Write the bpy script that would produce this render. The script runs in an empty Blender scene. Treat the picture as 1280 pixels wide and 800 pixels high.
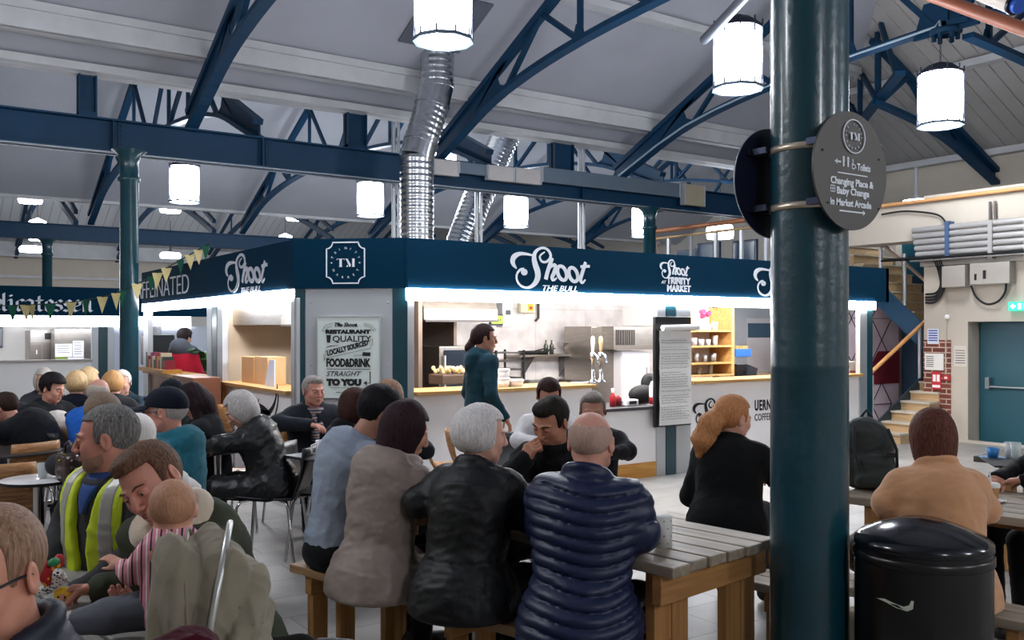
import bpy, math, random
import numpy as np
from mathutils import Vector, Matrix, Euler
random.seed(7)
PI=math.pi
SC=bpy.context.scene; COL=SC.collection
# ---------------------------------------------------------------- camera model
EYE=1.6; F=1150.0; HOR=413.0
FW=np.array([math.cos(math.radians(55.6)),math.sin(math.radians(55.6))])      # forward on the floor
RT=np.array([FW[1],-FW[0]])                                                   # right on the floor
def W(lat,d,z=0.0):
    p=RT*lat+FW*d
    return (float(p[0]),float(p[1]),z)
def PX(x,y,d):
    return W((x-640)/F*d,d,EYE+(HOR-y)/F*d)
def onY(x,y,Y):
    t=(x-640)/F; d=Y/(RT[1]*t+FW[1]); return PX(x,y,d)
def onX(x,y,X):
    t=(x-640)/F; d=X/(RT[0]*t+FW[0]); return PX(x,y,d)
def onZ(x,y,Z):
    d=(EYE-Z)*F/(y-HOR); return PX(x,y,d)
def XY(x,Y): return onY(x,HOR,Y)[0]
def YX(x,X): return onX(x,HOR,X)[1]
def yawA(a):
    """world rotation about z that makes local +y face camera-relative angle a (0 away, 90 right of picture)"""
    v=FW*math.cos(math.radians(a))+RT*math.sin(math.radians(a))
    return math.atan2(v[1],v[0])-PI/2
# ---------------------------------------------------------------- materials
MC={}
def srgb(c):
    if isinstance(c,str):
        c=c.lstrip('#'); c=tuple(int(c[i:i+2],16)/255 for i in (0,2,4))
    return tuple((v/12.92 if v<=.04045 else ((v+.055)/1.055)**2.4) for v in c)+(1,)
def nodes(name):
    m=bpy.data.materials.new(name); m.use_nodes=True
    nt=m.node_tree; b=nt.nodes['Principled BSDF']
    return m,nt,b
def M(name,col,rough=.5,metal=0,var=.12,scale=8,bump=0.0,bscale=60,stretch=(1,1,1),coat=0,spec=.5,sheen=0,emit=None,estr=0,alpha=None,trans=0,ior=1.45,dist=.004,bstretch=None,detail=4):
    if name in MC: return MC[name]
    m,nt,b=nodes(name); N=nt.nodes; L=nt.links
    c=srgb(col)
    tc=N.new('ShaderNodeTexCoord'); mp=N.new('ShaderNodeMapping'); mp.inputs['Scale'].default_value=stretch
    L.new(tc.outputs['Object'],mp.inputs['Vector'])
    if var>0:
        nz=N.new('ShaderNodeTexNoise'); nz.inputs['Scale'].default_value=scale; nz.inputs['Detail'].default_value=detail
        L.new(mp.outputs[0],nz.inputs['Vector'])
        mr=N.new('ShaderNodeMapRange'); mr.inputs[1].default_value=.25; mr.inputs[2].default_value=.75
        mr.inputs[3].default_value=1-var; mr.inputs[4].default_value=1+var
        L.new(nz.outputs[0],mr.inputs[0])
        mx=N.new('ShaderNodeVectorMath'); mx.operation='SCALE'; mx.inputs[0].default_value=c[:3]
        L.new(mr.outputs[0],mx.inputs['Scale']); L.new(mx.outputs[0],b.inputs['Base Color'])
    else: b.inputs['Base Color'].default_value=c
    b.inputs['Roughness'].default_value=rough; b.inputs['Metallic'].default_value=metal
    b.inputs['Specular IOR Level'].default_value=spec
    if coat: b.inputs['Coat Weight'].default_value=coat; b.inputs['Coat Roughness'].default_value=.12
    if sheen: b.inputs['Sheen Weight'].default_value=sheen
    if emit: b.inputs['Emission Color'].default_value=srgb(emit); b.inputs['Emission Strength'].default_value=estr
    if trans: b.inputs['Transmission Weight'].default_value=trans; b.inputs['IOR'].default_value=ior
    if alpha is not None: b.inputs['Alpha'].default_value=alpha
    if bump:
        n2=N.new('ShaderNodeTexNoise'); n2.inputs['Scale'].default_value=bscale; n2.inputs['Detail'].default_value=5
        if bstretch:
            mp2=N.new('ShaderNodeMapping'); mp2.inputs['Scale'].default_value=bstretch; L.new(tc.outputs['Object'],mp2.inputs['Vector']); L.new(mp2.outputs[0],n2.inputs['Vector'])
        else: L.new(mp.outputs[0],n2.inputs['Vector'])
        bp=N.new('ShaderNodeBump'); bp.inputs['Strength'].default_value=bump; bp.inputs['Distance'].default_value=dist
        L.new(n2.outputs[0],bp.inputs['Height']); L.new(bp.outputs[0],b.inputs['Normal'])
    MC[name]=m; return m
def wood(name,c1,c2,rough=.55,axis='x',scale=3.0,bump=.25):
    if name in MC: return MC[name]
    m,nt,b=nodes(name); N=nt.nodes; L=nt.links
    tc=N.new('ShaderNodeTexCoord'); mp=N.new('ShaderNodeMapping')
    s={'x':(.6,9,9),'y':(9,.6,9),'z':(9,9,.6)}[axis]; mp.inputs['Scale'].default_value=s
    L.new(tc.outputs['Object'],mp.inputs['Vector'])
    nz=N.new('ShaderNodeTexNoise'); nz.inputs['Scale'].default_value=scale; nz.inputs['Detail'].default_value=7; nz.inputs['Distortion'].default_value=.6
    L.new(mp.outputs[0],nz.inputs['Vector'])
    n3=N.new('ShaderNodeTexNoise'); n3.inputs['Scale'].default_value=2.2; L.new(tc.outputs['Object'],n3.inputs['Vector'])
    ad=N.new('ShaderNodeMath'); ad.operation='MULTIPLY_ADD'; ad.inputs[1].default_value=.45; L.new(n3.outputs[0],ad.inputs[0]); L.new(nz.outputs[0],ad.inputs[2])
    cr=N.new('ShaderNodeValToRGB'); cr.color_ramp.elements[0].position=.45; cr.color_ramp.elements[1].position=.95
    cr.color_ramp.elements[0].color=srgb(c1); cr.color_ramp.elements[1].color=srgb(c2)
    L.new(ad.outputs[0],cr.inputs[0]); L.new(cr.outputs[0],b.inputs['Base Color'])
    b.inputs['Roughness'].default_value=rough
    bp=N.new('ShaderNodeBump'); bp.inputs['Strength'].default_value=bump; bp.inputs['Distance'].default_value=.004
    L.new(nz.outputs[0],bp.inputs['Height']); L.new(bp.outputs[0],b.inputs['Normal'])
    MC[name]=m; return m
def brick(name,c1,c2,mortar,scale,bw,bh,msize=.01,rough=.6,bump=.3,offset=.5,rot=(0,0,0),smooth=.1,nscale=6,nvar=.15):
    if name in MC: return MC[name]
    m,nt,b=nodes(name); N=nt.nodes; L=nt.links
    tc=N.new('ShaderNodeTexCoord'); mp=N.new('ShaderNodeMapping'); mp.inputs['Rotation'].default_value=rot
    L.new(tc.outputs['Object'],mp.inputs['Vector'])
    br=N.new('ShaderNodeTexBrick'); br.inputs['Scale'].default_value=scale; br.inputs['Brick Width'].default_value=bw; br.inputs['Row Height'].default_value=bh
    br.inputs['Mortar Size'].default_value=msize; br.inputs['Mortar Smooth'].default_value=smooth; br.offset=offset
    br.inputs['Color1'].default_value=srgb(c1); br.inputs['Color2'].default_value=srgb(c2); br.inputs['Mortar'].default_value=srgb(mortar)
    L.new(mp.outputs[0],br.inputs['Vector'])
    nz=N.new('ShaderNodeTexNoise'); nz.inputs['Scale'].default_value=nscale; nz.inputs['Detail'].default_value=6; L.new(tc.outputs['Object'],nz.inputs['Vector'])
    mr=N.new('ShaderNodeMapRange'); mr.inputs[1].default_value=.3; mr.inputs[2].default_value=.7; mr.inputs[3].default_value=1-nvar; mr.inputs[4].default_value=1+nvar; L.new(nz.outputs[0],mr.inputs[0])
    mx=N.new('ShaderNodeVectorMath'); mx.operation='SCALE'; L.new(br.outputs['Color'],mx.inputs[0]); L.new(mr.outputs[0],mx.inputs['Scale'])
    L.new(mx.outputs[0],b.inputs['Base Color']); b.inputs['Roughness'].default_value=rough
    bp=N.new('ShaderNodeBump'); bp.inputs['Strength'].default_value=bump; bp.inputs['Distance'].default_value=.006; bp.invert=True
    L.new(br.outputs['Fac'],bp.inputs['Height']); L.new(bp.outputs[0],b.inputs['Normal'])
    MC[name]=m; return m
def stripes(name,cols,axis='z',period=.05,rough=.8,phase=0):
    """woven horizontal stripes; cols=[(fraction,color)..]"""
    m,nt,b=nodes(name); N=nt.nodes; L=nt.links
    tc=N.new('ShaderNodeTexCoord'); sp=N.new('ShaderNodeSeparateXYZ'); L.new(tc.outputs['Object'],sp.inputs[0])
    md=N.new('ShaderNodeMath'); md.operation='MULTIPLY_ADD'; md.inputs[1].default_value=1/period; md.inputs[2].default_value=phase
    L.new(sp.outputs['XYZ'.index(axis.upper())],md.inputs[0])
    fr=N.new('ShaderNodeMath'); fr.operation='FRACT'; L.new(md.outputs[0],fr.inputs[0])
    cr=N.new('ShaderNodeValToRGB'); cr.color_ramp.interpolation='CONSTANT'
    e=cr.color_ramp.elements
    e[0].position=cols[0][0]; e[0].color=srgb(cols[0][1]); e[1].position=cols[1][0]; e[1].color=srgb(cols[1][1])
    for p,c in cols[2:]:
        k=e.new(p); k.color=srgb(c)
    L.new(fr.outputs[0],cr.inputs[0]); L.new(cr.outputs[0],b.inputs['Base Color']); b.inputs['Roughness'].default_value=rough
    MC[name]=m; return m
# ---------------------------------------------------------------- mesh builder
class MB:
    def __init__(s): s.v=[]; s.f=[]; s.sm=[]
    def add(s,vs,fs,sm=False):
        o=len(s.v); s.v+= [tuple(map(float,p)) for p in vs]
        for f in fs: s.f.append(tuple(i+o for i in f)); s.sm.append(sm)
        return s
    def box(s,x0,y0,z0,x1,y1,z1):
        if x0>x1:x0,x1=x1,x0
        if y0>y1:y0,y1=y1,y0
        if z0>z1:z0,z1=z1,z0
        return s.add([(x0,y0,z0),(x1,y0,z0),(x1,y1,z0),(x0,y1,z0),(x0,y0,z1),(x1,y0,z1),(x1,y1,z1),(x0,y1,z1)],
            [(0,3,2,1),(4,5,6,7),(0,1,5,4),(1,2,6,5),(2,3,7,6),(3,0,4,7)])
    def cbox(s,c,h,R=None):
        pts=[]
        for sz in(-1,1):
            for sx,sy in((-1,-1),(1,-1),(1,1),(-1,1)):
                p=Vector((sx*h[0],sy*h[1],sz*h[2]))
                if R is not None: p=R@p
                pts.append((p.x+c[0],p.y+c[1],p.z+c[2]))
        return s.add(pts,[(0,3,2,1),(4,5,6,7),(0,1,5,4),(1,2,6,5),(2,3,7,6),(3,0,4,7)])
    def bar(s,a,b,w,t,up=(0,0,1)):
        a=Vector(a);b=Vector(b);d=(b-a);l=d.length
        if l<1e-6: return s
        d.normalize(); u=Vector(up)
        if abs(d.dot(u))>.98: u=Vector((1,0,0)) if abs(d.x)<.9 else Vector((0,1,0))
        sx=d.cross(u).normalized(); uz=sx.cross(d).normalized()
        R=Matrix((sx,d,uz)).transposed()
        return s.cbox((a+b)/2,(w/2,l/2,t/2),R)
    def tube(s,pts,r,n=10,cap=True,closed=False):
        pts=[Vector(p) for p in pts]; N=len(pts)
        rs=r if isinstance(r,(list,tuple)) else [r]*N
        prev=None; vs=[]
        for i,p in enumerate(pts):
            if closed: t=(pts[(i+1)%N]-pts[i-1])
            else: t=(pts[min(i+1,N-1)]-pts[max(i-1,0)])
            t.normalize()
            if prev is None:
                u=Vector((0,0,1)) if abs(t.z)<.9 else Vector((1,0,0))
            else: u=prev
            u=(u-t*u.dot(t)).normalized(); prev=u; w=t.cross(u)
            for k in range(n):
                a=2*PI*k/n; q=p+(u*math.cos(a)+w*math.sin(a))*rs[i]; vs.append(q)
        fs=[]
        for i in range(N-1 if not closed else N):
            j=(i+1)%N
            for k in range(n): fs.append((i*n+k,i*n+(k+1)%n,j*n+(k+1)%n,j*n+k))
        s.add(vs,fs,True)
        if cap and not closed:
            s.add(vs[:n],[tuple(range(n))[::-1]]); s.add(vs[-n:],[tuple(range(n))])
        return s
    def lathe(s,prof,c=(0,0,0),n=24,sx=1,sy=1,sm=True,a0=0):
        vs=[];m=len(prof)
        for k in range(n):
            a=2*PI*k/n+a0
            for r,z in prof: vs.append((c[0]+r*math.cos(a)*sx,c[1]+r*math.sin(a)*sy,c[2]+z))
        fs=[]
        for k in range(n):
            for i in range(m-1):
                fs.append((k*m+i,((k+1)%n)*m+i,((k+1)%n)*m+i+1,k*m+i+1))
        s.add(vs,fs,sm)
        return s
    def prism(s,poly,o,ux,uy,th):
        """flat polygon in plane (ux,uy) at o, thickness th along ux x uy"""
        o=Vector(o);ux=Vector(ux);uy=Vector(uy);n=ux.cross(uy).normalized()
        k=len(poly)
        vs=[o+ux*p[0]+uy*p[1] for p in poly]+[o+ux*p[0]+uy*p[1]+n*th for p in poly]
        fs=[tuple(range(k))[::-1],tuple(range(k,2*k))]+[(i,(i+1)%k,k+(i+1)%k,k+i) for i in range(k)]
        return s.add(vs,fs)
    def sphere(s,c,r,n=12,sc=(1,1,1)):
        prof=[(r*math.sin(PI*i/n),-r*math.cos(PI*i/n)*sc[2]) for i in range(n+1)]
        prof[0]=(1e-4,prof[0][1]);prof[-1]=(1e-4,prof[-1][1])
        return s.lathe(prof,c,n*2,sc[0],sc[1])
    def ribbon(s,pts,o,ux,uy,th,off=0):
        """stroke of varying width: pts=[(x,y,w)]"""
        P=[np.array(p[:2],float) for p in pts];n=len(P);L=[];R=[]
        for i in range(n):
            t=P[min(i+1,n-1)]-P[max(i-1,0)]; t=t/(np.linalg.norm(t)+1e-9); q=np.array([-t[1],t[0]])*pts[i][2]/2
            L.append(P[i]+q);R.append(P[i]-q)
        o=Vector(o);ux=Vector(ux);uy=Vector(uy);nn=ux.cross(uy).normalized()
        vs=[]
        for z in(off,off+th):
            for i in range(n): vs.append(o+ux*L[i][0]+uy*L[i][1]+nn*z); vs.append(o+ux*R[i][0]+uy*R[i][1]+nn*z)
        fs=[];m=2*n
        for i in range(n-1):
            a=2*i;fs+=[(a,a+2,a+3,a+1),(m+a,m+a+1,m+a+3,m+a+2),(a,m+a,m+a+2,a+2),(a+1,a+3,m+a+3,m+a+1)]
        fs+=[(0,1,m+1,m),(m-2,2*m-2,2*m-1,m-1)]
        return s.add(vs,fs)
    def build(s,name,mat,parent=None,loc=None,bevel=0,rotz=0,smooth=None):
        me=bpy.data.meshes.new(name); me.from_pydata(s.v,[],s.f); me.validate()
        if smooth: me.shade_smooth()
        elif any(s.sm) and len(me.polygons)==len(s.sm): me.polygons.foreach_set('use_smooth',s.sm)
        o=bpy.data.objects.new(name,me); COL.objects.link(o)
        if mat: me.materials.append(mat)
        if parent: o.parent=parent
        if loc: o.location=loc
        if rotz: o.rotation_euler=(0,0,rotz)
        if bevel:
            b=o.modifiers.new('bevel','BEVEL'); b.width=bevel; b.segments=2; b.limit_method='ANGLE'
        return o
def catmull(pts,k=6):
    P=[np.array(p,float) for p in pts]; out=[]
    for i in range(len(P)-1):
        p0=P[max(i-1,0)];p1=P[i];p2=P[i+1];p3=P[min(i+2,len(P)-1)]
        for j in range(k):
            t=j/k; out.append(.5*((2*p1)+(-p0+p2)*t+(2*p0-5*p1+4*p2-p3)*t*t+(-p0+3*p1-3*p2+p3)*t**3))
    out.append(P[-1]); return out
def thing(name,label,cat,loc=(0,0,0),rotz=0,group=None):
    o=bpy.data.objects.new(name,None); COL.objects.link(o); o.location=loc; o.rotation_euler=(0,0,rotz)
    o.empty_display_size=.1; o['label']=label; o['category']=cat
    if group: o['group']=group
    return o
def tag(o,label,cat,group=None):
    o['label']=label; o['category']=cat
    if group: o['group']=group
    return o
def struct(o): o['kind']='structure'; return o
def dup(root,loc,rotz,label,group=None):
    r=root.copy(); COL.objects.link(r); r.location=loc; r.rotation_euler=(0,0,rotz); r['label']=label
    if group: r['group']=group
    def rec(src,dst):
        for ch in list(src.children):
            c=ch.copy(); COL.objects.link(c); c.parent=dst; rec(ch,c)
    rec(root,r); return r
def text_mesh(name,body,size,mat,parent=None,loc=(0,0,0),rot=None,extrude=.002,align='LEFT',shear=0,offset=0,xs=1,spacing=1,line=1):
    cu=bpy.data.curves.new(name,'FONT'); cu.body=body; cu.size=size; cu.extrude=extrude; cu.align_x=align; cu.shear=shear
    cu.offset=offset; cu.space_character=spacing; cu.resolution_u=3; cu.space_line=line
    t=bpy.data.objects.new(name,cu); COL.objects.link(t)
    dg=bpy.context.evaluated_depsgraph_get(); dg.update()
    me=bpy.data.meshes.new_from_object(t.evaluated_get(dg)); bpy.data.objects.remove(t); bpy.data.curves.remove(cu)
    me.name=name
    if xs!=1: me.transform(Matrix.Diagonal((xs,1,1,1)))
    if rot is not None: me.transform(rot.to_4x4())
    me.transform(Matrix.Translation(loc))
    me.materials.clear(); me.materials.append(mat)
    o=bpy.data.objects.new(name,me); COL.objects.link(o)
    if parent: o.parent=parent
    return o
def frameR(ux,uy):
    ux=Vector(ux).normalized();uy=Vector(uy).normalized();return Matrix((ux,uy,ux.cross(uy))).transposed()
# ---------------------------------------------------------------- shared materials
STEEL=M('painted_blue_steel','#093452',.5,0,.10,3,.15,40,dist=.002,spec=.25)
STEELD=M('painted_teal_iron','#0c3c48',.3,0,.16,5,.5,22,coat=.3,dist=.006)
FASC=M('navy_fascia','#072c42',.7,0,.05,2,spec=.04)
ALU=M('aluminium_frame','#b9bcc0',.38,.6,.04,5)
ALUL=M('pale_grey_laminate','#a9adb2',.5,0,.04,2)
WHITE=M('white_panel','#f6f3f3',.45,0,.03,2)
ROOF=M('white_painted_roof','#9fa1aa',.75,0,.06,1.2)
ROOFT=M('white_painted_timber','#b8b9bc',.6,0,.10,3,.2,30)
BEIGE=M('beige_painted_wall','#b9b0a3',.75,0,.05,1.5,.15,30)
CHROME=M('chrome','#c8c8cc',.12,1,0)
STAIN=M('brushed_stainless','#9c9690',.32,1,.12,6,.1,80,stretch=(1,1,6))
GALV=M('galvanised_duct','#c2c6cc',.22,1,.15,9)
BLACK=M('black_plastic','#0c0d11',.35,0,.05,4)
BLACKM=M('black_matt','#0a0b0e',.7,0,.1,6)
LETTER=M('white_lettering','#e8edf5',.5,0,0)
GOLDW=wood('counter_oak','#9c7440','#c79a5c',.5,'x')
PINE=wood('orange_pine','#a8681f','#d09a4a',.5,'x')
LEDW=M('lit_led_diffuser','#ffffff',.5,0,0,emit='#f4f8ff',estr=25)
LEDD=M('lit_led_far','#ffffff',.5,0,0,emit='#f4f8ff',estr=9)
LAMPW=M('lit_lantern_glass','#ffffff',.5,0,0,emit='#eef4ff',estr=13)
COPPER=M('copper_pipe','#a5603c',.4,.5,.15,5)
GLASS=M('clear_glass','#f4fbfb',.03,0,0,trans=1,ior=1.45)
PAPER=M('white_paper','#dfdedb',.8,0,.03,8)
INK=M('black_ink','#15161a',.8,0,0)
# =============================================================== HALL
Y1=13.23; Y2=26.4; Y3=39.6; RDG=6.7; XR=17.6; PIT=.465; EAVE=5.0
# floor
b=MB(); b.box(-8,-7,-.1,26,42,0)
FLOORM=brick('stone_floor_tiles','#9a9793','#8b8884','#74716e',1.0,.75,.38,.006,.42,.15,.5,smooth=.3,nscale=3,nvar=.14)
struct(b.build('floor',FLOORM))
def boardroof(name):
    m,nt,b=nodes(name); N=nt.nodes; L=nt.links
    tc=N.new('ShaderNodeTexCoord'); sp=N.new('ShaderNodeSeparateXYZ'); L.new(tc.outputs['Object'],sp.inputs[0])
    mu=N.new('ShaderNodeMath'); mu.operation='MULTIPLY'; mu.inputs[1].default_value=1/.32; L.new(sp.outputs[0],mu.inputs[0])
    fr=N.new('ShaderNodeMath'); fr.operation='FRACT'; L.new(mu.outputs[0],fr.inputs[0])
    lt=N.new('ShaderNodeMath'); lt.operation='LESS_THAN'; lt.inputs[1].default_value=.06; L.new(fr.outputs[0],lt.inputs[0])
    mx=N.new('ShaderNodeMix'); mx.data_type='RGBA'; mx.inputs[6].default_value=srgb('#c8cbd0'); mx.inputs[7].default_value=srgb('#9a9da4'); L.new(lt.outputs[0],mx.inputs[0])
    L.new(mx.outputs[2],b.inputs['Base Color']); b.inputs['Roughness'].default_value=.7
    bp=N.new('ShaderNodeBump'); bp.invert=True; bp.inputs['Distance'].default_value=.01; L.new(lt.outputs[0],bp.inputs['Height']); L.new(bp.outputs[0],b.inputs['Normal'])
    return m
BOARDX=boardroof('boarded_white_roof')
def slab(b,pts,th=.12):
    """roof polygon with thickness upwards"""
    k=len(pts); vs=[tuple(p) for p in pts]+[(p[0],p[1],p[2]+th) for p in pts]
    b.add(vs,[tuple(range(k)),tuple(range(k,2*k))[::-1]]+[(i,k+i,k+(i+1)%k,(i+1)%k) for i in range(k)])
RZ=EAVE+PIT*(Y1-RDG)
XH=XR-(Y1-RDG)
# bay one: far slope, near slope, hip end
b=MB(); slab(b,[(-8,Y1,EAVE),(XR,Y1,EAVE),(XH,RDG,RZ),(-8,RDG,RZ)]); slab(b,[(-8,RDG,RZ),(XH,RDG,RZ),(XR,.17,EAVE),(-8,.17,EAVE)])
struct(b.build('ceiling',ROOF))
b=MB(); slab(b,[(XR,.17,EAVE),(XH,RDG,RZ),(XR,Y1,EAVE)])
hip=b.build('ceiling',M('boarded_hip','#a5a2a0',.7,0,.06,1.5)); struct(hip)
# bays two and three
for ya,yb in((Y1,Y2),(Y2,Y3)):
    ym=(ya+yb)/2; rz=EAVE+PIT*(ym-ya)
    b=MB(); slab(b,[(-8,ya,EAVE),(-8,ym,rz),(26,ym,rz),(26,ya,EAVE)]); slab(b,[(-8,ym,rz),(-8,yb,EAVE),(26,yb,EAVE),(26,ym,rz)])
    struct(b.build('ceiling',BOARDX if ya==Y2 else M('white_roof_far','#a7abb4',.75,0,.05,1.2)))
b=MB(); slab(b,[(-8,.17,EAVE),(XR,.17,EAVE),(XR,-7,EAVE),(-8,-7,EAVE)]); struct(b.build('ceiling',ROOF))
# boarded strip low on the near slope of bay two, seen through the clerestory
b=MB()
for k in range(100):
    x=-2+k*.24; b.bar((x,Y1+1.2,EAVE+PIT*1.2-.03),(x,Y1+4.2,EAVE+PIT*4.2-.03),.225,.03)
struct(b.build('ceiling',M('white_roof_boards','#b5b3ae',.6,0,.05,3)))
# hip boards + purlins
b=MB()
for k in range(44):
    y=1.2+k*.27; s=min(y-.17,Y1-y)
    if s<.4: continue
    b.bar((XR-.15,y,EAVE+.07-.02),(XR-s,y,EAVE+PIT*s-.02),.018,.03)
struct(b.build('trim_1',M('hip_rib','#aaa6a2',.6,0,.03,3)))
# walls
def wallbox(name,x0,y0,z0,x1,y1,z1,m=BEIGE):
    return struct(MB().box(x0,y0,z0,x1,y1,z1).build(name,m))
wallbox('wall_back',-8,Y3,0,26,Y3+.3,7)
wallbox('wall_far_right',26,9,0,26.3,Y3,8,M('far_wall','#c9c4bd',.8,0,.05,1))
wallbox('wall_right_upper',XR,-7,0,XR+.25,Y1-1.0,EAVE)
wallbox('wall_left',-8.3,-7,0,-8,Y3,8)
wallbox('wall_front',-8,-7.3,0,XR,-7,5.2)
# right-hand block wall with door opening (X=12.8)
XW=12.8; ycorn=YX(1155,XW); yd0=YX(1228,XW); zd=onX(1228,402,XW)[2]; yrev=YX(1210,XW)
b=MB(); b.box(XW,yrev,0,XW+.45,ycorn,3.55); b.box(XW,3.9,zd,XW+.45,yrev,3.55); b.box(XW,-7,0,XW+.45,3.9,3.55); b.box(XW,-7,3.5,XR,ycorn,3.6)
b.box(XW,ycorn,2.95,XW+.45,ycorn+1.3,3.55)
struct(b.build('wall_right',BEIGE))
# brick pier face strip + plinth
b=MB(); b.box(XW-.012,ycorn-.42,.05,XW,ycorn,1.46)
struct(b.build('wall_right_brick',brick('red_brick','#7a3d2e','#5e2c22','#b5a797',1.0,.22,.075,.008,.8,.4,rot=(-PI/2,-PI/2,0))))
b=MB(); b.box(XW-.05,3.9,0,XW,ycorn,.04); struct(b.build('baseboard_right',BEIGE))
# door
dr=thing('door_1','dark teal double fire door with push bar in the right wall','door',(XW+.3,yrev-.9,0)); del dr['label'];del dr['category']; dr['kind']='structure'
TEALD=M('teal_door','#0f4a58',.45,0,.06,3)
MB().box(-.02,-.9+.0,0,.03,.88,zd).build('leaf',TEALD,dr); 
MB().box(-.03,-1.82,0,.03,-.92,zd).build('leaf',TEALD,dr)
zb=onX(1240,483,XW+.3)[2]
p=MB(); p.tube([(-.09,.72,zb),(-.09,-.85,zb)],.018,8); p.box(-.11,.70,zb-.03,-.02,.76,zb+.13); p.box(-.11,-.86,zb-.04,-.02,-.80,zb+.06); p.build('push_bar',M('satin_bar','#8e979c',.35,.8,.05,5),dr)
# ---------------------------------------------------------------- beams
def ibeam(y,x0,x1,z0,z1,label,stiff,rivet=True):
    t=thing('girder',label,'girder',(x0,y,z0),0)
    h=z1-z0;L=x1-x0
    m=MB(); m.box(0,-.012,0,L,.012,h); m.box(0,-.13,h-.022,L,.13,h); m.box(0,-.13,0,L,.13,.022)
    m.build('web',STEEL,t)
    for sx in stiff:
        q=MB(); q.box(sx-x0-.09,-.028,.022,sx-x0-.02,-.012,h-.022); q.box(sx-x0-.06,-.12,.022,sx-x0-.045,-.012,h-.022); q.box(sx-x0+.02,-.028,.022,sx-x0+.09,-.012,h-.022)
        for k in range(6): q.sphere((sx-x0+.055,-.03,.07+k*(h-.14)/5),.011,4)
        q.build('stiffener',STEEL,t)
    if rivet:
        q=MB(); n=int(L/.13)
        for k in range(n):
            x=.06+k*.13; q.sphere((x,-.10,-.002),.014,4)
            q.sphere((x,.10,-.002),.014,4)
        q.build('rivet_row',M('rivet','#1a2a3a',.5,0,0),t)['kind']='stuff'
        q=MB(); q.box(0,-.135,-.0,L,-.06,-.012); q.box(0,.06,0,L,.135,-.012); q.build('flange_plate',M('bare_flange','#8f98a2',.5,.2,.2,8),t)
    return t
girder=ibeam(Y1,-6,17.4,3.98,4.42,'blue riveted girder running right across above the kiosk roof',[XY(145,Y1),XY(330,Y1),XY(500,Y1)+.6,10.6,13.6])
ibeam(Y2,-6,25,3.95,4.36,'plain blue girder behind the riveted one',[],False)
# white valances + purlins
def longbox(name,y0,z0,y1,z1,m,x0=-8,x1=17.4): return struct(MB().box(x0,y0,z0,x1,y1,z1).build(name,m))
longbox('trim_2',Y1-.10,4.97,Y1+.1,5.2,ROOFT)
b=MB()
for s,(w,t) in((.16,(.20,.10)),(.74,(.16,.14)),(1.05,(.10,.10)),(2.95,(.22,.12))):
    z=EAVE+PIT*s-t/2; b.box(-8,Y1-s-w/2,z-t/2,XR-s,Y1-s+w/2,z+t/2)
b.box(-8,Y1-1.05,EAVE+PIT*1.05-.32,XR-1.3,Y1-1.02,EAVE+PIT*1.05)
struct(b.build('trim_3',ROOFT))
b=MB(); b.box(-8,Y2-.1,4.97,25,Y2+.1,5.25); b.box(-8,Y2-.6,5.28,25,Y2-.45,5.4); struct(b.build('trim_4',ROOFT))
b=MB()
for s in(.15,2.5): b.box(XR-s-.1,.3+s,EAVE+PIT*s-.14,XR-s+.1,Y1-s,EAVE+PIT*s-.02)
struct(b.build('trim_5',ROOFT))
b=MB()
for s in(1.05,3.9): b.box(-6,Y1+s,EAVE+PIT*s-.12,24,Y1+s+.12,EAVE+PIT*s-.02)
struct(b.build('trim_6',ROOFT))
b=MB(); b.box(-8,Y3-.3,4.4,26,Y3,4.95); b.box(-8,Y3-.06,3.6,26,Y3,3.7); struct(b.build('trim_7',ROOFT))
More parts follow.
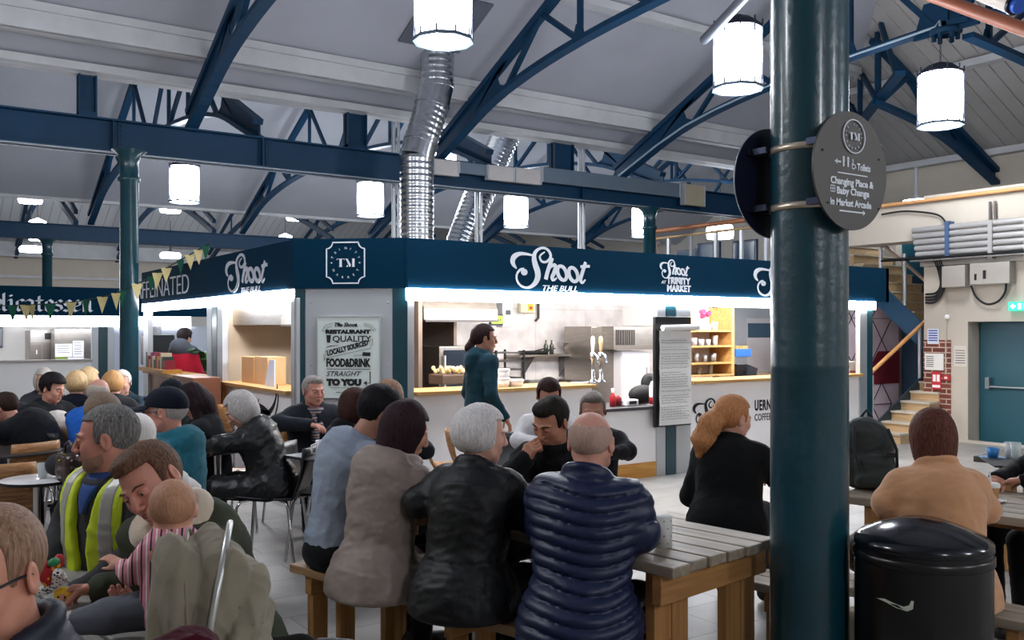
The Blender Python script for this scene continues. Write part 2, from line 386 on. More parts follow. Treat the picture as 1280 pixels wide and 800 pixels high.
# ---------------------------------------------------------------- trusses
UP=[(0,4.66),(6.6,7.72)]
LO=catmull([(0,4.42),(.6,4.66),(1.9,5.12),(3.8,5.42),(6.56,5.58)],5)
def lo(s):
    for a,c in zip(LO,LO[1:]):
        if a[0]<=s<=c[0]+1e-6: return a[1]+(c[1]-a[1])*(s-a[0])/(c[0]-a[0]+1e-9)
    return LO[-1][1]
def up(s): return 4.66+(7.72-4.66)*s/6.6
def half(t,o,d,smax=6.56,webs=((1.9,2.9,0),(2.9,3.75,1),(3.75,3.75,2),(3.75,5.1,1),(5.1,5.1,2),(5.1,6.4,1)),foot=True,zmax=6.6):
    """half truss from foot o along horizontal unit d, into parts of t (world coords minus t loc)"""
    d=Vector((d[0],d[1],0)).normalized(); n=Vector((-d.y,d.x,0)); o=Vector(o)-Vector(t.location); o.z=0
    P=lambda s,z: o+d*s+Vector((0,0,z-t.location.z))
    if foot:
        pts=[(0,4.42)]+[tuple(p) for p in LO if 0<p[0]<=1.9]
        poly=[(s,z) for s,z in pts]
        # rounded mouth of the web opening
        zl,zu=lo(1.95),up(2.2)
        poly+=[(2.05,zl+.05)]+[(1.86,zl+.12),(1.80,zl+.25),(1.92,zl+.42)]+[(2.25,up(2.25))]+[(0,up(0))]
        q=MB(); q.prism(poly,P(0,0)-n*.012+Vector((0,0,0)),d,Vector((0,0,1)),.024); q.build('foot_plate',STEEL,t)
    q=MB(); q.bar(P(0,up(0)),P(smax,up(smax)),.15,.085); q.build('upper_chord',STEEL,t)
    q=MB(); lp=[p for p in LO if p[0]<=smax+.01]
    for a,c in zip(lp,lp[1:]): q.bar(P(a[0],a[1]-.0),P(c[0]+.02,c[1]+.003),.16,.07)
    q.build('lower_chord',STEEL,t)
    for s0,s1,k in webs:
        if s1>smax: continue
        q=MB()
        if k==0: q.bar(P(s0+.1,lo(s0+.1)),P(s1,up(s1)-.0),.07,.06)
        elif k==1: q.bar(P(s0,up(s0)),P(s1,lo(s1)),.07,.07)
        else:
            q.bar(P(s0,lo(s0)),P(s0,up(s0)),.07,.06)
            q.prism([(-.14,0),(.14,0),(.05,.22),(-.05,.22)],P(s0,lo(s0))-n*.012,d,Vector((0,0,1)),.024)
        q.build('strut',STEEL,t)
for i,(x,lab) in enumerate(((-.3,'out of view'),(3.58,'blue arched roof truss at upper left, left of the near lantern'),(7.58,'blue arched roof truss rising behind the silver duct'),(11.44,'blue arched roof truss with a pale conduit, right of the duct'))):
    if i==0: continue
    t=thing('roof_truss',lab,'roof truss',(x,Y1,4.4),0)
    half(t,(x,Y1,0),(0,-1)); half(t,(x,.17,0),(0,1))
    q=MB(); q.bar((0,RDG-Y1,lo(6.5)-4.4),(0,RDG-Y1,7.7-4.4),.12,.12); q.prism([(-.45,-.1),(.45,-.1),(.3,.35),(-.3,.35)],(-.02,RDG-Y1,lo(6.5)-4.4),(0,1,0),(0,0,1),.04); q.build('king_post',STEEL,t)
# hip trusses
hub=Vector((11.44,RDG,0))
t=thing('hip_truss','blue diagonal hip truss meeting the hub right of the big column','roof truss',(XR,Y1,4.4))
dd=(hub-Vector((XR,Y1,0))); half(t,(XR-.1,Y1-.1,0),(dd.x,dd.y),zmax=9)
t=thing('jack_truss','blue half truss with a broad tapering foot behind the right lantern','roof truss',(XR,9.3,4.4)); half(t,(XR,9.3,0),(-1,0),3.9)
t=thing('jack_truss','blue centre half truss of the boarded hip roof end','roof truss',(XR,RDG,4.4)); half(t,(XR,RDG,0),(-1,0),6.1)
q=MB(); q.lathe([(.16,-.05),(.2,-.03),(.2,.02),(.1,.04)],(11.44,RDG,5.5),12)
for k in range(6):
    a=k*PI/3; q.lathe([(.03,-.08),(.03,.0)],(11.44+.14*math.cos(a),RDG+.14*math.sin(a),5.46),6)
tag(q.build('truss_hub',STEEL),'bolted round hub plate where the hip trusses meet','hub')
# bay two trusses
for k in range(5):
    x=4.55+4.05*k
    t=thing('roof_truss','blue roof truss of the far bay, number seen between girders' if 0 else ['first','second','third','fourth','fifth'][k]+' far-bay blue truss from the left, beyond the riveted girder','roof truss',(x,Y1,4.4),0,'trusses of the second bay')
    half(t,(x,Y1,0),(0,1)); half(t,(x,Y2,0),(0,-1))
for k in range(6):
    x=4.2+3.6*k
    t=thing('arched_truss',['first','second','third','fourth','fifth','sixth'][k]+' slim arched truss from the left under the farthest roof','roof truss',(x,Y2,4.3),0,'arched trusses of the farthest bay')
    n=20; pts=[(0,13.2*j/n,.1+1.5*math.sin(PI*j/n)) for j in range(n+1)]
    q=MB()
    for a,c in zip(pts,pts[1:]): q.bar(a,c,.12,.14)
    q.build('arch',STEEL,t)
    q=MB(); q.bar((0,0,.4),(0,6.6,3.3),.1,.1); q.bar((0,13.2,.4),(0,6.6,3.3),.1,.1)
    for j in(3,5,8,12,15,17): 
        y=13.2*j/n; q.bar((0,y,.1+1.5*math.sin(PI*j/n)),(0,y,.4+2.9*(1-abs(y-6.6)/6.6)),.05,.05)
    q.build('rafter',STEEL,t)
# clerestory posts between the girder and the valance
for k,(x0,x1) in enumerate(((97,120),(432,456),(690,714))):
    xa=XY(x0,Y1); xb=XY(x1,Y1)
    q=MB(); q.box(-(xb-xa)/2,-.1,0,(xb-xa)/2,.1,.06); q.box(-(xb-xa)/2,-.02,0,(xb-xa)/2,.02,.56); q.box(-(xb-xa)/2,-.09,0,-(xb-xa)/2+.02,.09,.56); q.box((xb-xa)/2-.02,-.09,0,(xb-xa)/2,.09,.56)
    tag(q.build('clerestory_post',STEEL,loc=((xa+xb)/2,Y1,4.42)),['short blue post on the girder at far left','short blue post on the girder left of the silver duct','short blue post on the girder right of the silver duct'][k],'post','clerestory posts on the girder')
# ---------------------------------------------------------------- columns
def column(name,loc,r,h,label,m,base=True,facets=0):
    t=thing(name,label,'column',loc)
    prof=[(r*1.5,0),(r*1.5,.10),(r*1.15,.2),(r,.3),(r,h-.42),(r*1.22,h-.40),(r*1.22,h-.36),(r,h-.34),(r,h-.16),(r*1.25,h-.06),(r*1.9,h),]
    MB().lathe(prof,(0,0,0),32).build('shaft',m,t); return t
cl=W(-5.16,12.3); column('cast_iron_column',(cl[0],Y1-.35,0),.117,3.97,'slim dark teal iron column in front of the far-left stalls',STEELD)
xs=XY(812,Y1)
column('cast_iron_column',(xs,Y1,0),.12,3.97,'slim dark column under the girder right of the small fascia logo',STEELD)
xs=XY(59,Y2); column('cast_iron_column',(xs,Y2,0),.12,3.95,'slim distant column above the delicatessen sign',STEELD)
xs=XY(700,Y2); column('cast_iron_column',(xs,Y2,0),.12,3.95,'slim distant column under the plain girder behind the kiosk',STEELD)
big=W((1011.5-640)/F*3.6,3.6)
t=thing('cast_iron_column','huge dark teal cast-iron column in the right foreground','column',(big[0],big[1],0))
MB().lathe([(.158,0),(.158,.12),(.152,.2),(.149,.3),(.1475,1.2),(.146,1.45),(.148,1.46),(.146,1.47),(.146,2.2),(.147,3.0),(.147,6.6)],(0,0,0),64).build('shaft',STEELD,t)
for z in (2.30,2.075): MB().lathe([(.1475,-.0125),(.151,-.0125),(.151,.0125),(.1475,.0125)],(0,0,z),48).build('band',M('steel_strap','#d8c8b4',.3,.7,.1,20),t,loc=None)
COLX,COLY=big[0],big[1]
# ---------------------------------------------------------------- lanterns
def lantern_proto(loc,label,dia,drop):
    t=thing('lantern',label,'pendant lantern',loc,.2,None); r=dia/2; h=dia*1.22
    n=10
    MB().lathe([(r*.90,-h/2+.02),(r*.96,-h*.2),(r*.97,h*.1),(r*.93,h/2-.02)],(0,0,0),n,sm=False).lathe([(1e-3,-h/2+.015),(r*.92,-h/2+.015)],(0,0,0),n,sm=False).build('glass_shade',LAMPW,t)
    DK=M('lantern_iron','#2c3242',.5,.3,.05,5)
    q=MB(); q.lathe([(r*.92,-h/2-.012),(r*1.03,-h/2-.012),(r*1.03,-h/2+.02),(r*.92,-h/2+.02),(r*.92,-h/2-.012)],(0,0,0),n,sm=False); q.build('bottom_ring',M('lantern_ring','#5a6a7c',.4,.3,.05,5),t)
    q=MB(); q.lathe([(r*.95,h/2-.02),(r*.97,h/2-.02),(r*.97,h/2+.01),(r*.6,h/2+.09),(r*.2,h/2+.13),(1e-3,h/2+.135)],(0,0,0),n); q.build('cap',DK,t)
    for k in range(n):
        a=2*PI*k/n; c,s_=math.cos(a),math.sin(a)
        q=MB()
        q.bar((r*.99*c,r*.99*s_,h/2+.06),(r*.985*c,r*.985*s_,h/2-.1),.012,.014); q.bar((r*.985*c,r*.985*s_,h/2-.08),(r*.985*c,r*.985*s_,-h/2),.004,.004)
        q.bar((r*.99*c,r*.99*s_,-h/2+.07),(r*1.0*c,r*1.0*s_,-h/2-.01),.013,.012)
        q.build('rib',DK,t)
    q=MB(); z=h/2+.13
    k=0
    while z<h/2+drop:
        a=(PI/2)*(k%2); q.tube([(.010*math.cos(a)*math.cos(w),.010*math.sin(a)*math.cos(w),z+.02*math.sin(w)) for w in [2*PI*j/8 for j in range(8)]],.003,5,closed=True); z+=.032; k+=1
    q.build('chain',DK,t)
    return t
def plight(loc,w,r=.25,col=(.93,.96,1)):
    l=bpy.data.lights.new('lantern_light','POINT'); l.energy=w; l.color=col; l.shadow_soft_size=r
    o=bpy.data.objects.new('lantern_light',l); COL.objects.link(o); o.location=loc
for (x,yc,Yp,dia,lab) in ((554,6,6.7,.50,'big white lantern at top centre above the silver duct'),(922,73,6.7,.53,'white lantern left of the big column'),(1175.5,124,6.7,.56,'white lantern on a chain right of the big column'),
      (230.5,230,19.8,.62,'small white lantern beside the slim left column'),(463,249,19.8,.64,'small white lantern left of the silver duct'),(645,264,19.8,.66,'small white lantern right of the ducts'),(804,277,19.8,.70,'small white lantern behind the slim column above the fascia')):
    p=onY(x,yc,Yp); lantern_proto(p,lab,dia,5.53-p[2]-dia*.61)
    plight((p[0],p[1],p[2]-dia*.95),60 if Yp<10 else 75)
# distant disc lights of the last bay
for (x,y,lab) in ((39,311,'flat round ceiling light hanging over the delicatessen'),(213,319,'flat round ceiling light over the angled fascia'),(38,250,'small bright light under the far arches, far left'),(213,262,'small bright light under the far arches by the slim column'),(370,272,'small bright light under the far arches above the angled fascia')):
    p=onY(x,y,33.0)
    t=thing('pendant_light',lab,'pendant light',p); MB().lathe([(1e-3,-.1),(.33,-.1),(.36,0),(.3,.08)],(0,0,0),16).build('diffuser',LAMPW,t); MB().lathe([(.3,.08),(.1,.14),(.02,.2),(.012,1.2)],(0,0,0),12).build('housing',BLACKM,t)
for (x,y,X,Y) in ((0,0,1,-3.5),(0,0,5.5,-3.5),(0,0,-1.5,5),(0,0,10,-2.5),(0,0,9,15.5),(0,0,4,32),(0,0,12,32),(0,0,-2.5,9)):  # unseen lanterns and point lights, added to brighten the hall
    plight((X,Y,3.65 if Y<0 else 4.2),70)
    t=thing('lantern','ceiling lantern outside the picture','pendant lantern',(X,Y,4.08 if Y<0 else 4.7),0,'lanterns outside the picture')
    MB().lathe([(1e-3,-.3),(.24,-.3),(.26,0),(.24,.3),(.02,.4)],(0,0,0),10,sm=False).build('glass_shade',LAMPW,t); MB().tube([(0,0,.38),(0,0,.9)],.008,6).build('chain',BLACKM,t)
# =============================================================== MAIN KIOSK
KY=7.41; KX=3.13; PA=(3.92,7.41); PB=(3.13,8.12); KE=11.09; ZF0=1.985; ZF1=2.44; ZC=1.04; KB=10.55
FX=Vector((1,0,0)); FZ=Vector((0,0,1))
kio=thing('food_kiosk','navy and white corner food kiosk lettered Shoot the Bull','kiosk',(KX,KY,0))
O=Vector((-KX,-KY,0))
def kb(): return MB()
def fin(b,name,mat,parent=None,bevel=0,off=O):
    b.v=[(p[0]+off[0],p[1]+off[1],p[2]+off[2]) for p in b.v]
    return b.build(name,mat,parent or kio,bevel=bevel)
chd=(Vector(PA+(0,))-Vector(PB+(0,))); chl=chd.length; chd.normalize(); chn=Vector((-chd.y,chd.x,0))*-1   # outward normal of the chamfer
if chn.y>0: chn=-chn
# fascias
def fasc(a,c,name='fascia',th=.06,z0=ZF0,z1=ZF1,m=FASC,ext=0):
    a=Vector(a+(0,));c=Vector(c+(0,)); d=(c-a).normalized(); n=Vector((d.y,-d.x,0)); q=kb()
    q.cbox(((a+c)/2-n*th/2+Vector((0,0,(z0+z1)/2))),((c-a).length/2+ext,th/2,(z1-z0)/2),frameR(d,-n)); return q
fin(fasc((PA[0]-.012,PA[1]),(KE+.18,KY)),'fascia',FASC); fin(fasc(PB,PA,ext=.01),'fascia',FASC); fin(fasc((KX,14.15),PB),'fascia',FASC)
q=kb(); q.box(KE+.12,KY,ZF0,KE+.18,KB,ZF1); fin(q,'fascia',FASC)
# roof/ceiling
q=kb(); q.prism([(KX+.05,8.2),(PA[0],KY+.07),(KE+.12,KY+.07),(KE+.12,KB),(KX+.05,KB)],(0,0,2.38),(1,0,0),(0,1,0),.04); fin(q,'roof_panel',WHITE)
# led strips
LZ0=1.875
def led(a,c,z0=LZ0,z1=ZF0-.002):
    q=fasc(a,c,th=.09,z0=z0,z1=z1); return q
def inset(a,c,s,e,n):
    a=Vector(a);c=Vector(c);d=(c-a).normalized(); p=a+d*s+Vector(n)*.03; r=c-d*e+Vector(n)*.03; return (p.x,p.y),(r.x,r.y)
for xa,xb in ((508.5,675),(676,842),(843,968),(969,1094)):
    a=XY(xa,KY); c=XY(xb,KY); fin(led((a,KY-.015),(c-.008,KY-.015)),'light_strip',LEDW)
for ya,yb in ((8.30,10.45),(10.46,12.3),(12.31,14.1)):
    fin(led((KX-.01,yb-.008),(KX-.01,ya)),'light_strip',LEDW if ya<10 else LEDD)
# posts on the long face
def post(xa,xb,m=ALU,Y=KY,z0=0,z1=LZ0,dep=.08,name='post'):
    a=XY(xa,Y); c=XY(xb,Y); q=kb(); q.box(a,Y+.012,z0,c,Y+dep,z1); return fin(q,name,m,bevel=.004)
post(509,518.5,ALU,z1=1.9); post(1076,1085,ALU); post(1085,1092,STEELD,dep=.1)
post(822,833,ALU); post(833.5,846,STEELD,dep=.1); post(846.5,864.5,ALU)
# chamfer: grey panel with teal edges
def cham(s0,s1,z0,z1,m,name,th=.03,outn=0):
    o=Vector(PB+(0,))+chd*s0*chl+chn*outn; q=kb(); e=Vector(PB+(0,))+chd*s1*chl+chn*outn
    n=-chn; c=(o+e)/2+n*th/2+Vector((0,0,(z0+z1)/2)); q.cbox(c,((e-o).length/2,th/2,(z1-z0)/2),frameR(chd,n)); return fin(q,name,m,bevel=.003)
def sC(x):   # fraction along the chamfer for pixel x
    t=(x-640)/F; r=RT*t+FW; # solve PB+chd*s = d*r
    A=np.array([[r[0],-chd.x],[r[1],-chd.y]]); d,s=np.linalg.solve(A,np.array(PB)); return s/chl,d
cham(-.0,sC(380)[0],0,ZF0,STEELD,'post',.08,-.012); cham(sC(380.5)[0],sC(490)[0],0,ZF0-.002,ALUL,'corner_panel',.04,-.02); cham(sC(490.5)[0],sC(509)[0],0,ZF0,STEELD,'post',.08,-.012)
for x in(387,484):
    for y in(378,457,540):
        s,d=sC(x); p=Vector(PB+(0,))+chd*s*chl+chn*-.018; z=EYE+(HOR-y)/F*d
        q=kb(); q.sphere((p.x,p.y,z),.009,4); fin(q,'screw',ALU)
# left face
def lface(xa,xb,z0,z1,m,name,dep=.08,off=.012):
    a=YX(xa,KX); c=YX(xb,KX); q=kb(); q.box(KX+off,a,z0,KX+dep,c,z1); return fin(q,name,m,bevel=.004)
lface(362,369,0,1.9,ALU,'post'); lface(270,276.5,0,LZ0,ALU,'post'); lface(263.5,269.5,0,LZ0,STEELD,'post',.1); lface(257,263,0,LZ0,ALU,'post'); lface(178,184,0,LZ0,ALU,'post')
# counters and lower panels
ZD=.78
def ypanel(xa,xb,z1,name='lower_panel',m=WHITE,z0=.16,dep=.06,off=.03):
    a=XY(xa,KY); c=XY(xb,KY); q=kb(); q.box(a,KY+off,z0,c,KY+off+dep,z1); return fin(q,name,m)
def kick(xa,xb): ypanel(xa,xb,.165,'kickboard',PINE,0,.05,.02)
ypanel(518.5,742,ZC-.03); ypanel(742,822,ZD-.02); ypanel(864.5,1076,.995)
kick(518.5,822); kick(864.5,1076)
def ctop(xa,xb,z,m=GOLDW,dep=.5,y0=-.05,th=.035):
    a=XY(xa,KY); c=XY(xb,KY); q=kb(); q.box(a,KY+y0,z-th,c,KY+dep,z); return fin(q,'counter_top',m,bevel=.004)
ctop(518.5,742,ZC); ctop(742.5,822,ZD,M('dark_worktop','#3b3b40',.4,0,.05,6),.6); ctop(864.5,1076,1.03,GOLDW,.45)
a=YX(276.5,KX); c=YX(362,KX); q=kb(); q.box(KX+.03,a,.0,KX+.08,c,1.0); fin(q,'lower_panel',WHITE)
q=kb(); q.box(KX-.04,a,1.0,KX+.4,c,1.035); fin(q,'counter_top',GOLDW,bevel=.004)
q=kb(); q.box(KX+.0,a-.01,.0,KX+.03,a-.07,1.04); fin(q,'frame_board',PINE)
# interior floor, back wall, partitions
TILE=brick('white_kiosk_tiles','#e6e1e0','#d4cecd','#bcb6b6',1.0,.9,1.9,.004,.4,.1,.0,rot=(PI/2,0,0))
q=kb(); q.box(4.9,KB,0,KE+.1,KB+.05,2.38); fin(q,'back_wall',TILE)
q=kb(); q.box(KX+.05,KB,0,4.9,KB+.05,2.38); fin(q,'back_wall',M('beige_splashback','#b7a48c',.35,.3,.06,3))
q=kb(); q.box(5.6,9.4,1.02,5.64,KB,1.9); q.box(4.85,8.9,0,4.9,KB,2.38); fin(q,'partition',M('bronze_splashback','#7a6a5e',.35,.5,.08,3))
# extractor hoods
q=kb(); q.prism([(0,0),(1.25,0),(1.25,.5),(.25,.5),(0,.12)],(4.92,8.9,1.72),(0,1,0),(0,0,1),XY(622,8.9)-4.92); 
fin(q,'extractor_hood',STAIN)
q=kb(); q.box(KX+.2,9.0,1.66,4.82,KB,2.2); fin(q,'extractor_hood',STAIN)
q=kb(); q.box(KX+.2,8.985,1.64,4.82,9.0,1.66); q.box(4.93,8.88,1.695,XY(622,8.9),8.9,1.72); fin(q,'hood_rim',M('hood_rim','#4a4644',.4,.6,.05,5))
# ceiling lamps inside
for x in(5.6,7.6,9.8):
    q=kb(); q.box(x-.6,8.2,2.36,x+.6,8.4,2.378); fin(q,'ceiling_lamp',M('kiosk_lamp','#ffffff',.5,0,0,emit='#fff4e6',estr=34))
q=kb(); q.box(3.9,8.6,2.36,4.5,8.7,2.378); fin(q,'ceiling_lamp',M('kiosk_lamp_warm','#ffffff',.5,0,0,emit='#ffd9a6',estr=14))
# ---------------------------------------------------------------- script logo
def logo(o,ux,uy,w,mat,parent,name='shoot_lettering',sub=True,th=.006,h=None):
    """o = lower-left corner of the logo box, w = its width in metres (790 sketch units)"""
    k=w/790.0; q=MB(); vy=(h/(424*k)) if h else 1.0; k2=k*vy
    cx=lambda P:[((p[0]-140)*k,(515-p[1])*k2,p[2]*(k+k2)/2) for p in P]
    S=[]
    S.append([(200,310,10),(172,275,34),(162,235,46),(178,195,48),(225,165,34),(285,162,24),(352,172,16)])
    S.append([(472,132,10),(432,165,16),(425,195,18),(445,228,20),(485,230,22),(520,200,24),(530,160,26),(505,112,24),(460,92,22),(410,108,24),(375,150,34),(368,205,46),(380,265,54),(400,325,58),(404,385,56),(378,445,44),(330,485,28),(280,492,18),(230,465,18),(202,415,16),(205,360,18),(235,320,22),(270,312,24)])
    S.append([(548,188,30),(525,250,38),(500,330,38),(482,405,38)])
    S.append([(500,330,16),(530,278,24),(565,258,34),(580,282,38),(562,340,38),(545,385,36),(562,408,22),(592,385,12)])
    for c in((645,335),(760,345)):
        S.append([(c[0]+math.cos(a)*44+ -math.sin(a)*-0+ (-(math.sin(a))*70)*-.22, c[1]+math.sin(a)*70, 30+6*abs(math.cos(a))) for a in [2*PI*j/18 for j in range(19)]])
    S.append([(888,212,30),(868,275,36),(848,340,36),(835,395,34),(855,425,24),(885,392,12)])
    S.append([(835,262,26),(880,256,28),(930,252,24)])
    o=Vector(o)
    for j,s in enumerate(S): q.ribbon(cx(catmull(s,5)),o,ux,uy,th,off=.0004*j)
    ball=[(math.cos(a)*30+272,math.sin(a)*32+342) for a in [2*PI*j/16 for j in range(16)]]
    q.prism([((p[0]-140)*k,(515-p[1])*k2) for p in ball][::-1],o,ux,uy,th+.002)
    r=q.build(name,mat,parent)
    if sub:
        R=frameR(ux,uy); p=o+Vector(ux)*((440-140)*k)+Vector(uy)*(-2*k)
        text_mesh('the_bull_lettering','THE BULL',80*k2,mat,parent,p,R,th/2,shear=.3,xs=1.04*k/k2,offset=.0012*w)
    return r
def at(p): return Vector((p[0],p[1],p[2]))-Vector((KX,KY,0))
# big centre logo on the long fascia
a=onY(637.5,362,KY); c=onY(736.5,362,KY); logo(at((a[0],KY-.001,2.0)),(1,0,0),(0,0,1),c[0]-a[0],LETTER,kio,h=.425)
a=onY(824.5,348,KY); c=onY(861,350,KY); logo(at((a[0],KY-.001,a[2]-.005)),(1,0,0),(0,0,1),c[0]-a[0],LETTER,kio,h=.215)
R0=frameR((1,0,0),(0,0,1))
p=onY(833.5,355,KY); text_mesh('market_lettering','TRINITY\nMARKET',.098,LETTER,kio,at((p[0]+.0,KY-.002,p[2]+.005)),R0,.003,offset=.0035,line=.85,xs=.98)
p=onY(826.5,355,KY); text_mesh('at_lettering','AT',.05,LETTER,kio,at((p[0],KY-.002,p[2]+.005)),R0,.003,shear=.3)
a=onY(941.5,371,KY); logo(at((a[0],KY-.001,2.0)),(1,0,0),(0,0,1),1.05,LETTER,kio,h=.40)
# black version on lower panel
a=onY(864,534,KY+.03); logo(at((a[0]+.02,KY+.028,a[2])),(1,0,0),(0,0,1),.72,INK,kio,'shoot_black_lettering',h=.31)
p=onY(943,513,KY+.03); text_mesh('black_lettering','UERN',.17,INK,kio,at((p[0],KY+.028,p[2])),R0,.002,xs=.62,offset=.006,spacing=1.15)
p=onY(943,526,KY+.03); text_mesh('black_lettering','COFFEE',.115,M('grey_ink','#4a4a50',.8,0,0),kio,at((p[0],KY+.028,p[2]-.0)),R0,.002,xs=.7,offset=.002,spacing=1.1)
# left face logos (read from far to near)
RL=frameR((0,-1,0),(0,0,1))
LETG=M('dimmer_lettering','#c9ced8',.5,0,0)
a=YX(282,KX); c=YX(335,KX); p0=onX(283,364,KX)
logo(at((KX-.001,a,2.0)),(0,-1,0),(0,0,1),a-c,LETG,kio,h=.40)
a=YX(176,KX); c=YX(235.5,KX)
o=text_mesh('caffeinated_lettering','CAFFEINATED',.36,LETG,None,(0,0,0),None,.003,offset=-.004)
xs_=[v.co.x for v in o.data.vertices]; w0=max(xs_)-min(xs_); a2=YX(164,KX); o.data.transform(Matrix.Diagonal(((a2-c)/w0,1,1,1))); o.data.transform(RL.to_4x4()); o.data.transform(Matrix.Translation(at((KX-.002,a2,2.06)))); o.parent=kio
# bull horns drawing
q=MB()
def pl(x,y): p=onX(x,y,KX+.03); return (p[1],p[2])
def strokeL(P):
    pts=[]
    for x,y,w_ in P: yy,zz=pl(x,y); pts.append((-(yy-KY),zz,w_))
    q.ribbon(catmull(pts,4),(KX+.028-KX,0,0),(0,-1,0),(0,0,1),.003)
strokeL([(299,482,.004),(301,492,.012),(300,497,.006)]); strokeL([(305,507,.01),(318,505,.045),(330,511,.06),(338,518,.035)]); strokeL([(314,510,.02),(328,515,.05),(336,522,.01)])
strokeL([(324,498,.004),(322,506,.03),(320,512,.01)]); strokeL([(347,480,.006),(345,498,.03),(341,510,.05),(335,516,.05),(328,513,.02)]); strokeL([(347,480,.004),(348,500,.02),(344,520,.03),(339,530,.05),(335,537,.02)])
fin(q,'bull_horn_drawing',INK,off=(0,0,0))
# TM badge on the chamfer
def badge(o,ux,uy,w,h,parent,mat,round_=False,tw=.012):
    q=MB(); o=Vector(o); n=Vector(ux).cross(Vector(uy))*.002
    if round_: P=[(math.cos(2*PI*j/48)*w/2,math.sin(2*PI*j/48)*h/2) for j in range(49)]
    else:
        r=w*.16; P=[]
        for cx_,cy_,a0 in((w/2,h/2,-PI/2),(-w/2,h/2,0),(-w/2,-h/2,PI/2),(w/2,-h/2,PI)):
            P+=[(cx_+r*math.cos(a0-PI/2*0-j*PI/2/6)*1,cy_+r*math.sin(a0-j*PI/2/6)) for j in range(7)]
        P.append(P[0])
    q.ribbon([(p[0],p[1],tw) for p in P],o+n,ux,uy,.004); q.build('badge_border',mat,parent)
    R=frameR(ux,uy)
    # TM in fat didone strokes
    q=MB(); s=w/5.9
    T=[(-1.35,.62),(-.15,.62),(-.15,.38),(-.30,.55),(-.56,.57),(-.56,-.55),(-.44,-.62),(-1.06,-.62),(-.94,-.55),(-.94,.57),(-1.2,.55),(-1.35,.38)]
    q.prism([(x*s,y*s) for x,y in T][::-1],o+n,ux,uy,.004)
    for P in ([(.0,.62),(.32,.62),(.86,-.32),(.72,-.62),(.60,-.62),(.12,.42),(.0,.55)],[(.98,.62),(1.45,.62),(1.40,.55),(1.40,-.55),(1.45,-.62),(.98,-.62),(1.04,-.55),(1.04,.55)],[(.12,-.62),(.42,-.62),(.27,-.30)]):
        q.prism([(x*s,y*s) for x,y in P][::-1],o+n,ux,uy,.004)
    q.build('tm_lettering',mat,parent)
    for word,top in (('TRINITY',1),('MARKET',0)):
        for j,ch in enumerate(word):
            nn=len(word)-1; a=(PI/2+ (nn/2-j)*(.40 if top else .42)) if top else (-PI/2-(nn/2-j)*.42)
            ex,ey=math.cos(a)*w*.37,math.sin(a)*h*.36
            rot=a-PI/2 if top else a+PI/2
            ux2=Vector(ux)*math.cos(rot)+Vector(uy)*math.sin(rot); uy2=-Vector(ux)*math.sin(rot)+Vector(uy)*math.cos(rot); ts=w*.085
            text_mesh('ring_letter',ch,ts,mat,parent,o+n+Vector(ux)*ex+Vector(uy)*ey-ux2*ts*.33-uy2*ts*.33,frameR(ux2,uy2),.002)
    for sg in(-1,1):
        q=MB(); q.prism([(sg*w*.37+x*w*.03,y*w*.03) for x,y in((1,0),(0,-.6),(-1,0),(0,.6))],o+n,ux,uy,.003); q.build('dash',mat,parent)
s,d=sC(432); z=EYE+(HOR-328.5)/F*d
bc=Vector(PB+(0,))+chd*s*chl+Vector((0,0,z))-Vector((KX,KY,0)); w_=(sC(455.5)[0]-sC(408)[0])*chl
badge(bc,chd,(0,0,1),w_,w_*1.04,kio,LETTER)
# poster on the chamfer
s0,d0=sC(397); s1,d1=sC(475); zt=EYE+(HOR-396)/F*d0; zb_=EYE+(HOR-497)/F*d0
po=thing('poster','white framed poster reading restaurant quality food and drink on the kiosk corner','poster',tuple(Vector(PB+(0,))+chd*(s0*chl)+Vector((0,0,zb_))+chn*.0))
pw=(s1-s0)*chl; ph=zt-zb_
def pq(name,mat,q): return q.build(name,mat,po)
nP=Vector(chd).cross(Vector((0,0,1))) # outward
if nP.dot(chn)<0: nP=-nP
q=MB(); q.cbox(tuple(chd*(pw/2)+Vector((0,0,ph/2))-nP*.006),(pw/2,.012,ph/2),frameR(chd,-nP)); pq('panel',M('poster_white','#d9e4e0',.15,0,.02,3),q)
q=MB(); base=nP*.008
for a_,c_ in(((0,0),(pw,0)),((pw,0),(pw,ph)),((pw,ph),(0,ph)),((0,ph),(0,0))):
    q.bar(base+chd*a_[0]+Vector((0,0,a_[1])),base+chd*c_[0]+Vector((0,0,c_[1])),.012,.006)
pq('frame',M('poster_frame','#c2ccca',.3,.4,0),q)
RC=frameR(chd,(0,0,1))
def ptxt(body,u,v,size,width=None,shear=0,off=0,nm='lettering',tilt=0):
    """u,v fraction from left / bottom"""
    R=RC
    if tilt:
        ux2=chd*math.cos(tilt)+Vector((0,0,1))*math.sin(tilt); uy2=-chd*math.sin(tilt)+Vector((0,0,1))*math.cos(tilt); R=frameR(ux2,uy2)
    o=text_mesh(nm,body,size*ph,INK,None,(0,0,0),None,.0015,shear=shear,offset=off)
    xs_=[v_.co.x for v_ in o.data.vertices]; wd=max(xs_)-min(xs_)
    if width: o.data.transform(Matrix.Diagonal((width*pw/wd,1,1,1)))
    o.data.transform(Matrix.Translation(-Vector((min(v_.co.x for v_ in o.data.vertices),0,0))))
    o.data.transform(R.to_4x4()); o.data.transform(Matrix.Translation(nP*.0085+chd*(u*pw)+Vector((0,0,v*ph)))); o.parent=po
def U(x): return (x-122)/(690-122)
def V(y): return (785-y)/(785-45)
ptxt('The Shoot',U(280),V(135),.07,.36,.3,.0015)
ptxt('RESTAURANT',U(198),V(197),.062,.72,0,.0035); ptxt('QUALITY',U(262),V(272),.105,.62,0,.001)
ptxt('LOCALLY SOURCED',U(215),V(402),.085,.68,.15,.003,tilt=.26)
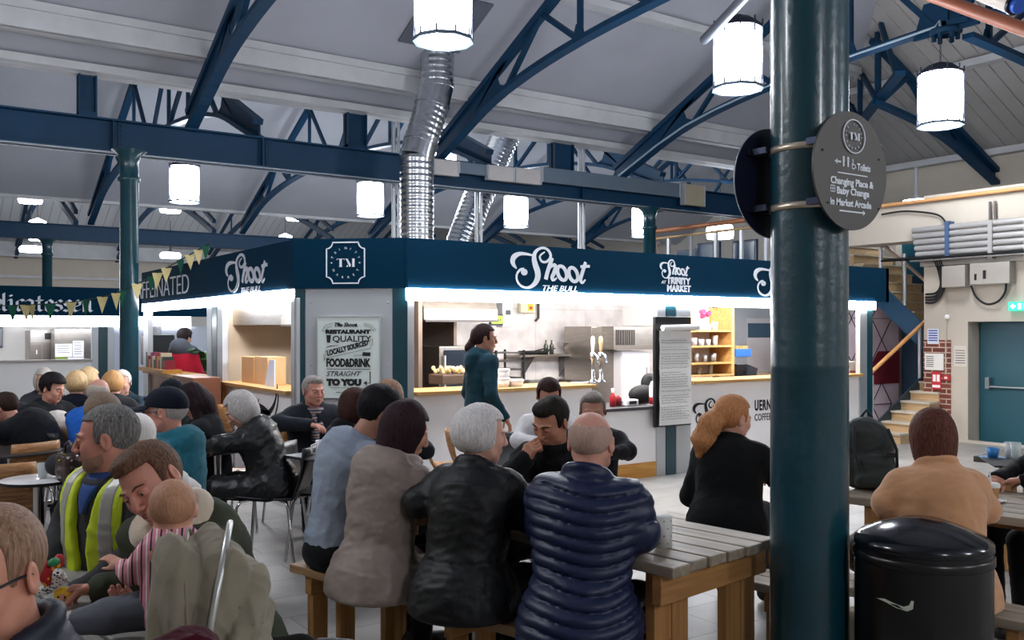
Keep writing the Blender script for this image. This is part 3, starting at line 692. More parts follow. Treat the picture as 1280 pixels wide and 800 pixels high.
ptxt('FOOD&DRINK',U(205),V(498),.135,.71,0,.005); ptxt('STRAIGHT',U(205),V(586),.085,.56,.35,.0); ptxt('TO YOU',U(205),V(668),.10,.56,0,.007); ptxt('www.shootthebull.co.uk',U(290),V(738),.022,.42,.1)
q=MB()
def pst(P,wd=.006):
    q.ribbon([(U(x)*pw,V(y)*ph,w*.001 if w>.5 else wd) for x,y,w in P],nP*.0085,chd,(0,0,1),.002)
for P in ([(205,522,4),(605,522,4)],[(250,693,2.5),(570,693,2.5)],[(603,545,8),(603,648,8),(545,648,6)],[(200,355,3),(600,262,3),(608,330,3),(195,425,3),(198,355,3)],[(600,262,3),(625,245,3),(628,300,3),(610,305,3)],[(195,425,3),(185,445,3),(182,385,3)],
    [(205,325,4),(240,312,7),(315,305,2)],[(455,398,3),(540,393,4)],[(165,175,2.5),(195,125,2.5),(265,100,2.5)],[(190,175,2.5),(215,145,2.5),(262,128,2.5)],[(165,175,2.5),(190,175,2.5)],[(545,105,2.5),(610,120,2.5),(655,165,2.5),(630,172,2.5),(600,135,2.5),(548,125,2.5)]): pst(P)
for P in ([(205,212),(247,212),(240,282),(212,282)],[(535,368),(606,368),(606,402),(535,402)],[(545,648),(572,628),(572,668)],[(330,100),(300,112),(335,138)],[(480,105),(455,118),(490,138)]):
    q.prism([(U(x)*pw,V(y)*ph) for x,y in P][::-1],nP*.0085,chd,(0,0,1),.002)
q.build('drawing',INK,po)
# =============================================================== things inside the kiosk
def boxthing(name,label,cat,x0,y0,x1,y1,Y,dep,mat,bevel=.006,parts=None,group=None):
    """thing whose front face sits on plane Y and spans the given photo rectangle"""
    a=onY(x0,y1,Y); c=onY(x1,y1,Y); zt=onY((x0+x1)/2,y0,Y)[2]; zb=onY((x0+x1)/2,y1,Y)[2]
    w=c[0]-a[0]; q=MB(); q.box(-w/2,0,0,w/2,dep,zt-zb); o=q.build(name,mat,None,((a[0]+c[0])/2,Y,zb),bevel=bevel); tag(o,label,cat,group); return o,w,zt-zb
def sub(o,name,mat,fn,bevel=0):
    q=MB(); fn(q); return q.build(name,mat,o,bevel=bevel)
# fridge/oven units
o,w,h=boxthing('combi_oven','dark glass-fronted oven below the left extractor hood','oven',549,433,600,500,9.0,.7,STAIN)
sub(o,'door',M('oven_glass','#1d2530',.15,.2,.05,3),lambda q:q.box(-w*.38,-.02,.03,w*.44,0,h-.04)); sub(o,'handle',ALU,lambda q:q.box(-w*.42,-.05,.1,-w*.39,-.02,h-.1))
o,w,h=boxthing('tall_fridge','white tall fridge with a green sticker at the back of the kiosk','fridge',776,439,811,520,9.6,.6,M('fridge_white','#d8d6dc',.3,0,.02,3))
sub(o,'handle',ALU,lambda q:q.box(w*.36,-.04,h*.3,w*.40,0,h*.75)); sub(o,'sticker',M('green_sticker','#2e9a3c',.5,0,0),lambda q:q.box(-w*.42,-.004,h*.80,-w*.2,0,h*.90)); sub(o,'door',M('fridge_door','#dcdae0',.3,0,.02,3),lambda q:q.box(-w*.48,-.02,.02,w*.48,0,h-.02),.005)
o,w,h=boxthing('steel_cabinet','tall stainless cabinet with a vent grille above the white fridge','cabinet',739,408,771,520,9.75,.6,STAIN)
o,w,h=boxthing('cooling_unit','stainless cooling unit with louvred grille over the fridge','cooling unit',767,408,819,437,9.5,.6,STAIN)
sub(o,'grille',M('grille_dark','#4a4644',.5,.5,.05,5),lambda q:[q.box(-w*.45+k*w*.052,-.008,h*.2,-w*.45+k*w*.052+w*.03,0,h*.85) for k in range(9)])
o,w,h=boxthing('upper_cabinet','pale cupboard fixed high at the right of the kitchen wall','cabinet',802,378,819,407,9.4,.4,WHITE)
# electrical units
o,w,h=boxthing('control_box','grey wall control unit with a slot beside the extractor hood','control box',628,374,640,409,9.9,.15,ALUL)
sub(o,'slot',BLACK,lambda q:q.box(-.02,-.004,h*.45,.05,0,h*.6))
o,w,h=boxthing('display_unit','small black unit with a lit green display above the worker','display',613.5,393,629,407,9.3,.05,BLACK)
sub(o,'screen',M('green_lcd','#a8e020',.4,0,0,emit='#8fe010',estr=1.2),lambda q:q.box(-w*.42,-.004,h*.2,w*.42,0,h*.85))
sub(o,'digits',INK,lambda q:[q.box(-w*.3+k*w*.17,-.006,h*.4,-w*.2+k*w*.17,-.004,h*.62) for k in range(4)])
o,w,h=boxthing('isolator_switch','cream and yellow isolator switch on the white kitchen wall','switch',651,378,669,391,KB-.08,.08,M('cream_plastic','#d9d2b0',.5,0,.03,5))
sub(o,'yellow_plate',M('yellow_plate','#d8b832',.5,0,0),lambda q:q.box(.0,-.006,h*.2,w*.35,0,h*.9)); sub(o,'switch',M('red_knob','#aa2a22',.4,0,0),lambda q:q.box(w*.1,-.02,h*.35,w*.25,-.006,h*.6))
p=onY(673,380,KB-.03); q=MB(); q.tube([(0,0,.05),(0,0,-.2),(-.05,0,-.24)],.018,8); tag(q.build('conduit',M('conduit_dark','#3a3532',.6,0,.1,8),None,p),'short dark conduit bend on the white kitchen wall','conduit')
# wall shelf with things
a=onY(650,443,10.2); c=onY(737,446,10.2)
sh=thing('wall_shelf','stainless wall shelf with bracket at the back of the kitchen','shelf',(a[0],10.2,a[2]-.01)); L=c[0]-a[0]
MB().box(0,0,-.03,L,.34,0).build('board',STAIN,sh,bevel=.003)
for x in(.25,L-.3): MB().prism([(0,0),(.3,0),(.3,-.3)],(x,.03,-.03),(0,1,0),(0,0,1),.02).build('bracket',M('bracket','#6e6a68',.4,.6,.05,4),sh)
zs=a[2]-.01
def onshelf(x,Y=10.35): return XY(x,Y)
q=MB(); q.lathe([(1e-3,0),(.11,.005),(.15,.04),(.215,.15),(.22,.165),(.205,.165),(.14,.05),(1e-3,.02)],(0,0,0),24); o=q.build('colander',CHROME,None,(onshelf(718),10.37,zs)); tag(o,'stainless colander bowl on the wall shelf','bowl')
for k,(x,lab) in enumerate(((661,'leftmost dark frying pan stacked on the wall shelf'),(674,'right-hand dark frying pan stacked on the wall shelf'))):
    t=thing('frying_pan',lab,'pan',(onshelf(x),10.36,zs+.001)); MB().lathe([(1e-3,0),(.11,0),(.15,.05),(.14,.05),(.1,.012),(1e-3,.012)],(0,0,0),20).build('bowl',BLACKM,t); MB().bar((.12,0,.05),(.3,.02,.08),.025,.015).build('handle',BLACKM,t)
for k,x in enumerate((683,690)):
    q=MB(); q.lathe([(1e-3,0),(.032,0),(.034,.12),(.012,.16),(.012,.2),(1e-3,.2)],(0,0,0),14); o=q.build('bottle',M('dark_bottle','#3a4038',.25,0,.05,5),None,(onshelf(x),10.36,zs)); tag(o,['slim dark bottle left of its twin on the wall shelf','slim dark bottle nearest the colander on the wall shelf'][k],'bottle','bottles on the wall shelf')
# dark wire rack
a=onY(620,438,9.9); c=onY(655,438,9.9); rk=thing('tray_rack','dark metal tray rack behind the worker','rack',(a[0],9.9,.0)); L=c[0]-a[0]
for x in(0,L):
    for y in(0,.45): MB().box(x-.012,y-.012,0,x+.012,y+.012,a[2]).build('upright',BLACKM,rk)
for k in range(6): MB().box(0,-.0,.75+k*.11,L,.45,.765+k*.11).build('shelf',M('rack_steel','#4c4a4a',.4,.6,.05,5),rk)
# prep counter
a=onY(634,481,8.5); c=onY(738,481,8.5); pc=thing('prep_counter','long stainless prep counter behind the oak counter','counter',(a[0],8.5,0)); L=c[0]-a[0]; H=a[2]
MB().box(0,0,.1,L,.7,H-.04).build('body',STAIN,pc); MB().box(-.02,-.03,H-.04,L+.02,.72,H).build('top',CHROME,pc,bevel=.004)
# food boxes on the counter
def tub(x,y0,y1,w,lab,Y=KY+.15,m=WHITE,lid=True,z=ZC,nm='takeaway_tub',cat='tub'):
    h=abs(onY(x,y0,Y)[2]-onY(x,y1,Y)[2]); t=thing(nm,lab,cat,(XY(x,Y),Y,z),0,None)
    MB().lathe([(1e-3,0),(w*.42,0),(w*.5,h-.01),(w*.46,h-.01),(1e-3,.01)],(0,0,0),20).build('cup',m,t)
    if lid: MB().lathe([(1e-3,h),(w*.52,h),(w*.53,h-.02),(w*.5,h-.022)],(0,0,0),20).build('lid',m,t)
    return t
tub(628,482,494,.15,'lower white round tub on the counter by the worker'); tub(628,482,494,.145,'upper white tub stacked by the worker',z=ZC+.085)
tub(644,494,503,.17,'short white round tub right of the stacked ones')
# popcorn-like food in tray
t=thing('food_tray','dark tray heaped with pale crisps below the oven','tray',(XY(572,8.3),8.3,ZC+.0)); MB().box(-.24,-.1,0,.24,.2,.1).build('tray',M('tray_brown','#4a3526',.6,0,.1,8),t,bevel=.01)
q=MB(); rr=random.Random(3)
for k in range(60): q.sphere((rr.uniform(-.2,.2),rr.uniform(-.08,.18),.11+rr.uniform(0,.06)),rr.uniform(.015,.028),3)
o=q.build('crisps',M('crisps','#e6c98c',.7,0,.2,30),t); o['kind']='stuff'
# beer taps
for k,(x,lab) in enumerate(((741,'left chrome beer tap with white handle'),(751,'right chrome beer tap with pale handle'))):
    t=thing('beer_tap',lab,'beer tap',(XY(x,KY+.2),KY+.2,ZC),0,'beer taps on the counter')
    q=MB(); q.lathe([(.05,0),(.05,.02),(.022,.04),(.02,.24),(.03,.26),(.03,.32),(1e-3,.33)],(0,0,0),16); q.tube([(0,0,.29),(0,-.06,.30),(0,-.09,.26),(0,-.09,.2)],.013,8); q.build('font',CHROME,t)
    q=MB(); q.lathe([(.012,0),(.018,.06),(.024,.12),(.018,.17),(1e-3,.18)],(0,-.0,.32),12); q.build('handle',[PAPER,M('tan_handle','#c9a074',.5,0,.05,5)][k],t)
# lower desk things
t=thing('sauce_bottle','red sauce bottle with clear top on the dark worktop','bottle',(XY(766,KY+.15),KY+.15,ZD)); MB().lathe([(1e-3,0),(.035,0),(.036,.1),(.02,.13),(.012,.16),(1e-3,.16)],(0,0,0),16).build('body',M('red_plastic','#b01f2a',.3,0,.05,5),t); MB().lathe([(.012,.14),(.02,.19),(1e-3,.2)],(0,0,0),12).build('cap',WHITE,t)
t=thing('sauce_bottle','dark red sauce bottle right of the clear-topped one','bottle',(XY(773,KY+.18),KY+.18,ZD)); MB().lathe([(1e-3,0),(.035,0),(.036,.08),(.02,.11),(1e-3,.12)],(0,0,0),16).build('body',M('dark_red_plastic','#7c1820',.3,0,.05,5),t)
t=thing('card_machine','white card machine lying on the dark worktop','card machine',(XY(788,KY+.12),KY+.12,ZD)); MB().box(-.09,-.04,0,.09,.06,.07).build('body',WHITE,t,bevel=.015); MB().box(-.05,-.044,.02,.05,-.04,.055).build('screen',BLACK,t)
t=thing('jacket_bundle','black jacket bundled beside the menu board','jacket',(XY(805,KY+.3),KY+.3,ZD)); 
q=MB(); q.sphere((0,0,.10),.16,10,(1.3,.8,.7)); q.sphere((.1,.02,.22),.12,10,(.9,.7,1.0)); q.build('body',BLACKM,t)
t=thing('squeezy_bottle','white and red bottle next to the menu board','bottle',(XY(816,KY+.15),KY+.15,ZD)); MB().lathe([(1e-3,0),(.04,0),(.04,.08)],(0,0,0),14).build('base',M('red_plastic','#b01f2a'),t); MB().lathe([(.04,.08),(.04,.2),(.02,.25),(1e-3,.26)],(0,0,0),14).build('top',WHITE,t)
# menu board with paper roll
BY=KY-.08
a=onY(819,394,BY); c=onY(864,531,BY); t=thing('menu_board','tall black board with a hand-written paper roll menu on the kiosk post','menu board',(a[0],BY,c[2])); L=c[0]-a[0]; H=onY(841,394,BY)[2]-onY(841,531,BY)[2]
MB().box(0,0,0,L,.04,H).build('board',BLACK,t,bevel=.006)
MB().box(.02,-.03,H-.155,L+.03,-.0,H-.135).build('roll_rail',BLACK,t)
q=MB(); q.tube([(.06,-.05,H-.125),(L+.05,-.05,H-.115)],.032,16); q.build('paper_roll',PAPER,t)
q=MB(); n=10; vs=[];x0,x1=.035,L-.03
for j in range(n+1):
    z=H-.14-(H-.16)*j/n; vs+=[(x0,-.03+.006*math.sin(j*2.1),z),(x1,-.03+.006*math.cos(j*1.7),z)]
q.add(vs,[(2*j,2*j+1,2*j+3,2*j+2) for j in range(n)]); q.build('paper_strip',PAPER,t)
q=MB(); rr=random.Random(5); z=H-.26
while z>.05:
    head=rr.random()<.25; x=x0+.02
    xe=x1-.03-rr.random()*(.16 if head else .08)
    while x<xe:
        wl=rr.uniform(.015,.045); P=[(x+wl*j/5,z+rr.uniform(-.005,.006),.0035) for j in range(6)]; q.ribbon(P,(0,-.0375,0),(1,0,0),(0,0,1),.001); x+=wl+.012
    z-=.026 if rr.random()<.75 else .048
q.build('handwriting',INK,t)
# wood shelf unit in the right bay
SY=8.0
a=XY(862,SY); c=XY(918,SY); su=thing('shelf_unit','light wood open shelf unit in the right hand bay','shelf unit',(a,SY,1.03)); L=c-a
MB().box(L-.05,0,0,L,.4,.86).build('side_panel',GOLDW,su); MB().box(0,0,0,.03,.4,.86).build('side_panel',GOLDW,su); MB().box(0,.38,0,L,.4,.86).build('back_panel',M('shelf_back','#d8cfc8',.5,0,.03,4),su)
for z in(.0,.15,.36,.55): MB().box(.03,0,z,L-.05,.38,z+.022).build('shelf',GOLDW,su,bevel=.003)
rr=random.Random(9)
for k,(zz,n_) in enumerate(((.572,5),(.382,5),(.172,4),(.022,3))):
    for j in range(n_):
        x=a+.08+j*(L-.18)/n_; g=rr.uniform(.03,.045); hh=rr.uniform(.07,.13)
        q=MB(); q.lathe([(1e-3,0),(g*.8,0),(g,hh),(g*.92,hh),(g*.7,.01),(1e-3,.01)],(0,0,0),14)
        o=q.build('drinking_glass' if k<2 else 'bowl',M('glassware','#e8e6ea',.08,0,0,alpha=.5) if k<2 else M('grey_crockery','#8c8a8a',.3,.2,.1,8),None,(x,SY+.12,1.03+zz)); tag(o,['clear glasses on the top wood shelf','clear glasses on the middle wood shelf','grey bowls on the lower wood shelf','grey bowls on the bottom wood shelf'][k]+', '+['first','second','third','fourth','fifth'][j]+' from left',['glass','glass','bowl','bowl'][k],'crockery on the wood shelves')
t=thing('flower_pot','small vase with pink flowers on the top wood shelf','vase',(XY(881,SY+.1),SY+.1,1.03+.572+.0)); MB().lathe([(1e-3,0),(.04,0),(.05,.1),(.03,.14)],(0,0,0),14).build('vase',M('glassware','#e8e6ea'),t)
q=MB(); 
for j in range(14): q.sphere((rr.uniform(-.05,.05),rr.uniform(-.04,.04),.19+rr.uniform(-.03,.05)),.028,4)
q.build('flowers',M('pink_petals','#c0325e',.6,0,.2,20),t)
# rear opening frame, basket, till
o,w,h=boxthing('window_frame','pale framed rear window opening of the kiosk','window',918,382,970,470,KB-.06,.05,ALUL)
sub(o,'opening',M('far_view_grey','#c9c6c6',.6,0,.05,3),lambda q:q.box(-w*.2,-.01,h*.02,w*.45,0,h*.82)); sub(o,'blind',M('blind_teal','#3f5a6c',.5,0,.05,3),lambda q:q.box(-w*.2,-.02,h*.55,w*.45,-.01,h*.75))
o,w,h=boxthing('blue_crate','blue crate of small packets right of the wood shelves','crate',920,436,939,446,8.9,.25,M('blue_crate','#2a5db0',.5,0,.05,4)); 
o2=sub(o,'packets',M('packets','#b08a50',.6,0,.4,50),lambda q:[q.box(-w*.4+k*w*.2,.02,h*.5,-w*.25+k*w*.2,.15,h*1.35) for k in range(4)])
o,w,h=boxthing('till','black till screen and keypad right of the wood shelves','till',921,455,935,483,8.3,.12,BLACK); sub(o,'screen',M('till_screen','#20262e',.2,0,0),lambda q:q.cbox((.14,-.02,h*.55),(.09,.02,.1),Euler((0,.3,.0)).to_matrix()))
o,w,h=boxthing('yellow_box','small yellow box on the oak counter by the big column','box',956,474,965.5,483,KY+.15,.1,M('yellow_card','#c9a520',.5,0,.05,5))
o,w,h=boxthing('grey_shelf','grey ledge under the rear window of the kiosk','shelf',918,466,1000,471,9.6,.3,M('ledge','#8f7d6e',.5,0,.05,5))
# right of the column: rack with papers
o,w,h=boxthing('paper_rack','white rack of leaflets seen right of the big column','rack',1056,388,1076,455,9.5,.3,M('rack_white','#cfcac8',.5,0,.1,8)); sub(o,'leaflets',M('leaflets','#4a4550',.6,0,.5,60),lambda q:[q.box(-w*.4,-.02,h*(.06+.19*k),w*.3,0,h*(.15+.19*k)) for k in range(5)])
o,w,h=boxthing('box_pile','pale boxes on the oak counter right of the big column','boxes',1057,452,1075,481,KY+.2,.25,M('pale_boxes','#cdbfb6',.6,0,.2,20)); sub(o,'labels',M('label_red','#a8504a',.6,0,.2,30),lambda q:[q.box(-w*.4,-.005,h*.1,w*.2,0,h*.25),q.box(-w*.2,-.005,h*.5,w*.4,0,h*.62)])
# left bay: cardboard boxes and paper
CARD=M('cardboard','#b08358',.8,0,.08,5)
def lbox(x0,x1,y0,y1,X,dep,m,name,lab,cat):
    a=YX(x0,X); c=YX(x1,X); zt=onX((x0+x1)/2,y0,X)[2]; q=MB(); q.box(0,-(a-c)/2,0,dep,(a-c)/2,zt-1.035); return tag(q.build(name,m,None,(X,(a+c)/2,1.035),bevel=.003),lab,cat)
lbox(302,317,446,474,KX+.12,.2,CARD,'cardboard_box','left cardboard box on the side counter','box'); lbox(318,334,446,474,KX+.13,.2,M('cardboard_pale','#bb9065',.8,0,.08,5),'cardboard_box','right cardboard box touching its twin on the side counter','box')
t=thing('paper_stack','white folded papers propped on the side counter','papers',(KX+.1,YX(338,KX+.1),1.035)); MB().prism([(0,0),(.28,0),(.28,.27),(.15,.27),(.06,.15)],(0,.14,0),(0,-1,0),(0,0,1),.01).build('sheet',M('bluish_paper','#cfd3e4',.7,0,.04,6),t)
# ---------------------------------------------------------------- second stall behind the left face (see-through bay)
st=thing('coffee_stall','angled stall with navy fascia lettered Caffeinated, open at the side','stall',(KX,10.6,0))
S0=Vector((-KX,-10.6,0))
def sf(q,n,m,bevel=0):
    q.v=[(p[0]-KX,p[1]-10.6,p[2]) for p in q.v]; return q.build(n,m,st,bevel=bevel)
q=MB(); q.box(KX+.05,KB+.1,0,KX+.12,14.1,.98); sf(q,'lower_panel',M('stall_panel','#8a5a3c',.5,0,.05,3))
q=MB(); q.box(KX,KB+.08,.98,KX+.4,14.1,1.02); sf(q,'counter_top',GOLDW)
xg=KX+2.6
q=MB(); q.box(xg,10.7,0,xg+.08,10.9,2.3); q.box(xg,12.6,0,xg+.08,12.85,2.3); q.box(xg,14.3,0,xg+.08,14.6,2.3); sf(q,'rear_post',STEELD)
q=MB(); q.box(xg,10.7,2.25,xg+.1,17,2.6); sf(q,'rear_fascia',FASC)
q=MB(); q.box(xg,10.7,2.1,xg+.08,14.6,2.24); sf(q,'rear_light',LEDD)
q=MB(); q.box(xg+3,10.8,0,xg+3.05,20,2.2); sf(q,'painted_board',M('turquoise_mural','#4f98b4',.7,0,.35,1.6))
# plant and brown cabinet
t=thing('potted_plant','tall green potted plant seen through the coffee stall','plant',onY(257,470,13.6)[:2]+(0,)); 
q=MB(); rr=random.Random(11)
for k in range(16):
    a=rr.uniform(0,2*PI); l=rr.uniform(.35,.7); P=[(0,0,1.0)]; 
    for j in range(1,6): u=j/5; P.append((math.cos(a)*l*u*.8,math.sin(a)*l*u*.8,1.0+l*1.4*u-.9*l*u*u))
    for j in range(5):
        wd=.07*math.sin(PI*(j+.6)/6); n=Vector((-math.sin(a),math.cos(a),0)); p=Vector(P[j]);r=Vector(P[j+1]); w2=.07*math.sin(PI*(j+1.4)/6.2)
        q.add([p-n*wd,p+n*wd,r+n*w2,r-n*w2],[(0,1,2,3)])
q.build('leaves',M('leaf_green','#3f6b3a',.45,0,.3,8),t); MB().lathe([(1e-3,.6),(.14,.6),(.17,.98),(.15,1.0),(1e-3,.98)],(0,0,0),16).build('pot',M('pot_brown','#6a3a2a',.6,0,.1,5),t)
MB().box(-.3,-.2,0,.3,.2,.6).build('plinth',M('plinth_brown','#5c3a2c',.6,0,.08,4),t)
t=thing('brown_cabinet','dark brown cabinet at the end of the coffee stall','cabinet',onX(245,600,KX-.25)[:2]+(0,)); zt=onX(245,470,KX-.25)[2]; MB().box(-.15,-.42,0,.15,.42,zt).build('body',M('cabinet_brown','#6e3f26',.5,0,.06,4),t,bevel=.006); MB().box(-.16,-.4,.05,-.15,.4,zt-.1).build('door',M('cabinet_door','#74442a',.5,0,.06,4),t)
# shelf of books / packets
t=thing('packet_shelf','wooden ledge of red and dark packets by the slim column','shelf',onX(197,470,KX+.05)[:2]+(1.02,)); 
MB().box(-.1,-.7,0,.15,.7,.05).build('ledge',PINE,t)
for k in range(12): 
    c_=['#8a2030','#2a3a30','#c9b89a','#7a1c40','#b88a30'][k%5]; MB().box(-.04,-.55+k*.09,.05,.1,-.48+k*.09,.05+.12+.05*((k*7)%3)).build('packet',M('packet%d'%(k%5),c_,.6,0,.05,5),t)
t=thing('coffee_machine','dark coffee machine and grinder behind the slim column','coffee machine',onX(197,470,KX+.6)[:2]+(1.03,)); MB().box(-.2,-.3,0,.2,.3,.5).build('body',M('machine_dark','#2c3034',.35,.5,.1,5),t,bevel=.02); MB().lathe([(.08,.5),(.1,.7),(.04,.52)],(0,.1,0),14).build('hopper',M('glassware','#e8e6ea'),t)
# =============================================================== delicatessen stall
DY=20.05
de=thing('delicatessen_stall','navy fascia delicatessen stall at far left with blackletter sign','stall',(1.5,DY,0))
def df(q,n,m,bevel=0):
    q.v=[(p[0]-1.5,p[1]-DY,p[2]) for p in q.v]; return q.build(n,m,de,bevel=bevel)
za=onY(75,358.5,DY)[2]; zb2=onY(75,394.5,DY)[2]; zl=onY(75,408,DY)[2]
q=MB(); q.box(-1,DY,zb2,8.6,DY+.06,za); df(q,'fascia',FASC)
for x0,x1 in((-1,XY(47,DY)),(XY(47.5,DY),XY(154,DY)),(XY(155,DY),XY(240,DY))):
    q=MB(); q.box(x0,DY+.01,zl,x1-.02,DY+.09,zb2-.003); df(q,'light_strip',LEDD)
def dpost(xa,xb,m,z1=None,y0=.02,y1=.1):
    q=MB(); q.box(XY(xa,DY),DY+y0,0,XY(xb,DY),DY+y1,z1 or zl); df(q,'post',m)
dpost(115,123,ALU); dpost(123.5,134.5,STEELD); dpost(135,142.5,ALU)
q=MB(); q.box(XY(143,DY),DY+.05,0,9,DY+.1,zl); df(q,'side_panel',M('pale_blue_panel','#c3c9d6',.4,0,.03,2))
q=MB(); q.box(-1,DY+3,0,9,DY+3.05,2.4); df(q,'back_wall',M('deli_wall','#d3d0cc',.5,0,.03,2))
q=MB(); q.box(-1,DY+.1,2.36,8.6,DY+3,2.4); df(q,'roof_panel',WHITE)
for x in(2.2,4.4): q=MB(); q.box(x-.5,DY+1.1,2.33,x+.5,DY+1.3,2.35); df(q,'ceiling_lamp',LEDD)
q=MB(); q.box(-1,DY+.03,0,XY(115,DY),DY+.1,.98); df(q,'lower_panel',WHITE)
q=MB(); q.box(-1,DY-.05,.98,XY(115,DY),DY+.4,1.02); df(q,'counter_top',STAIN)
# blackletter lettering: broad-nib strokes
NIB={'l':[[(0,1.5),(0,.12),(.12,0),(.25,.12)]],'i':[[(-.08,.88),(0,1),(.08,.9),(.08,.12),(.2,0),(.3,.1)],[(.02,1.35),(.1,1.25)]],
'c':[[(.42,.86),(.28,1),(.05,.84),(.05,.18),(.2,0),(.42,.16)]],'a':[[(.02,.82),(.16,1),(.4,.86),(.4,.14),(.5,0),(.6,.1)],[(.4,.56),(.08,.46),(.04,.16),(.16,0),(.38,.2)]],
't':[[(.12,1.3),(.12,.14),(.24,0),(.4,.12)],[(-.05,.93),(.34,.93)]],'e':[[(.42,.55),(.06,.42),(.06,.84),(.24,1),(.42,.82),(.42,.55)],[(.06,.5),(.06,.14),(.2,0),(.44,.16)]],
's':[[(.42,.84),(.26,1),(.04,.8),(.1,.58),(.36,.46),(.42,.2),(.2,0),(.0,.14)]],'n':[[(-.06,.88),(.04,1),(.1,.88),(.1,0)],[(.1,.82),(.34,1),(.46,.86),(.46,.12),(.56,0),(.66,.1)]],'D':[[(.1,1.4),(.1,.0)],[(-.1,1.3),(.4,1.45),(.8,1.1),(.75,.3),(.3,0),(-.05,.1)]]}
ADV={'l':.34,'i':.36,'c':.52,'a':.66,'t':.48,'e':.56,'s':.54,'n':.72,'D':1.0}
word='Delicatessen'; tot=sum(ADV[c] for c in word); x1=XY(117.5,DY); hgt=onY(60,372,DY)[2]-onY(60,388,DY)[2]; kk=hgt/1.12
scx=1.35; x=x1-tot*kk*scx
for ch in word:
    q=MB(); nibw=.2; ang=math.radians(40); nx,ny=math.cos(ang)*nibw/2,math.sin(ang)*nibw/2
    for S in NIB[ch]:
        for (ax,ay),(bx,by) in zip(S,S[1:]):
            poly=[(ax-nx,ay-ny),(ax+nx,ay+ny),(bx+nx,by+ny),(bx-nx,by-ny)]
            area=sum(poly[i][0]*poly[(i+1)%4][1]-poly[(i+1)%4][0]*poly[i][1] for i in range(4))
            if area<0: poly=poly[::-1]
            q.prism([(px*kk*scx,py*kk) for px,py in poly],(x-1.5,-.003,onY(60,389,DY)[2]),(1,0,0),(0,0,1),.008)
    q.build('blackletter_%s'%ch.lower(),LETTER,de); x+=ADV[ch]*kk*scx
# fridge with notices, shelves
def dbox(name,lab,cat,x0,x1,y0,y1,Y,dep,m): 
    o,w,h=boxthing(name,lab,cat,x0,y0,x1,y1,Y,dep,m); return o,w,h
o,w,h=dbox('steel_fridge','double stainless fridge behind the delicatessen counter','fridge',37.5,67,413,500,DY+1.6,.8,STAIN)
sub(o,'door',M('fridge_steel_door','#8d8682',.3,.9,.08,5),lambda q:q.box(-w*.46,-.03,0,-.02,0,h*.80)); sub(o,'door',M('fridge_steel_door','#8d8682'),lambda q:q.box(.02,-.03,0,w*.46,0,h*.80)); sub(o,'badge',WHITE,lambda q:q.box(-w*.25,-.035,h*.66,-w*.2,-.03,h*.72))
sub(o,'control_panel',M('fridge_panel','#b5b0ac',.3,.8,.05,5),lambda q:q.box(-w*.48,-.03,h*.83,w*.48,0,h)); sub(o,'thermostat',BLACK,lambda q:q.box(.05,-.035,h*.87,.2,-.03,h*.96))
o,w,h=dbox('steel_fridge','dark stainless fridge covered with white notices','fridge',68,115,411,505,DY+.9,.5,STAIN)
for k,(x0,x1,y0,y1,c_) in enumerate(((69,90,430,446,'#e3e1df'),(91,104.5,426,446,'#dcdbe0'),(70,84,446,452,'#6c8a2c'),(71,83.5,452,465,'#e3e1df'),(85,105,447,476,'#dedde6'),(70,84,468,490,'#e3e1df'))):
    aa=onY(x0,y0,DY+.9); cc=onY(x1,y1,DY+.9)
    MB().box(aa[0]-o.location.x,-.008,cc[2]-o.location.z,cc[0]-o.location.x,-.002,aa[2]-o.location.z).build('notice',M('notice%d'%k,c_,.7,0,.02,5),o)
    q=MB(); wd=cc[0]-aa[0]; z=aa[2]-.05
    while z>cc[2]+.05 and k!=2:
        q.box(aa[0]-o.location.x+wd*.12,-.010,z-o.location.z,cc[0]-o.location.x-wd*(.12+.2*random.random()),-.0085,z-o.location.z+.012); z-=.045
    if q.v: q.build('print',M('print_grey','#55565c',.8,0,0),o)
o,w,h=dbox('counter_display','glass deli display shelves with food at far left','display counter',-8,31,463,500,DY+.5,.6,M('display_steel','#a9a4a0',.3,.6,.1,6))
sub(o,'shelf',M('display_shelf','#d9d2c8',.4,0,.2,10),lambda q:[q.box(-w*.5,-.02,h*.05+k*h*.3,w*.5,0,h*.12+k*h*.3) for k in range(3)]); o2=sub(o,'food',M('deli_food','#b0824c',.6,0,.5,12),lambda q:[q.sphere((-w*.45+k*w*.06,-.05,h*(.22+.3*(k%3))),.05,5) for k in range(16)]); o2['kind']='stuff'
rr=random.Random(21)
for k in range(9):
    x=2+k*3.2; p=onY(x,460,DY+.8); hh=rr.uniform(.1,.22); q=MB(); q.lathe([(1e-3,0),(.05,0),(.05,hh*.7),(.025,hh*.8),(.025,hh),(1e-3,hh)],(0,0,0),12)
    o=q.build('jar',M('jar%d'%(k%4),['#d8d2cc','#5a3a2c','#8a5a50','#2c2a2a'][k%4],.3,0,.1,10),None,(p[0],DY+.8,onY(15,463,DY+.5)[2])); tag(o,['first','second','third','fourth','fifth','sixth','seventh','eighth','ninth'][k]+' jar from left on the delicatessen display','jar','jars on the delicatessen display')
o,w,h=dbox('wall_picture','dark framed menu picture at the far-left edge','picture',-6,3.5,408,435,DY+2.9,.04,M('picture_dark','#4a4c54',.5,0,.1,5)); sub(o,'sheet',M('menu_sheet','#8a8c94',.6,0,.1,9),lambda q:q.box(-w*.4,-.005,h*.1,w*.4,0,h*.9))
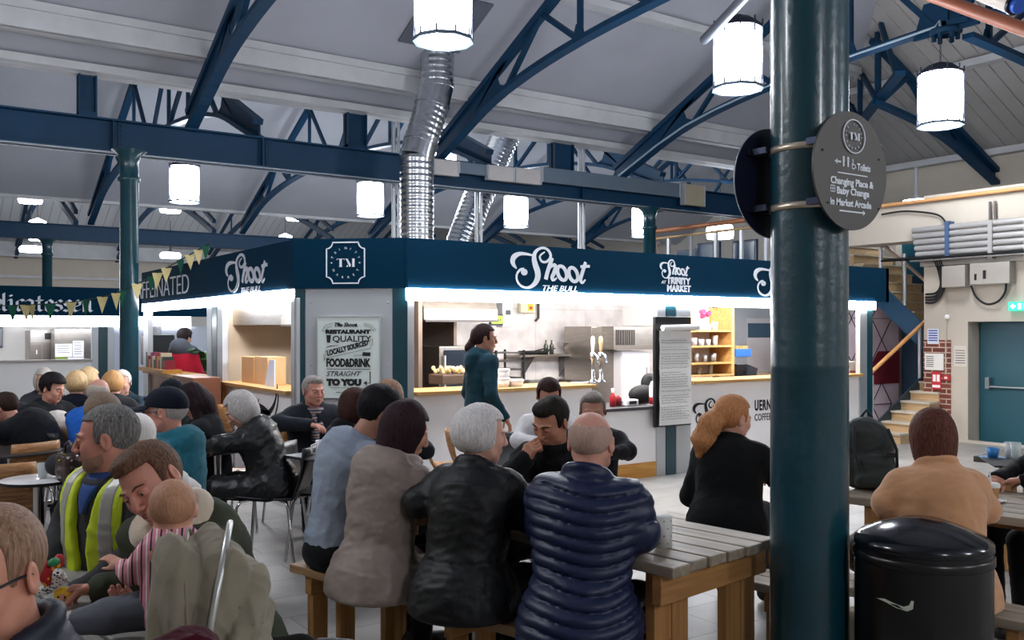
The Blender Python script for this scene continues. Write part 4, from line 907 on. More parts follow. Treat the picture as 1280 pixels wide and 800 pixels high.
# ---------------------------------------------------------------- bunting
A=Vector(onY(-20,383,17.0)); Bp=Vector(onX(262,304,KX-.06)); mid1=Vector(onY(75,379,15.5)); mid2=Vector(onY(128,371,13.2));mid3=Vector(W(-4.96,12.0)[:2]+(EYE+(HOR-358)/F*12.0,)); 
cp=catmull([tuple(A),tuple(mid1),tuple(mid2),tuple(mid3),tuple(onX(215,331,KX-.12)),tuple(Bp)],14)
bt=thing('bunting','string of green and gold triangular bunting across the delicatessen','bunting',tuple(A))
q=MB(); q.tube([Vector(p)-A for p in cp],.008,6); q.build('cord',M('cord_dark','#1c3a34',.8,0,0),bt)
FGR=M('bunting_green','#0e5a44',.8,0,.1,10); FGO=M('bunting_gold','#cfc08a',.8,0,.1,10)
def along(xpix):
    best=None
    for p in cp:
        v=np.array(p[:2]); d=v@FW; l=v@RT; px=640+F*l/d
        if best is None or abs(px-xpix)<best[0]: best=(abs(px-xpix),p,d)
    return best
for k,(x,g) in enumerate(((14,0),(32,1),(41,1),(62,0),(88,1),(109,0),(129,1),(144,1),(151,0),(170,1),(189,0),(198,1),(207,1),(224,0),(238,1),(249,1),(256,0))):
    _,p,d=along(x); p=Vector(p)-A; s=13*d/F; hh=21*d/F*(1 if x<200 else .9)
    ux=Vector((RT[0],RT[1],0)); ux=(ux*math.cos(.3*math.sin(k*2.3))+Vector((FW[0],FW[1],0))*math.sin(.5*math.sin(k*2.3))).normalized()
    q=MB(); q.prism([(-s/2,0),(s/2,0),(.1*s*math.sin(k),-hh)][::-1],p,ux,(0,0,1),.004); q.build('flag',FGO if g else FGR,bt)
# =============================================================== ducts, conduits, boxes on the girder
def dpath(P,Yp): return [Vector(onY(x,y,Yp)) for x,y in P]
def duct(label,P,Yp,r,rings=True):
    pts=dpath(P,Yp); o=pts[0]; t=thing('ventilation_duct',label,'duct',tuple(o))
    L=[p-o for p in pts]
    for i,(a,c) in enumerate(zip(L,L[1:])):
        d=c-a;l=d.length; n=max(2,int(l/.022)); pp=[];rs=[]
        for j in range(n+1): pp.append(a+d*j/n); rs.append(r*(1.0 if j%4 else 1.035) if (i%2==0 or not rings) else r*1.01)
        q=MB(); q.tube(pp,rs,28); q.build('spiral_section' if i%2==0 else 'elbow',GALV,t)
        q=MB(); q.tube([a-d.normalized()*.02,a+d.normalized()*.03],r*1.06,28); q.build('collar',GALV,t)
    return t
duct('big silver spiral duct rising above the kiosk corner to the roof',[(521,315),(521,196),(526,178),(540,132),(546,108),(547,45)],11.8,.245)
duct('slanting silver spiral duct behind the girder, right of the big one',[(566,330),(598,245),(601,238),(655,120)],14.6,.27)
a=Vector(onY(548,72,11.4)); 
q=MB(); s0=Vector((0,1,-PIT)).normalized()
c0=Vector((a.x,11.2,EAVE+PIT*(Y1-11.2)-.02)); q.cbox((0,0,0),(.5,.52,.015),frameR((1,0,0),s0)); tag(q.build('duct_flashing',M('flashing_dark','#5a5f6a',.6,.2,.05,4),None,tuple(c0)),'dark square flashing plate where the big duct meets the roof','flashing plate')
for x,y0,y1,Yp,lab in((492,140,312,13.6,'pale twin conduit pipe left of the big silver duct'),(725,170,312,13.7,'pale vertical conduit pipe right of the ducts'),(596,230,312,13.6,'thin pale pipe between the two silver ducts')):
    a=Vector(onY(x,y1,Yp)); c=Vector(onY(x,y0,Yp)); q=MB(); q.tube([(0,0,0),c-a],.045 if x>700 else .035,10); q.tube([(.09,0,0),c-a+Vector((.09,0,0))],.025,10); tag(q.build('conduit',ALU,None,tuple(a)),lab,'conduit')
GB=Y1-.14
def gbox(x0,x1,y0,y1,m,lab,dep=.1,cat='junction box',nm='junction_box'):
    a=onY(x0,y1,GB-dep); c=onY(x1,y1,GB-dep); zt=onY((x0+x1)/2,y0,GB-dep)[2]; zb=onY((x0+x1)/2,y1,GB-dep)[2]; w=c[0]-a[0]
    q=MB(); q.box(0,0,0,w,dep,zt-zb); o=tag(q.build(nm,m,None,(a[0],GB-dep,zb),bevel=.006),lab,cat)
    MB().box(-.01,-.01,0,.015,dep,zt-zb).build('end_cap',ALUL,o); MB().box(w-.015,-.01,0,w+.01,dep,zt-zb).build('end_cap',ALUL,o); return o
PB2=M('pale_box','#b9b4b3',.5,0,.04,4); TRK=M('cable_trunking','#60707f',.5,.2,.05,4)
gbox(543,573,200,219,PB2,'pale junction box on the girder right of the big duct'); gbox(610.5,643,207.5,226,PB2,'left of two pale boxes side by side on the girder'); gbox(645,676.5,211,229.5,PB2,'right of two pale boxes side by side on the girder')
gbox(678,850,219,237,TRK,'long grey cable trunking along the girder',.07,'trunking','cable_trunking'); gbox(574,609,204,218,TRK,'short grey trunking between pale boxes on the girder',.07,'trunking','cable_trunking')
gbox(856,881,231,257,M('cream_box','#a59b86',.5,0,.05,4),'cream square box at the right end of the girder trunking',.12)
# conduit along truss three
q=MB(); P=[(11.33,Y1-s,lo(s)-.02) for s in [0,.6,1.2,1.9,2.6,3.3,3.8,4.6,5.4,6.2,6.45]]+[(11.33,RDG+.02,5.62),(11.33,RDG+.0,5.45)]
o=Vector(P[0]); q.tube([Vector(p)-o for p in P],.018,8); tag(q.build('lamp_conduit',M('pale_conduit','#9fb4c4',.4,.3,0),None,tuple(o)),'thin pale conduit following the lower chord to the right lantern','conduit')
# brown pipe and white cylinder top right
a=Vector(PX(1140,-14,8.6)); c=Vector(PX(1300,44,7.2)); q=MB(); q.tube([(0,0,0),c-a],.055,16); tag(q.build('copper_pipe',M('brown_pipe','#9c5a40',.5,.1,.05,4),None,tuple(a)),'thick brown pipe crossing the top right corner','pipe')
a=Vector(PX(1222,-14,9.0)); c=Vector(PX(1268,4,8.6)); t=thing('heater_tube','cream cylinder with dark rim at the top right corner','heater',tuple(a)); MB().tube([(0,0,0),c-a],.1,20).build('body',M('cream_tube','#cfc4ba',.4,0,.04,4),t); d_=(c-a).normalized(); MB().tube([c-a,c-a+d_*.03],.107,20).build('rim',BLACK,t); MB().tube([c-a+d_*.03,c-a+d_*.08],.08,20).build('blue_end',M('blue_cap','#2456b8',.4,0,0),t); MB().bar(Vector((.1,-.05,0)),Vector((.1,-.02,.3)),.05,.05).build('bracket',BLACKM,t)
a=Vector(PX(880,50,9.9)); q=MB(); q.tube([(0,0,0),Vector(PX(935,-8,8.8))-a],.05,14); tag(q.build('grey_duct',M('grey_tube','#4c515a',.5,.2,.05,5),None,tuple(a)),'slim grey tube slanting above the left-hand lantern by the column','tube')
# =============================================================== sign discs on the big column
DISC=M('sign_dark_metal','#4d4a48',.5,.3,.05,3); D=.222
for k,(dy,lab,m) in enumerate(((-.185,'round grey Toilets sign fixed to the front of the big column',DISC),(.185,'round navy sign fixed to the back of the big column, seen from behind',M('sign_back','#0a0f2c',.45,.1,.05,3)))):
    zc=2.197; t=thing('round_sign',lab,'sign',(COLX,COLY+dy,zc))
    n=72; poly=[(D*math.cos(2*PI*j/n),D*math.sin(2*PI*j/n)) for j in range(n)]
    q=MB(); q.prism(poly,(0,.004,0),(1,0,0),(0,0,1),.008); q.build('disc',m,t)
    if k==1:
        q=MB(); q.tube([(D*math.cos(2*PI*j/n),.0,D*math.sin(2*PI*j/n)) for j in range(n)],.0022,6,closed=True); q.build('rim',ALU,t)
    for z in(.11,-.115):
        q=MB(); s_=1 if k==0 else -1
        for x in(-.13,.13): q.box(x-.012,0 if s_>0 else -.09,z-.012,x+.012,.09 if s_>0 else -.0,z+.012)
        q.box(-.16,.004 if s_>0 else -.02,z-.01,.16,.02 if s_>0 else -.004,z+.01); q.build('bracket',M('sign_bracket','#30364a',.3,.7,0),t)
    if k==0:
        RS=frameR((1,0,0),(0,0,1)); sx=(D*2)/430.; 
        def sp(x,y): return ((x-359)*sx,-.0055,(425-y)*D*2/740.)
        # note: x measured on the foreshortened photo, so rescaled to the disc's true width
        badge((( 371-359)*sx,-.004,(425-209)*D*2/740),(1,0,0),(0,0,1),126*sx,.125,t,LETTER,True,.004)
        hs=.036
        def st(body,x,y,xw,size=hs):
            o=text_mesh('sign_text',body,size,LETTER,None,(0,0,0),None,.0008,offset=.0011)
            xs_=[v.co.x for v in o.data.vertices]; w0=max(xs_)-min(xs_); o.data.transform(Matrix.Diagonal((xw*sx/w0,1,1,1)))
            o.data.transform(RS.to_4x4()); o.data.transform(Matrix.Translation(sp(x,y))); o.parent=t
        st('Toilets',392,414,80); st('Changing Place &',238,517,252); st('Baby Change',272,576,190); st('in Market Arcade',236,648,240)
        q=MB()
        def rb(P,w): q.ribbon([(sp(*p)[0],sp(*p)[2],w) for p in P],(0,-.0045,0),(1,0,0),(0,0,1),.001)
        rb([(280,446),(455,446)],.004); rb([(290,680),(430,680)],.005); q.prism([(sp(*p)[0],sp(*p)[2]) for p in((428,664),(442,680),(428,696))][::-1],(0,-.0045,0),(1,0,0),(0,0,1),.001)
        q.prism([(sp(*p)[0],sp(*p)[2]) for p in((278,362),(262,378),(278,394))][::-1] if 0 else [(sp(*p)[0],sp(*p)[2]) for p in((278,362),(262,378),(278,394))],(0,-.0045,0),(1,0,0),(0,0,1),.001); rb([(272,378),(298,378)],.006); q.build('arrows',LETTER,t)
        q=MB()
        for cx_ in(314,340):
            p=sp(cx_,352); q.lathe([(1e-3,-.001),(.0055,-.001)],(p[0],-.0052,p[2]),10)
            q.box(p[0]-.005,-.0055,sp(0,375)[2],p[0]+.005,-.0045,sp(0,360)[2]); q.box(p[0]-.0042,-.0055,sp(0,404)[2],p[0]+.0042,-.0045,sp(0,375)[2])
            q.prism([(p[0]+.006*math.cos(a),p[2]+.0075*math.sin(a)) for a in [2*PI*j/12 for j in range(12)]],(0,-.0045,0),(1,0,0),(0,0,1),.001)
        p=sp(371,392); q.ribbon([(p[0]+.009*math.cos(a),p[2]+.012*math.sin(a),.003) for a in [2.2+j*.45 for j in range(9)]],(0,-.0045,0),(1,0,0),(0,0,1),.001); rb([(368,350),(368,385),(380,385),(386,405)],.004)
        q.build('figures',LETTER,t)
        q=MB(); 
        for a_,c_ in(((240,530),(264,530)),((264,530),(264,568)),((264,568),(240,568)),((240,568),(240,530)),((252,530),(252,568)),((240,549),(264,549))): rb([a_,c_],.0025)
        q.build('nappy_symbol',LETTER,t)
    for sx_,sz_ in((-.17,.06),(.17,.06),(-.14,-.13),(.17,-.13)):
        MB().sphere((sx_,-.006,sz_),.004,4).build('screw',BLACK,t)
# =============================================================== right wall services
def wx(x,y,X=XW): return Vector(onX(x,y,X))
PIPE=M('grey_service_pipe','#a5a3a2',.4,.3,.05,5)
for k,y in enumerate((282.5,290.5,298.5,306.5,314.5)):
    c=wx(1200,y,XW-.1); a_=YX(1141+k*1.2,XW-.1); q=MB(); q.tube([(0,0,0),(0,3.0-a_,0)],.042,14); o=tag(q.build('service_pipe',PIPE,None,(XW-.1,a_,c.z)),['top','second','middle','fourth','bottom'][k]+' one of five grey pipes along the right wall','pipe','grey pipes on the right wall')
for x in(1186,1240,1285):
    c=wx(x,282,XW-.1); q=MB(); q.box(-.06,-.03,-.46,.09,.03,.06); 
    o=tag(q.build('pipe_clamp',M('clamp_blue','#3a5378',.5,.1,.1,6) if x==1186 else PIPE,None,(XW-.1,c.y,c.z)),{1186:'blue clamp holding the five grey pipes',1240:'grey clamp on the five grey pipes above the door',1285:'grey clamp on the pipes at the right edge'}[x],'clamp')
c=wx(1241,275,XW-.04); q=MB(); q.box(-.02,-.05,0,.0,-.02,.26); q.box(-.02,.02,0,0,.05,.26); tag(q.build('wall_bracket',M('bracket','#6e6a68'),None,tuple(c)),'vertical channel bracket above the grey pipes','bracket')
# cable tray
c=wx(1200,322,XW-.12); a_=YX(1141,XW-.12); t=thing('cable_tray','cable tray of black cables under the grey pipes','cable tray',(XW-.12,a_,c.z)); MB().box(-.08,0,-.02,.08,3-a_,0).build('tray',M('tray_steel','#7d7a78',.5,.5,.2,20),t)
for k in range(4): MB().tube([(-.05+k*.03,3-a_,.02),(-.05+k*.03,.5,.02+.01*k),(-.05+k*.03,.1,.015)],.012,6).build('cable',BLACKM,t)
# batten along the wall head
p0=wx(1098,258,XW-.06); p1=wx(1290,234,XW-.06); q=MB(); q.tube([(0,0,0),p1-p0],.028,14); tag(q.build('wooden_rail',PINE if 0 else M('pale_wood_rail','#c8925e',.5,0,.1,6),None,tuple(p0)),'pale wooden rail running along the head of the right wall','rail')
# boxes
def wbox(name,lab,cat,x0,x1,y0,y1,dep,m,bevel=.008):
    a=wx(x0,y1,XW-dep); c=wx(x1,y1,XW-dep); zt=wx((x0+x1)/2,y0,XW-dep).z; zb=wx((x0+x1)/2,y1,XW-dep).z
    w=abs(a.y-c.y); q=MB(); q.box(0,-w,0,dep,0,zt-zb); o=tag(q.build(name,m,None,(XW-dep,a.y,zb),bevel=bevel),lab,cat); return o,w,zt-zb
GB1=M('service_box','#a09a92',.5,.1,.05,4)
o,w,h=wbox('service_box','square grey electrical box left of the slotted one','electrical box',1177,1206,332,359,.18,GB1)
o,w,h=wbox('service_box','long grey electrical box with two dark slots above the door','electrical box',1212,1262,328,355,.16,GB1)
sub(o,'slot',BLACK,lambda q:[q.box(-.004,-w*.18,h*.2,0,-w*.12,h*.5)]); sub(o,'slot',BLACK,lambda q:[q.box(-.004,-w*.42,h*.25,0,-w*.34,h*.65)])
o,w,h=wbox('trunking','grey trunking behind the electrical boxes','trunking',1150,1290,322,329,.06,GB1,0)
def wcable(P,lab,r=.016,X=XW-.06,m=BLACKM,nm='cable',cat='cable'):
    pts=[wx(x,y,X) for x,y in P]; cpp=[Vector(p) for p in catmull([tuple(p) for p in pts],6)]; o=cpp[0]; q=MB(); q.tube([p-o for p in cpp],r,8); return tag(q.build(nm,m,None,tuple(o)),lab,cat)
wcable([(1214,357),(1220,371),(1233,380),(1247,377),(1256,366),(1258,354)],'black cable looping below the electrical boxes')
wcable([(1102,268),(1130,264),(1160,266),(1175,270),(1183,279)],'black cable bending down onto the grey pipes',.014)
for k in range(4): wcable([(1157,368+k*3.5),(1170,366+k*3.5),(1176+k*2,355),(1172+k*2.4,335),(1166+k*3,322)],['uppermost','second','third','lowest'][k]+' black cable bending round left of the square electrical box',.016,XW-.05)
wcable([(1183,360),(1183,396),(1182,440),(1182,468)],'thin pale conduit running down to the red alarm point',.009,XW-.012,M('cond_pale','#b5afa2',.5,0,0),'conduit','conduit')
o,w,h=wbox('alarm_call_point','small red fire alarm call point on the right wall','alarm point',1178,1186.5,469,475.5,.05,M('alarm_red','#b8252a',.4,0,0)); sub(o,'button',WHITE,lambda q:q.box(-.004,-w*.7,h*.3,0,-w*.3,h*.7))
o,w,h=wbox('wall_sounder','small round white fitting on the pale conduit','sounder',1180,1186,393,399,.05,WHITE,.03)
# door-side signs
def notice(lab,x0,x1,y0,y1,m,lines=None,lm=INK,nm='notice'):
    o,w,h=wbox(nm,lab,'notice',x0,x1,y0,y1,.008 if x0>1182 or 1 else .02,m,0)
    if x1<1181: o.location.x-=.014
    if lines: sub(o,'print',lm,lambda q:[q.box(-.002,-w*b,h*c,0,-w*a,h*d) for a,c,b,d in lines])
    return o
notice('blue and white parking style information sign above the brick pier',1160,1174,411,430,M('sign_blue','#d8dce8',.6,0,0),[(.1,.2+.16*k,.9,.28+.16*k) for k in range(5)],M('blue_print','#2a4a9a',.6,0,0))
notice('white notice sheet across the brick pier',1156.5,1180,442,462.5,PAPER,[(.08,.2+.12*k,.48,.24+.12*k) for k in range(6)])
notice('red fire action sign on the brick pier',1165,1177,465,486.5,M('sign_red','#b8212c',.5,0,0),[(.15,.45,.45,.85),(.55,.45,.85,.85),(.1,.1,.9,.25)],WHITE,'fire_sign')
notice('tall pale notice beside the door frame',1192.5,1208,432,458,M('notice_pale','#c9c4ba',.7,0,0),[(.1,.15+.12*k,.9,.18+.12*k) for k in range(6)])
o,w,h=wbox('exit_sign','lit green exit sign above the teal door','exit sign',1260,1290,377,388.5,.08,M('exit_green','#1fa070',.5,0,0,emit='#2fd0a0',estr=.9))
sub(o,'pictogram',LEDW if 0 else M('exit_white','#ffffff',.5,0,0,emit='#e8fff6',estr=1.5),lambda q:[q.prism([(.1*w,.5*h),(.22*w,.8*h),(.22*w,.6*h),(.32*w,.6*h),(.32*w,.4*h),(.22*w,.4*h),(.22*w,.2*h)],(-.003,0,0),(0,-1,0),(0,0,1),.003),q.box(-.003,-w*.55,h*.2,0,-w*.42,h*.8),q.box(-.003,-w*.85,h*.2,0,-w*.65,h*.8)])
# lamp at the wall head
a=Vector(PX(1145,254,15.5)); t=thing('bulkhead_lamp','bright lamp under the pale wooden rail','lamp',tuple(a)); MB().lathe([(1e-3,-.07),(.2,-.06),(.24,0),(.2,.05)],(0,0,0),16).build('diffuser',LAMPW,t); MB().lathe([(.2,.05),(.03,.12),(.03,.6),(.001,.6)],(0,0,0),12).build('housing',ALUL,t)
# =============================================================== staircase
STW=wood('stair_timber','#a98a62','#cbb08a',.5,'y')
t=thing('staircase','pale timber staircase with steel handrail beside the kiosk','staircase',(11.8,8.03,0))
NS=10
for k in range(NS):
    q=MB(); x=.24*k; z=.137*(k+1); q.box(x,-.45,z-.137,x+.26,0,z-.02); q.build('riser_block',STW,t)
    q=MB(); q.box(x-.025,-.46,z-.02,x+.26,0,z+.008); q.build('tread',M('tread_grey','#b9b2a4',.6,0,.1,20),t)
q=MB(); q.prism([(-.05,0),(.3,0),(.24*NS,.137*NS-.05),(.24*NS,.137*NS+.16),(-.05,.16)],(0,.03,0),(1,0,0),(0,0,1),.03); q.build('stringer',M('stringer_dark','#1b2e36',.5,0,.1,5),t)
for k in(0,5,9):
    q=MB(); x=.05+.24*k; q.tube([(x,.03,.137*k),(x,.03,.137*k+.95)],.025,10); q.build('newel_post',ALU,t)
q=MB(); q.tube([(-.05,.03,.95),(.24*9+.1,.03,.137*9+.98)],.03,12); q.build('handrail',M('handrail_wood','#c9925a',.45,0,.1,8),t)
# upper flight climbing away
XU=13.2; s0=Vector(onX(1155,415,XU)); s1=Vector(onX(1100,362,XU)); dy=s1.y-s0.y; dz=s1.z-s0.z
t=thing('staircase','upper flight of the staircase with dark blue stringer, rising to the gallery','staircase',(XU,s0.y,s0.z))
n=int(dz/.16)+5; ty=dy/dz*.16
for k in range(-3,n):
    q=MB(); q.box(.0,ty*k,.16*k-.05,1.1,ty*(k+1)+.03,.16*(k+1)-.02); q.build('riser_block',STW,t); q=MB(); q.box(0,ty*k-.02,.16*(k+1)-.02,1.1,ty*(k+1)+.02,.16*(k+1)); q.build('tread',M('tread_grey','#b9b2a4'),t)
u=Vector((0,dy,dz)).normalized(); nn=Vector((0,-u.z,u.y))
q=MB(); q.bar(Vector((-.03,0,0))-u*.8+nn*-.05,Vector((-.03,dy,dz))+u*.35+nn*-.05,.05,.30,up=nn); q.build('stringer',M('stringer_blue','#12405c',.4,0,.05,4),t)
for (x,ya,yb) in((1131,382,317),(1101,352,300)):
    p=Vector(onX(x,ya,XU))-Vector(t.location); p2=Vector(onX(x,yb,XU))-Vector(t.location); q=MB(); q.tube([p,p2],.03,10); q.build('newel_post',ALU,t)
for dz_ in(0,): 
    p=Vector(onX(1094,297,XU))-Vector(t.location); p2=Vector(onX(1158,352,XU))-Vector(t.location); q=MB(); q.tube([p,p2],.028,10); q.build('handrail',M('handrail_steel','#a08a78',.35,.4,.1,8),t)
# gallery (mezzanine)
ga=thing('gallery_balustrade','steel and glass balustrade with copper coloured rail above the kiosk','balustrade',(12.9,9.0,2.5))
yb=YX(818,12.9)
MB().tube([(0,0,1.1),(0,yb-9,1.1)],.045,12).build('top_rail',M('copper_rail','#b0714c',.45,.1,.1,8),ga); MB().tube([(0,yb-9,1.1),(0,yb-9,0)],.045,12).build('corner_post',M('copper_rail','#b0714c'),ga)
MB().tube([(-.02,0,.95),(-.02,yb-9,.95)],.025,12).build('second_rail',M('golden_rail','#c2a070',.4,.2,.1,8),ga)
for x in(836,864,895,927,958):
    y=YX(x,12.9)-9; MB().box(-.025,y-.03,0,.025,y+.03,.95).build('baluster',ALU,ga)
b=MB(); b.box(12.9,9.0,2.2,22,yb,2.5); b.box(12.9,yb,2.2,22,14.5,2.5); struct(b.build('floor_gallery' if 0 else 'floor',M('gallery_slab','#24465c',.5,0,.05,2)))
b=MB(); b.box(14.6,8.5,0,14.7,14,2.2); struct(b.build('wall_under_gallery',M('deep_blue_wall','#16324a',.6,0,.05,2)))
b=MB(); b.box(12.85,9.0,2.02,12.9,14.5,2.5); struct(b.build('trim_8',FASC))
b=MB(); b.box(14.6,9.33,2.5,15.5,9.35,3.55); tag(b.build('gallery_door',M('teal_door','#0f4a58'),None),'dark teal door on the gallery at the stair head','door')
# mural behind the stairs
mu=thing('mural_panel','pink panel with black triangle lines behind the stairs','panel',(11.4,9.28,0))
MB().box(0,0,0,3.0,.04,2.15).build('panel',M('pink_panel','#e0cdd8',.6,0,.15,1.5),mu)
q=MB()
for k in range(5):
    x=.3+k*.55
    for j in range(3):
        z=j*.72; q.bar((x,-.006,z),(x+.28,-.006,z+.36),.012,.008); q.bar((x+.28,-.006,z+.36),(x,-.006,z+.72),.012,.008); q.bar((x,-.006,z),(x-.28,-.006,z+.36),.012,.008); q.bar((x-.28,-.006,z+.36),(x,-.006,z+.72),.012,.008); q.bar((x-.28,-.006,z+.36),(x+.28,-.006,z+.36),.012,.008)
q.build('line_pattern',M('pattern_dark','#3a3440',.6,0,0),mu)
q=MB(); q.prism([(1.9,.7),(3,.7),(3,1.25),(2.4,1.25)],(0,-.008,0),(1,0,0),(0,0,1),.004); q.build('maroon_shape',M('maroon','#7a2030',.6,0,.05,4),mu)
wallbox('wall_stair',14.42,9.35,0,17.3,9.5,3.7)
# gallery clutter: dark screens
for k,(x,y0,y1,w_,lab) in enumerate(((858,312,330,20,'dark monitor back on the gallery, left one'),(885,303,330,26,'dark booth panel on the gallery behind the balustrade'),(930,300,330,30,'dark glazed panel at the right of the gallery'))):
    a=onX(x,y1,13.6); zt=onX(x,y0,13.6)[2]; q=MB(); q.box(0,-.3,0,.06,.3,zt-2.5+.0); o=tag(q.build('gallery_screen',M('screen_navy','#1d3450',.3,0,.1,4),None,(13.6,a[1],2.5),bevel=.01),lab,'screen'); q=MB(); q.box(-.01,-.26,.05,0,.26,zt-2.55); q.build('face',M('screen_face','#34506c',.2,0,.1,4),o)
a=onX(900,290,16.0); t=thing('lantern','white square lantern hanging over the gallery','pendant lantern',a); MB().lathe([(1e-3,-.15),(.3,-.15),(.32,.05),(.28,.15)],(0,0,0),10,sm=False).build('glass_shade',LAMPW,t); MB().tube([(0,0,.15),(0,0,1.6)],.01,6).build('chain',BLACKM,t)
# =============================================================== furniture
TW=wood('weathered_plank','#6f6457','#a89a86',.5,'x',3,.35)
LW=wood('new_pine_leg','#8a5c30','#b98a52',.6,'z',3,.3)
LWX=wood('new_pine_beam','#86592e','#b58650',.6,'y',3,.3)
def lw(p,z=0): return Vector(W(p[0],p[1],z))
def table_set(p_near,p_far,width,label,z=.75,nplank=6,legs=True,top=TW,th=.04):
    """picnic style table. p_near,p_far: (lat,d) ends of its left long edge; width extends to the right of near->far"""
    a=lw(p_near);c=lw(p_far);L=(c-a).length;u=(c-a).normalized();v=Vector((u.y,-u.x,0))
    rz=math.atan2(u.y,u.x); t=thing('picnic_table',label,'table',tuple(a),rz)   # local x=along, y=-v
    pw=width/nplank
    for k in range(nplank):
        q=MB(); q.box(-.0+.004*((k*3)%4),-(k+1)*pw+.006,z-th,L-.003*((k*5)%3),-k*pw-.006,z); q.build('plank',top,t,bevel=.005)
    for x in(.10,L-.2):
        q=MB(); q.box(x-.045,-width+.01,z-th-.11,x,-.01,z-th); q.build('apron',LWX,t,bevel=.004)
        if legs:
            for y in(.03,width-.23):
                for dy in(0,.105):
                    q=MB(); q.box(x,-(y+dy+.10),0,x+.045,-(y+dy),z-th); q.build('leg',LW,t,bevel=.004)
    q=MB(); q.box(.1,-width/2-.04,z-th-.08,L-.2,-width/2+.04,z-th); q.build('rail',LWX,t)
    return t,u,v
def bench(p0,p1,width,label,z=.45,side=1,legx=(.12,.9)):
    a=lw(p0);c=lw(p1);L=(c-a).length;u=(c-a).normalized();rz=math.atan2(u.y,u.x)
    t=thing('bench',label,'bench',tuple(a),rz,None)
    for k in range(2):
        q=MB(); w=width/2; y0=side*(k*w+.004); y1=side*((k+1)*w-.004); q.box(0,y0,z-.04,L,y1,z); q.build('plank',TW if label.find('near')<0 else wood('warm_plank','#7a5c3c','#a88660',.5,'x'),t,bevel=.005)
    for f in legx:
        x=L*f if f>.2 else f
        q=MB(); q.box(x,side*.02,z-.13,x+.05,side*(width-.02),z-.04); q.build('cross_beam',LWX,t,bevel=.004)
        for y in(.03,width-.10):
            q=MB(); q.box(x+.0,side*y,0,x+.045,side*(y+.09),z-.13); q.build('leg',LW,t,bevel=.004)
    return t
U_=np.array([-.682,.731]); V_=np.array([.731,.682])
C1=np.array([.57,3.28])
t1,u1,v1=table_set(C1,C1+U_*2.0,.72,'weathered plank picnic table behind the person in the navy puffer jacket')
bench(( .58,3.05),(-1.10,4.53),.30,'near bench under the row of four people seen from behind',side=-1,legx=(.5,.93))
bench(C1+V_*1.02+U_*.1,C1+V_*1.02+U_*1.9,.26,'bench on the far side of the puffer-jacket table',side=-1)
bench((1.50,4.90),(.78,5.66),.30,'weathered bench the woman with the blonde ponytail sits on',side=-1)
t3,u3,v3=table_set((2.50,3.96),(1.66,4.77),.75,'weathered picnic table the woman in the camel coat sits at')
pV=np.array([.72,.69]); bench(np.array([2.5,3.96])-pV*.33,np.array([1.75,4.69])-pV*.33,.26,'bench under the woman in the camel coat',side=1)
bench(np.array([2.5,3.96])+pV*1.0,np.array([1.72,4.72])+pV*1.0,.26,'bench behind the table with the backpack',side=-1)
t4,_,_=table_set((3.75,5.55),(3.12,6.23),.7,'dark picnic table with blue cup near the teal door',top=wood('dark_plank','#3c342c','#6a5c4c',.5,'x'))
tA,_,_=table_set((-2.12-.0,3.93),(-.75,2.52),.75,'grey plank picnic table at lower left beside the person in the yellow vest',top=wood('grey_plank','#6d6a66','#a5a19a',.5,'x'),nplank=6)
bench((-2.3+.35,4.1+.33),(-.55,3.0),.26,'bench under the people in the olive coat and the yellow vest',side=-1)
# --- cafe chairs
VEN=wood('striped_veneer','#7a4c28','#d09c68',.4,'x',7,.1)
def chair_mesh(t,mat,back_h=.86,w=.40):
    n=9;m=14; prof=[]
    for i in range(m+1):
        s=i/m
        if s<.5: y=.20-.40*s/.5; z=.46+.02*(1-s*2)**3
        else:
            k=(s-.5)/.5; y=-.20-.07*k-.02*math.sin(PI*k); z=.46+(back_h-.46)*k
        prof.append((y,z))
    # rounded junction
    pr=catmull(prof,1)
    vs=[];fs=[]
    for i,(y,z) in enumerate(pr):
        k=max(0,(i/m-.5)/.5)
        for j in range(n+1):
            a=(j/n-.5); ww=w*(1-.10*k); vs.append((a*ww,y+.05*(1-4*a*a)*-k*.8,z))
    def grid(i0,i1,name):
        q=MB(); v=[vs[i*(n+1)+j] for i in range(i0,i1+1) for j in range(n+1)]; r=i1-i0
        q.add(v,[(i*(n+1)+j,i*(n+1)+j+1,(i+1)*(n+1)+j+1,(i+1)*(n+1)+j) for i in range(r) for j in range(n)],True)
        o=q.build(name,mat,t); s_=o.modifiers.new('s','SOLIDIFY'); s_.thickness=.014; s_.offset=0
    grid(0,7,'seat'); grid(7,m,'backrest')
    for sx in(-1,1):
        q=MB(); q.tube([(sx*.14,.12,.445),(sx*.17,.16,.44),(sx*.19,.18,.40),(sx*.21,.21,0)],.011,8); q.build('leg',CHROME,t)
        q=MB(); q.tube([(sx*.14,-.1,.445),(sx*.17,-.15,.44),(sx*.19,-.17,.40),(sx*.21,-.22,0)],.011,8); q.build('leg',CHROME,t)
    q=MB(); q.tube([(-.14,.12,.445),(.14,.12,.445)],.010,8); q.tube([(-.14,-.1,.445),(.14,-.1,.445)],.010,8); q.build('seat_frame',CHROME,t)
def cafe_chair(px,py_top,d,a,mat,label,nm='cafe_chair',h=.80):
    d=(EYE-h)*F/(py_top-HOR); z=h
    p=W((px-640)/F*d,d); r=yawA(a); fwd=Vector((math.cos(r+PI/2),math.sin(r+PI/2),0)); 
    loc=Vector(p)+fwd*.29
    t=thing(nm,label,'chair',tuple(loc),r,'cafe chairs')
    chair_mesh(t,mat,z if .7<z<.95 else h); return t
BLK=M('black_chair','#14161c',.4,0,.1,6)
cafe_chair(357,553,5.0,95,BLK,'black shell chair with chrome legs beside the man in the blue-grey shirt')
cafe_chair(387,535,5.9,10,VEN,'striped wood chair in front of the man with the scarf')
cafe_chair(349,535,7.4,20,VEN,'wood chair just left of the scarf man, farther off')
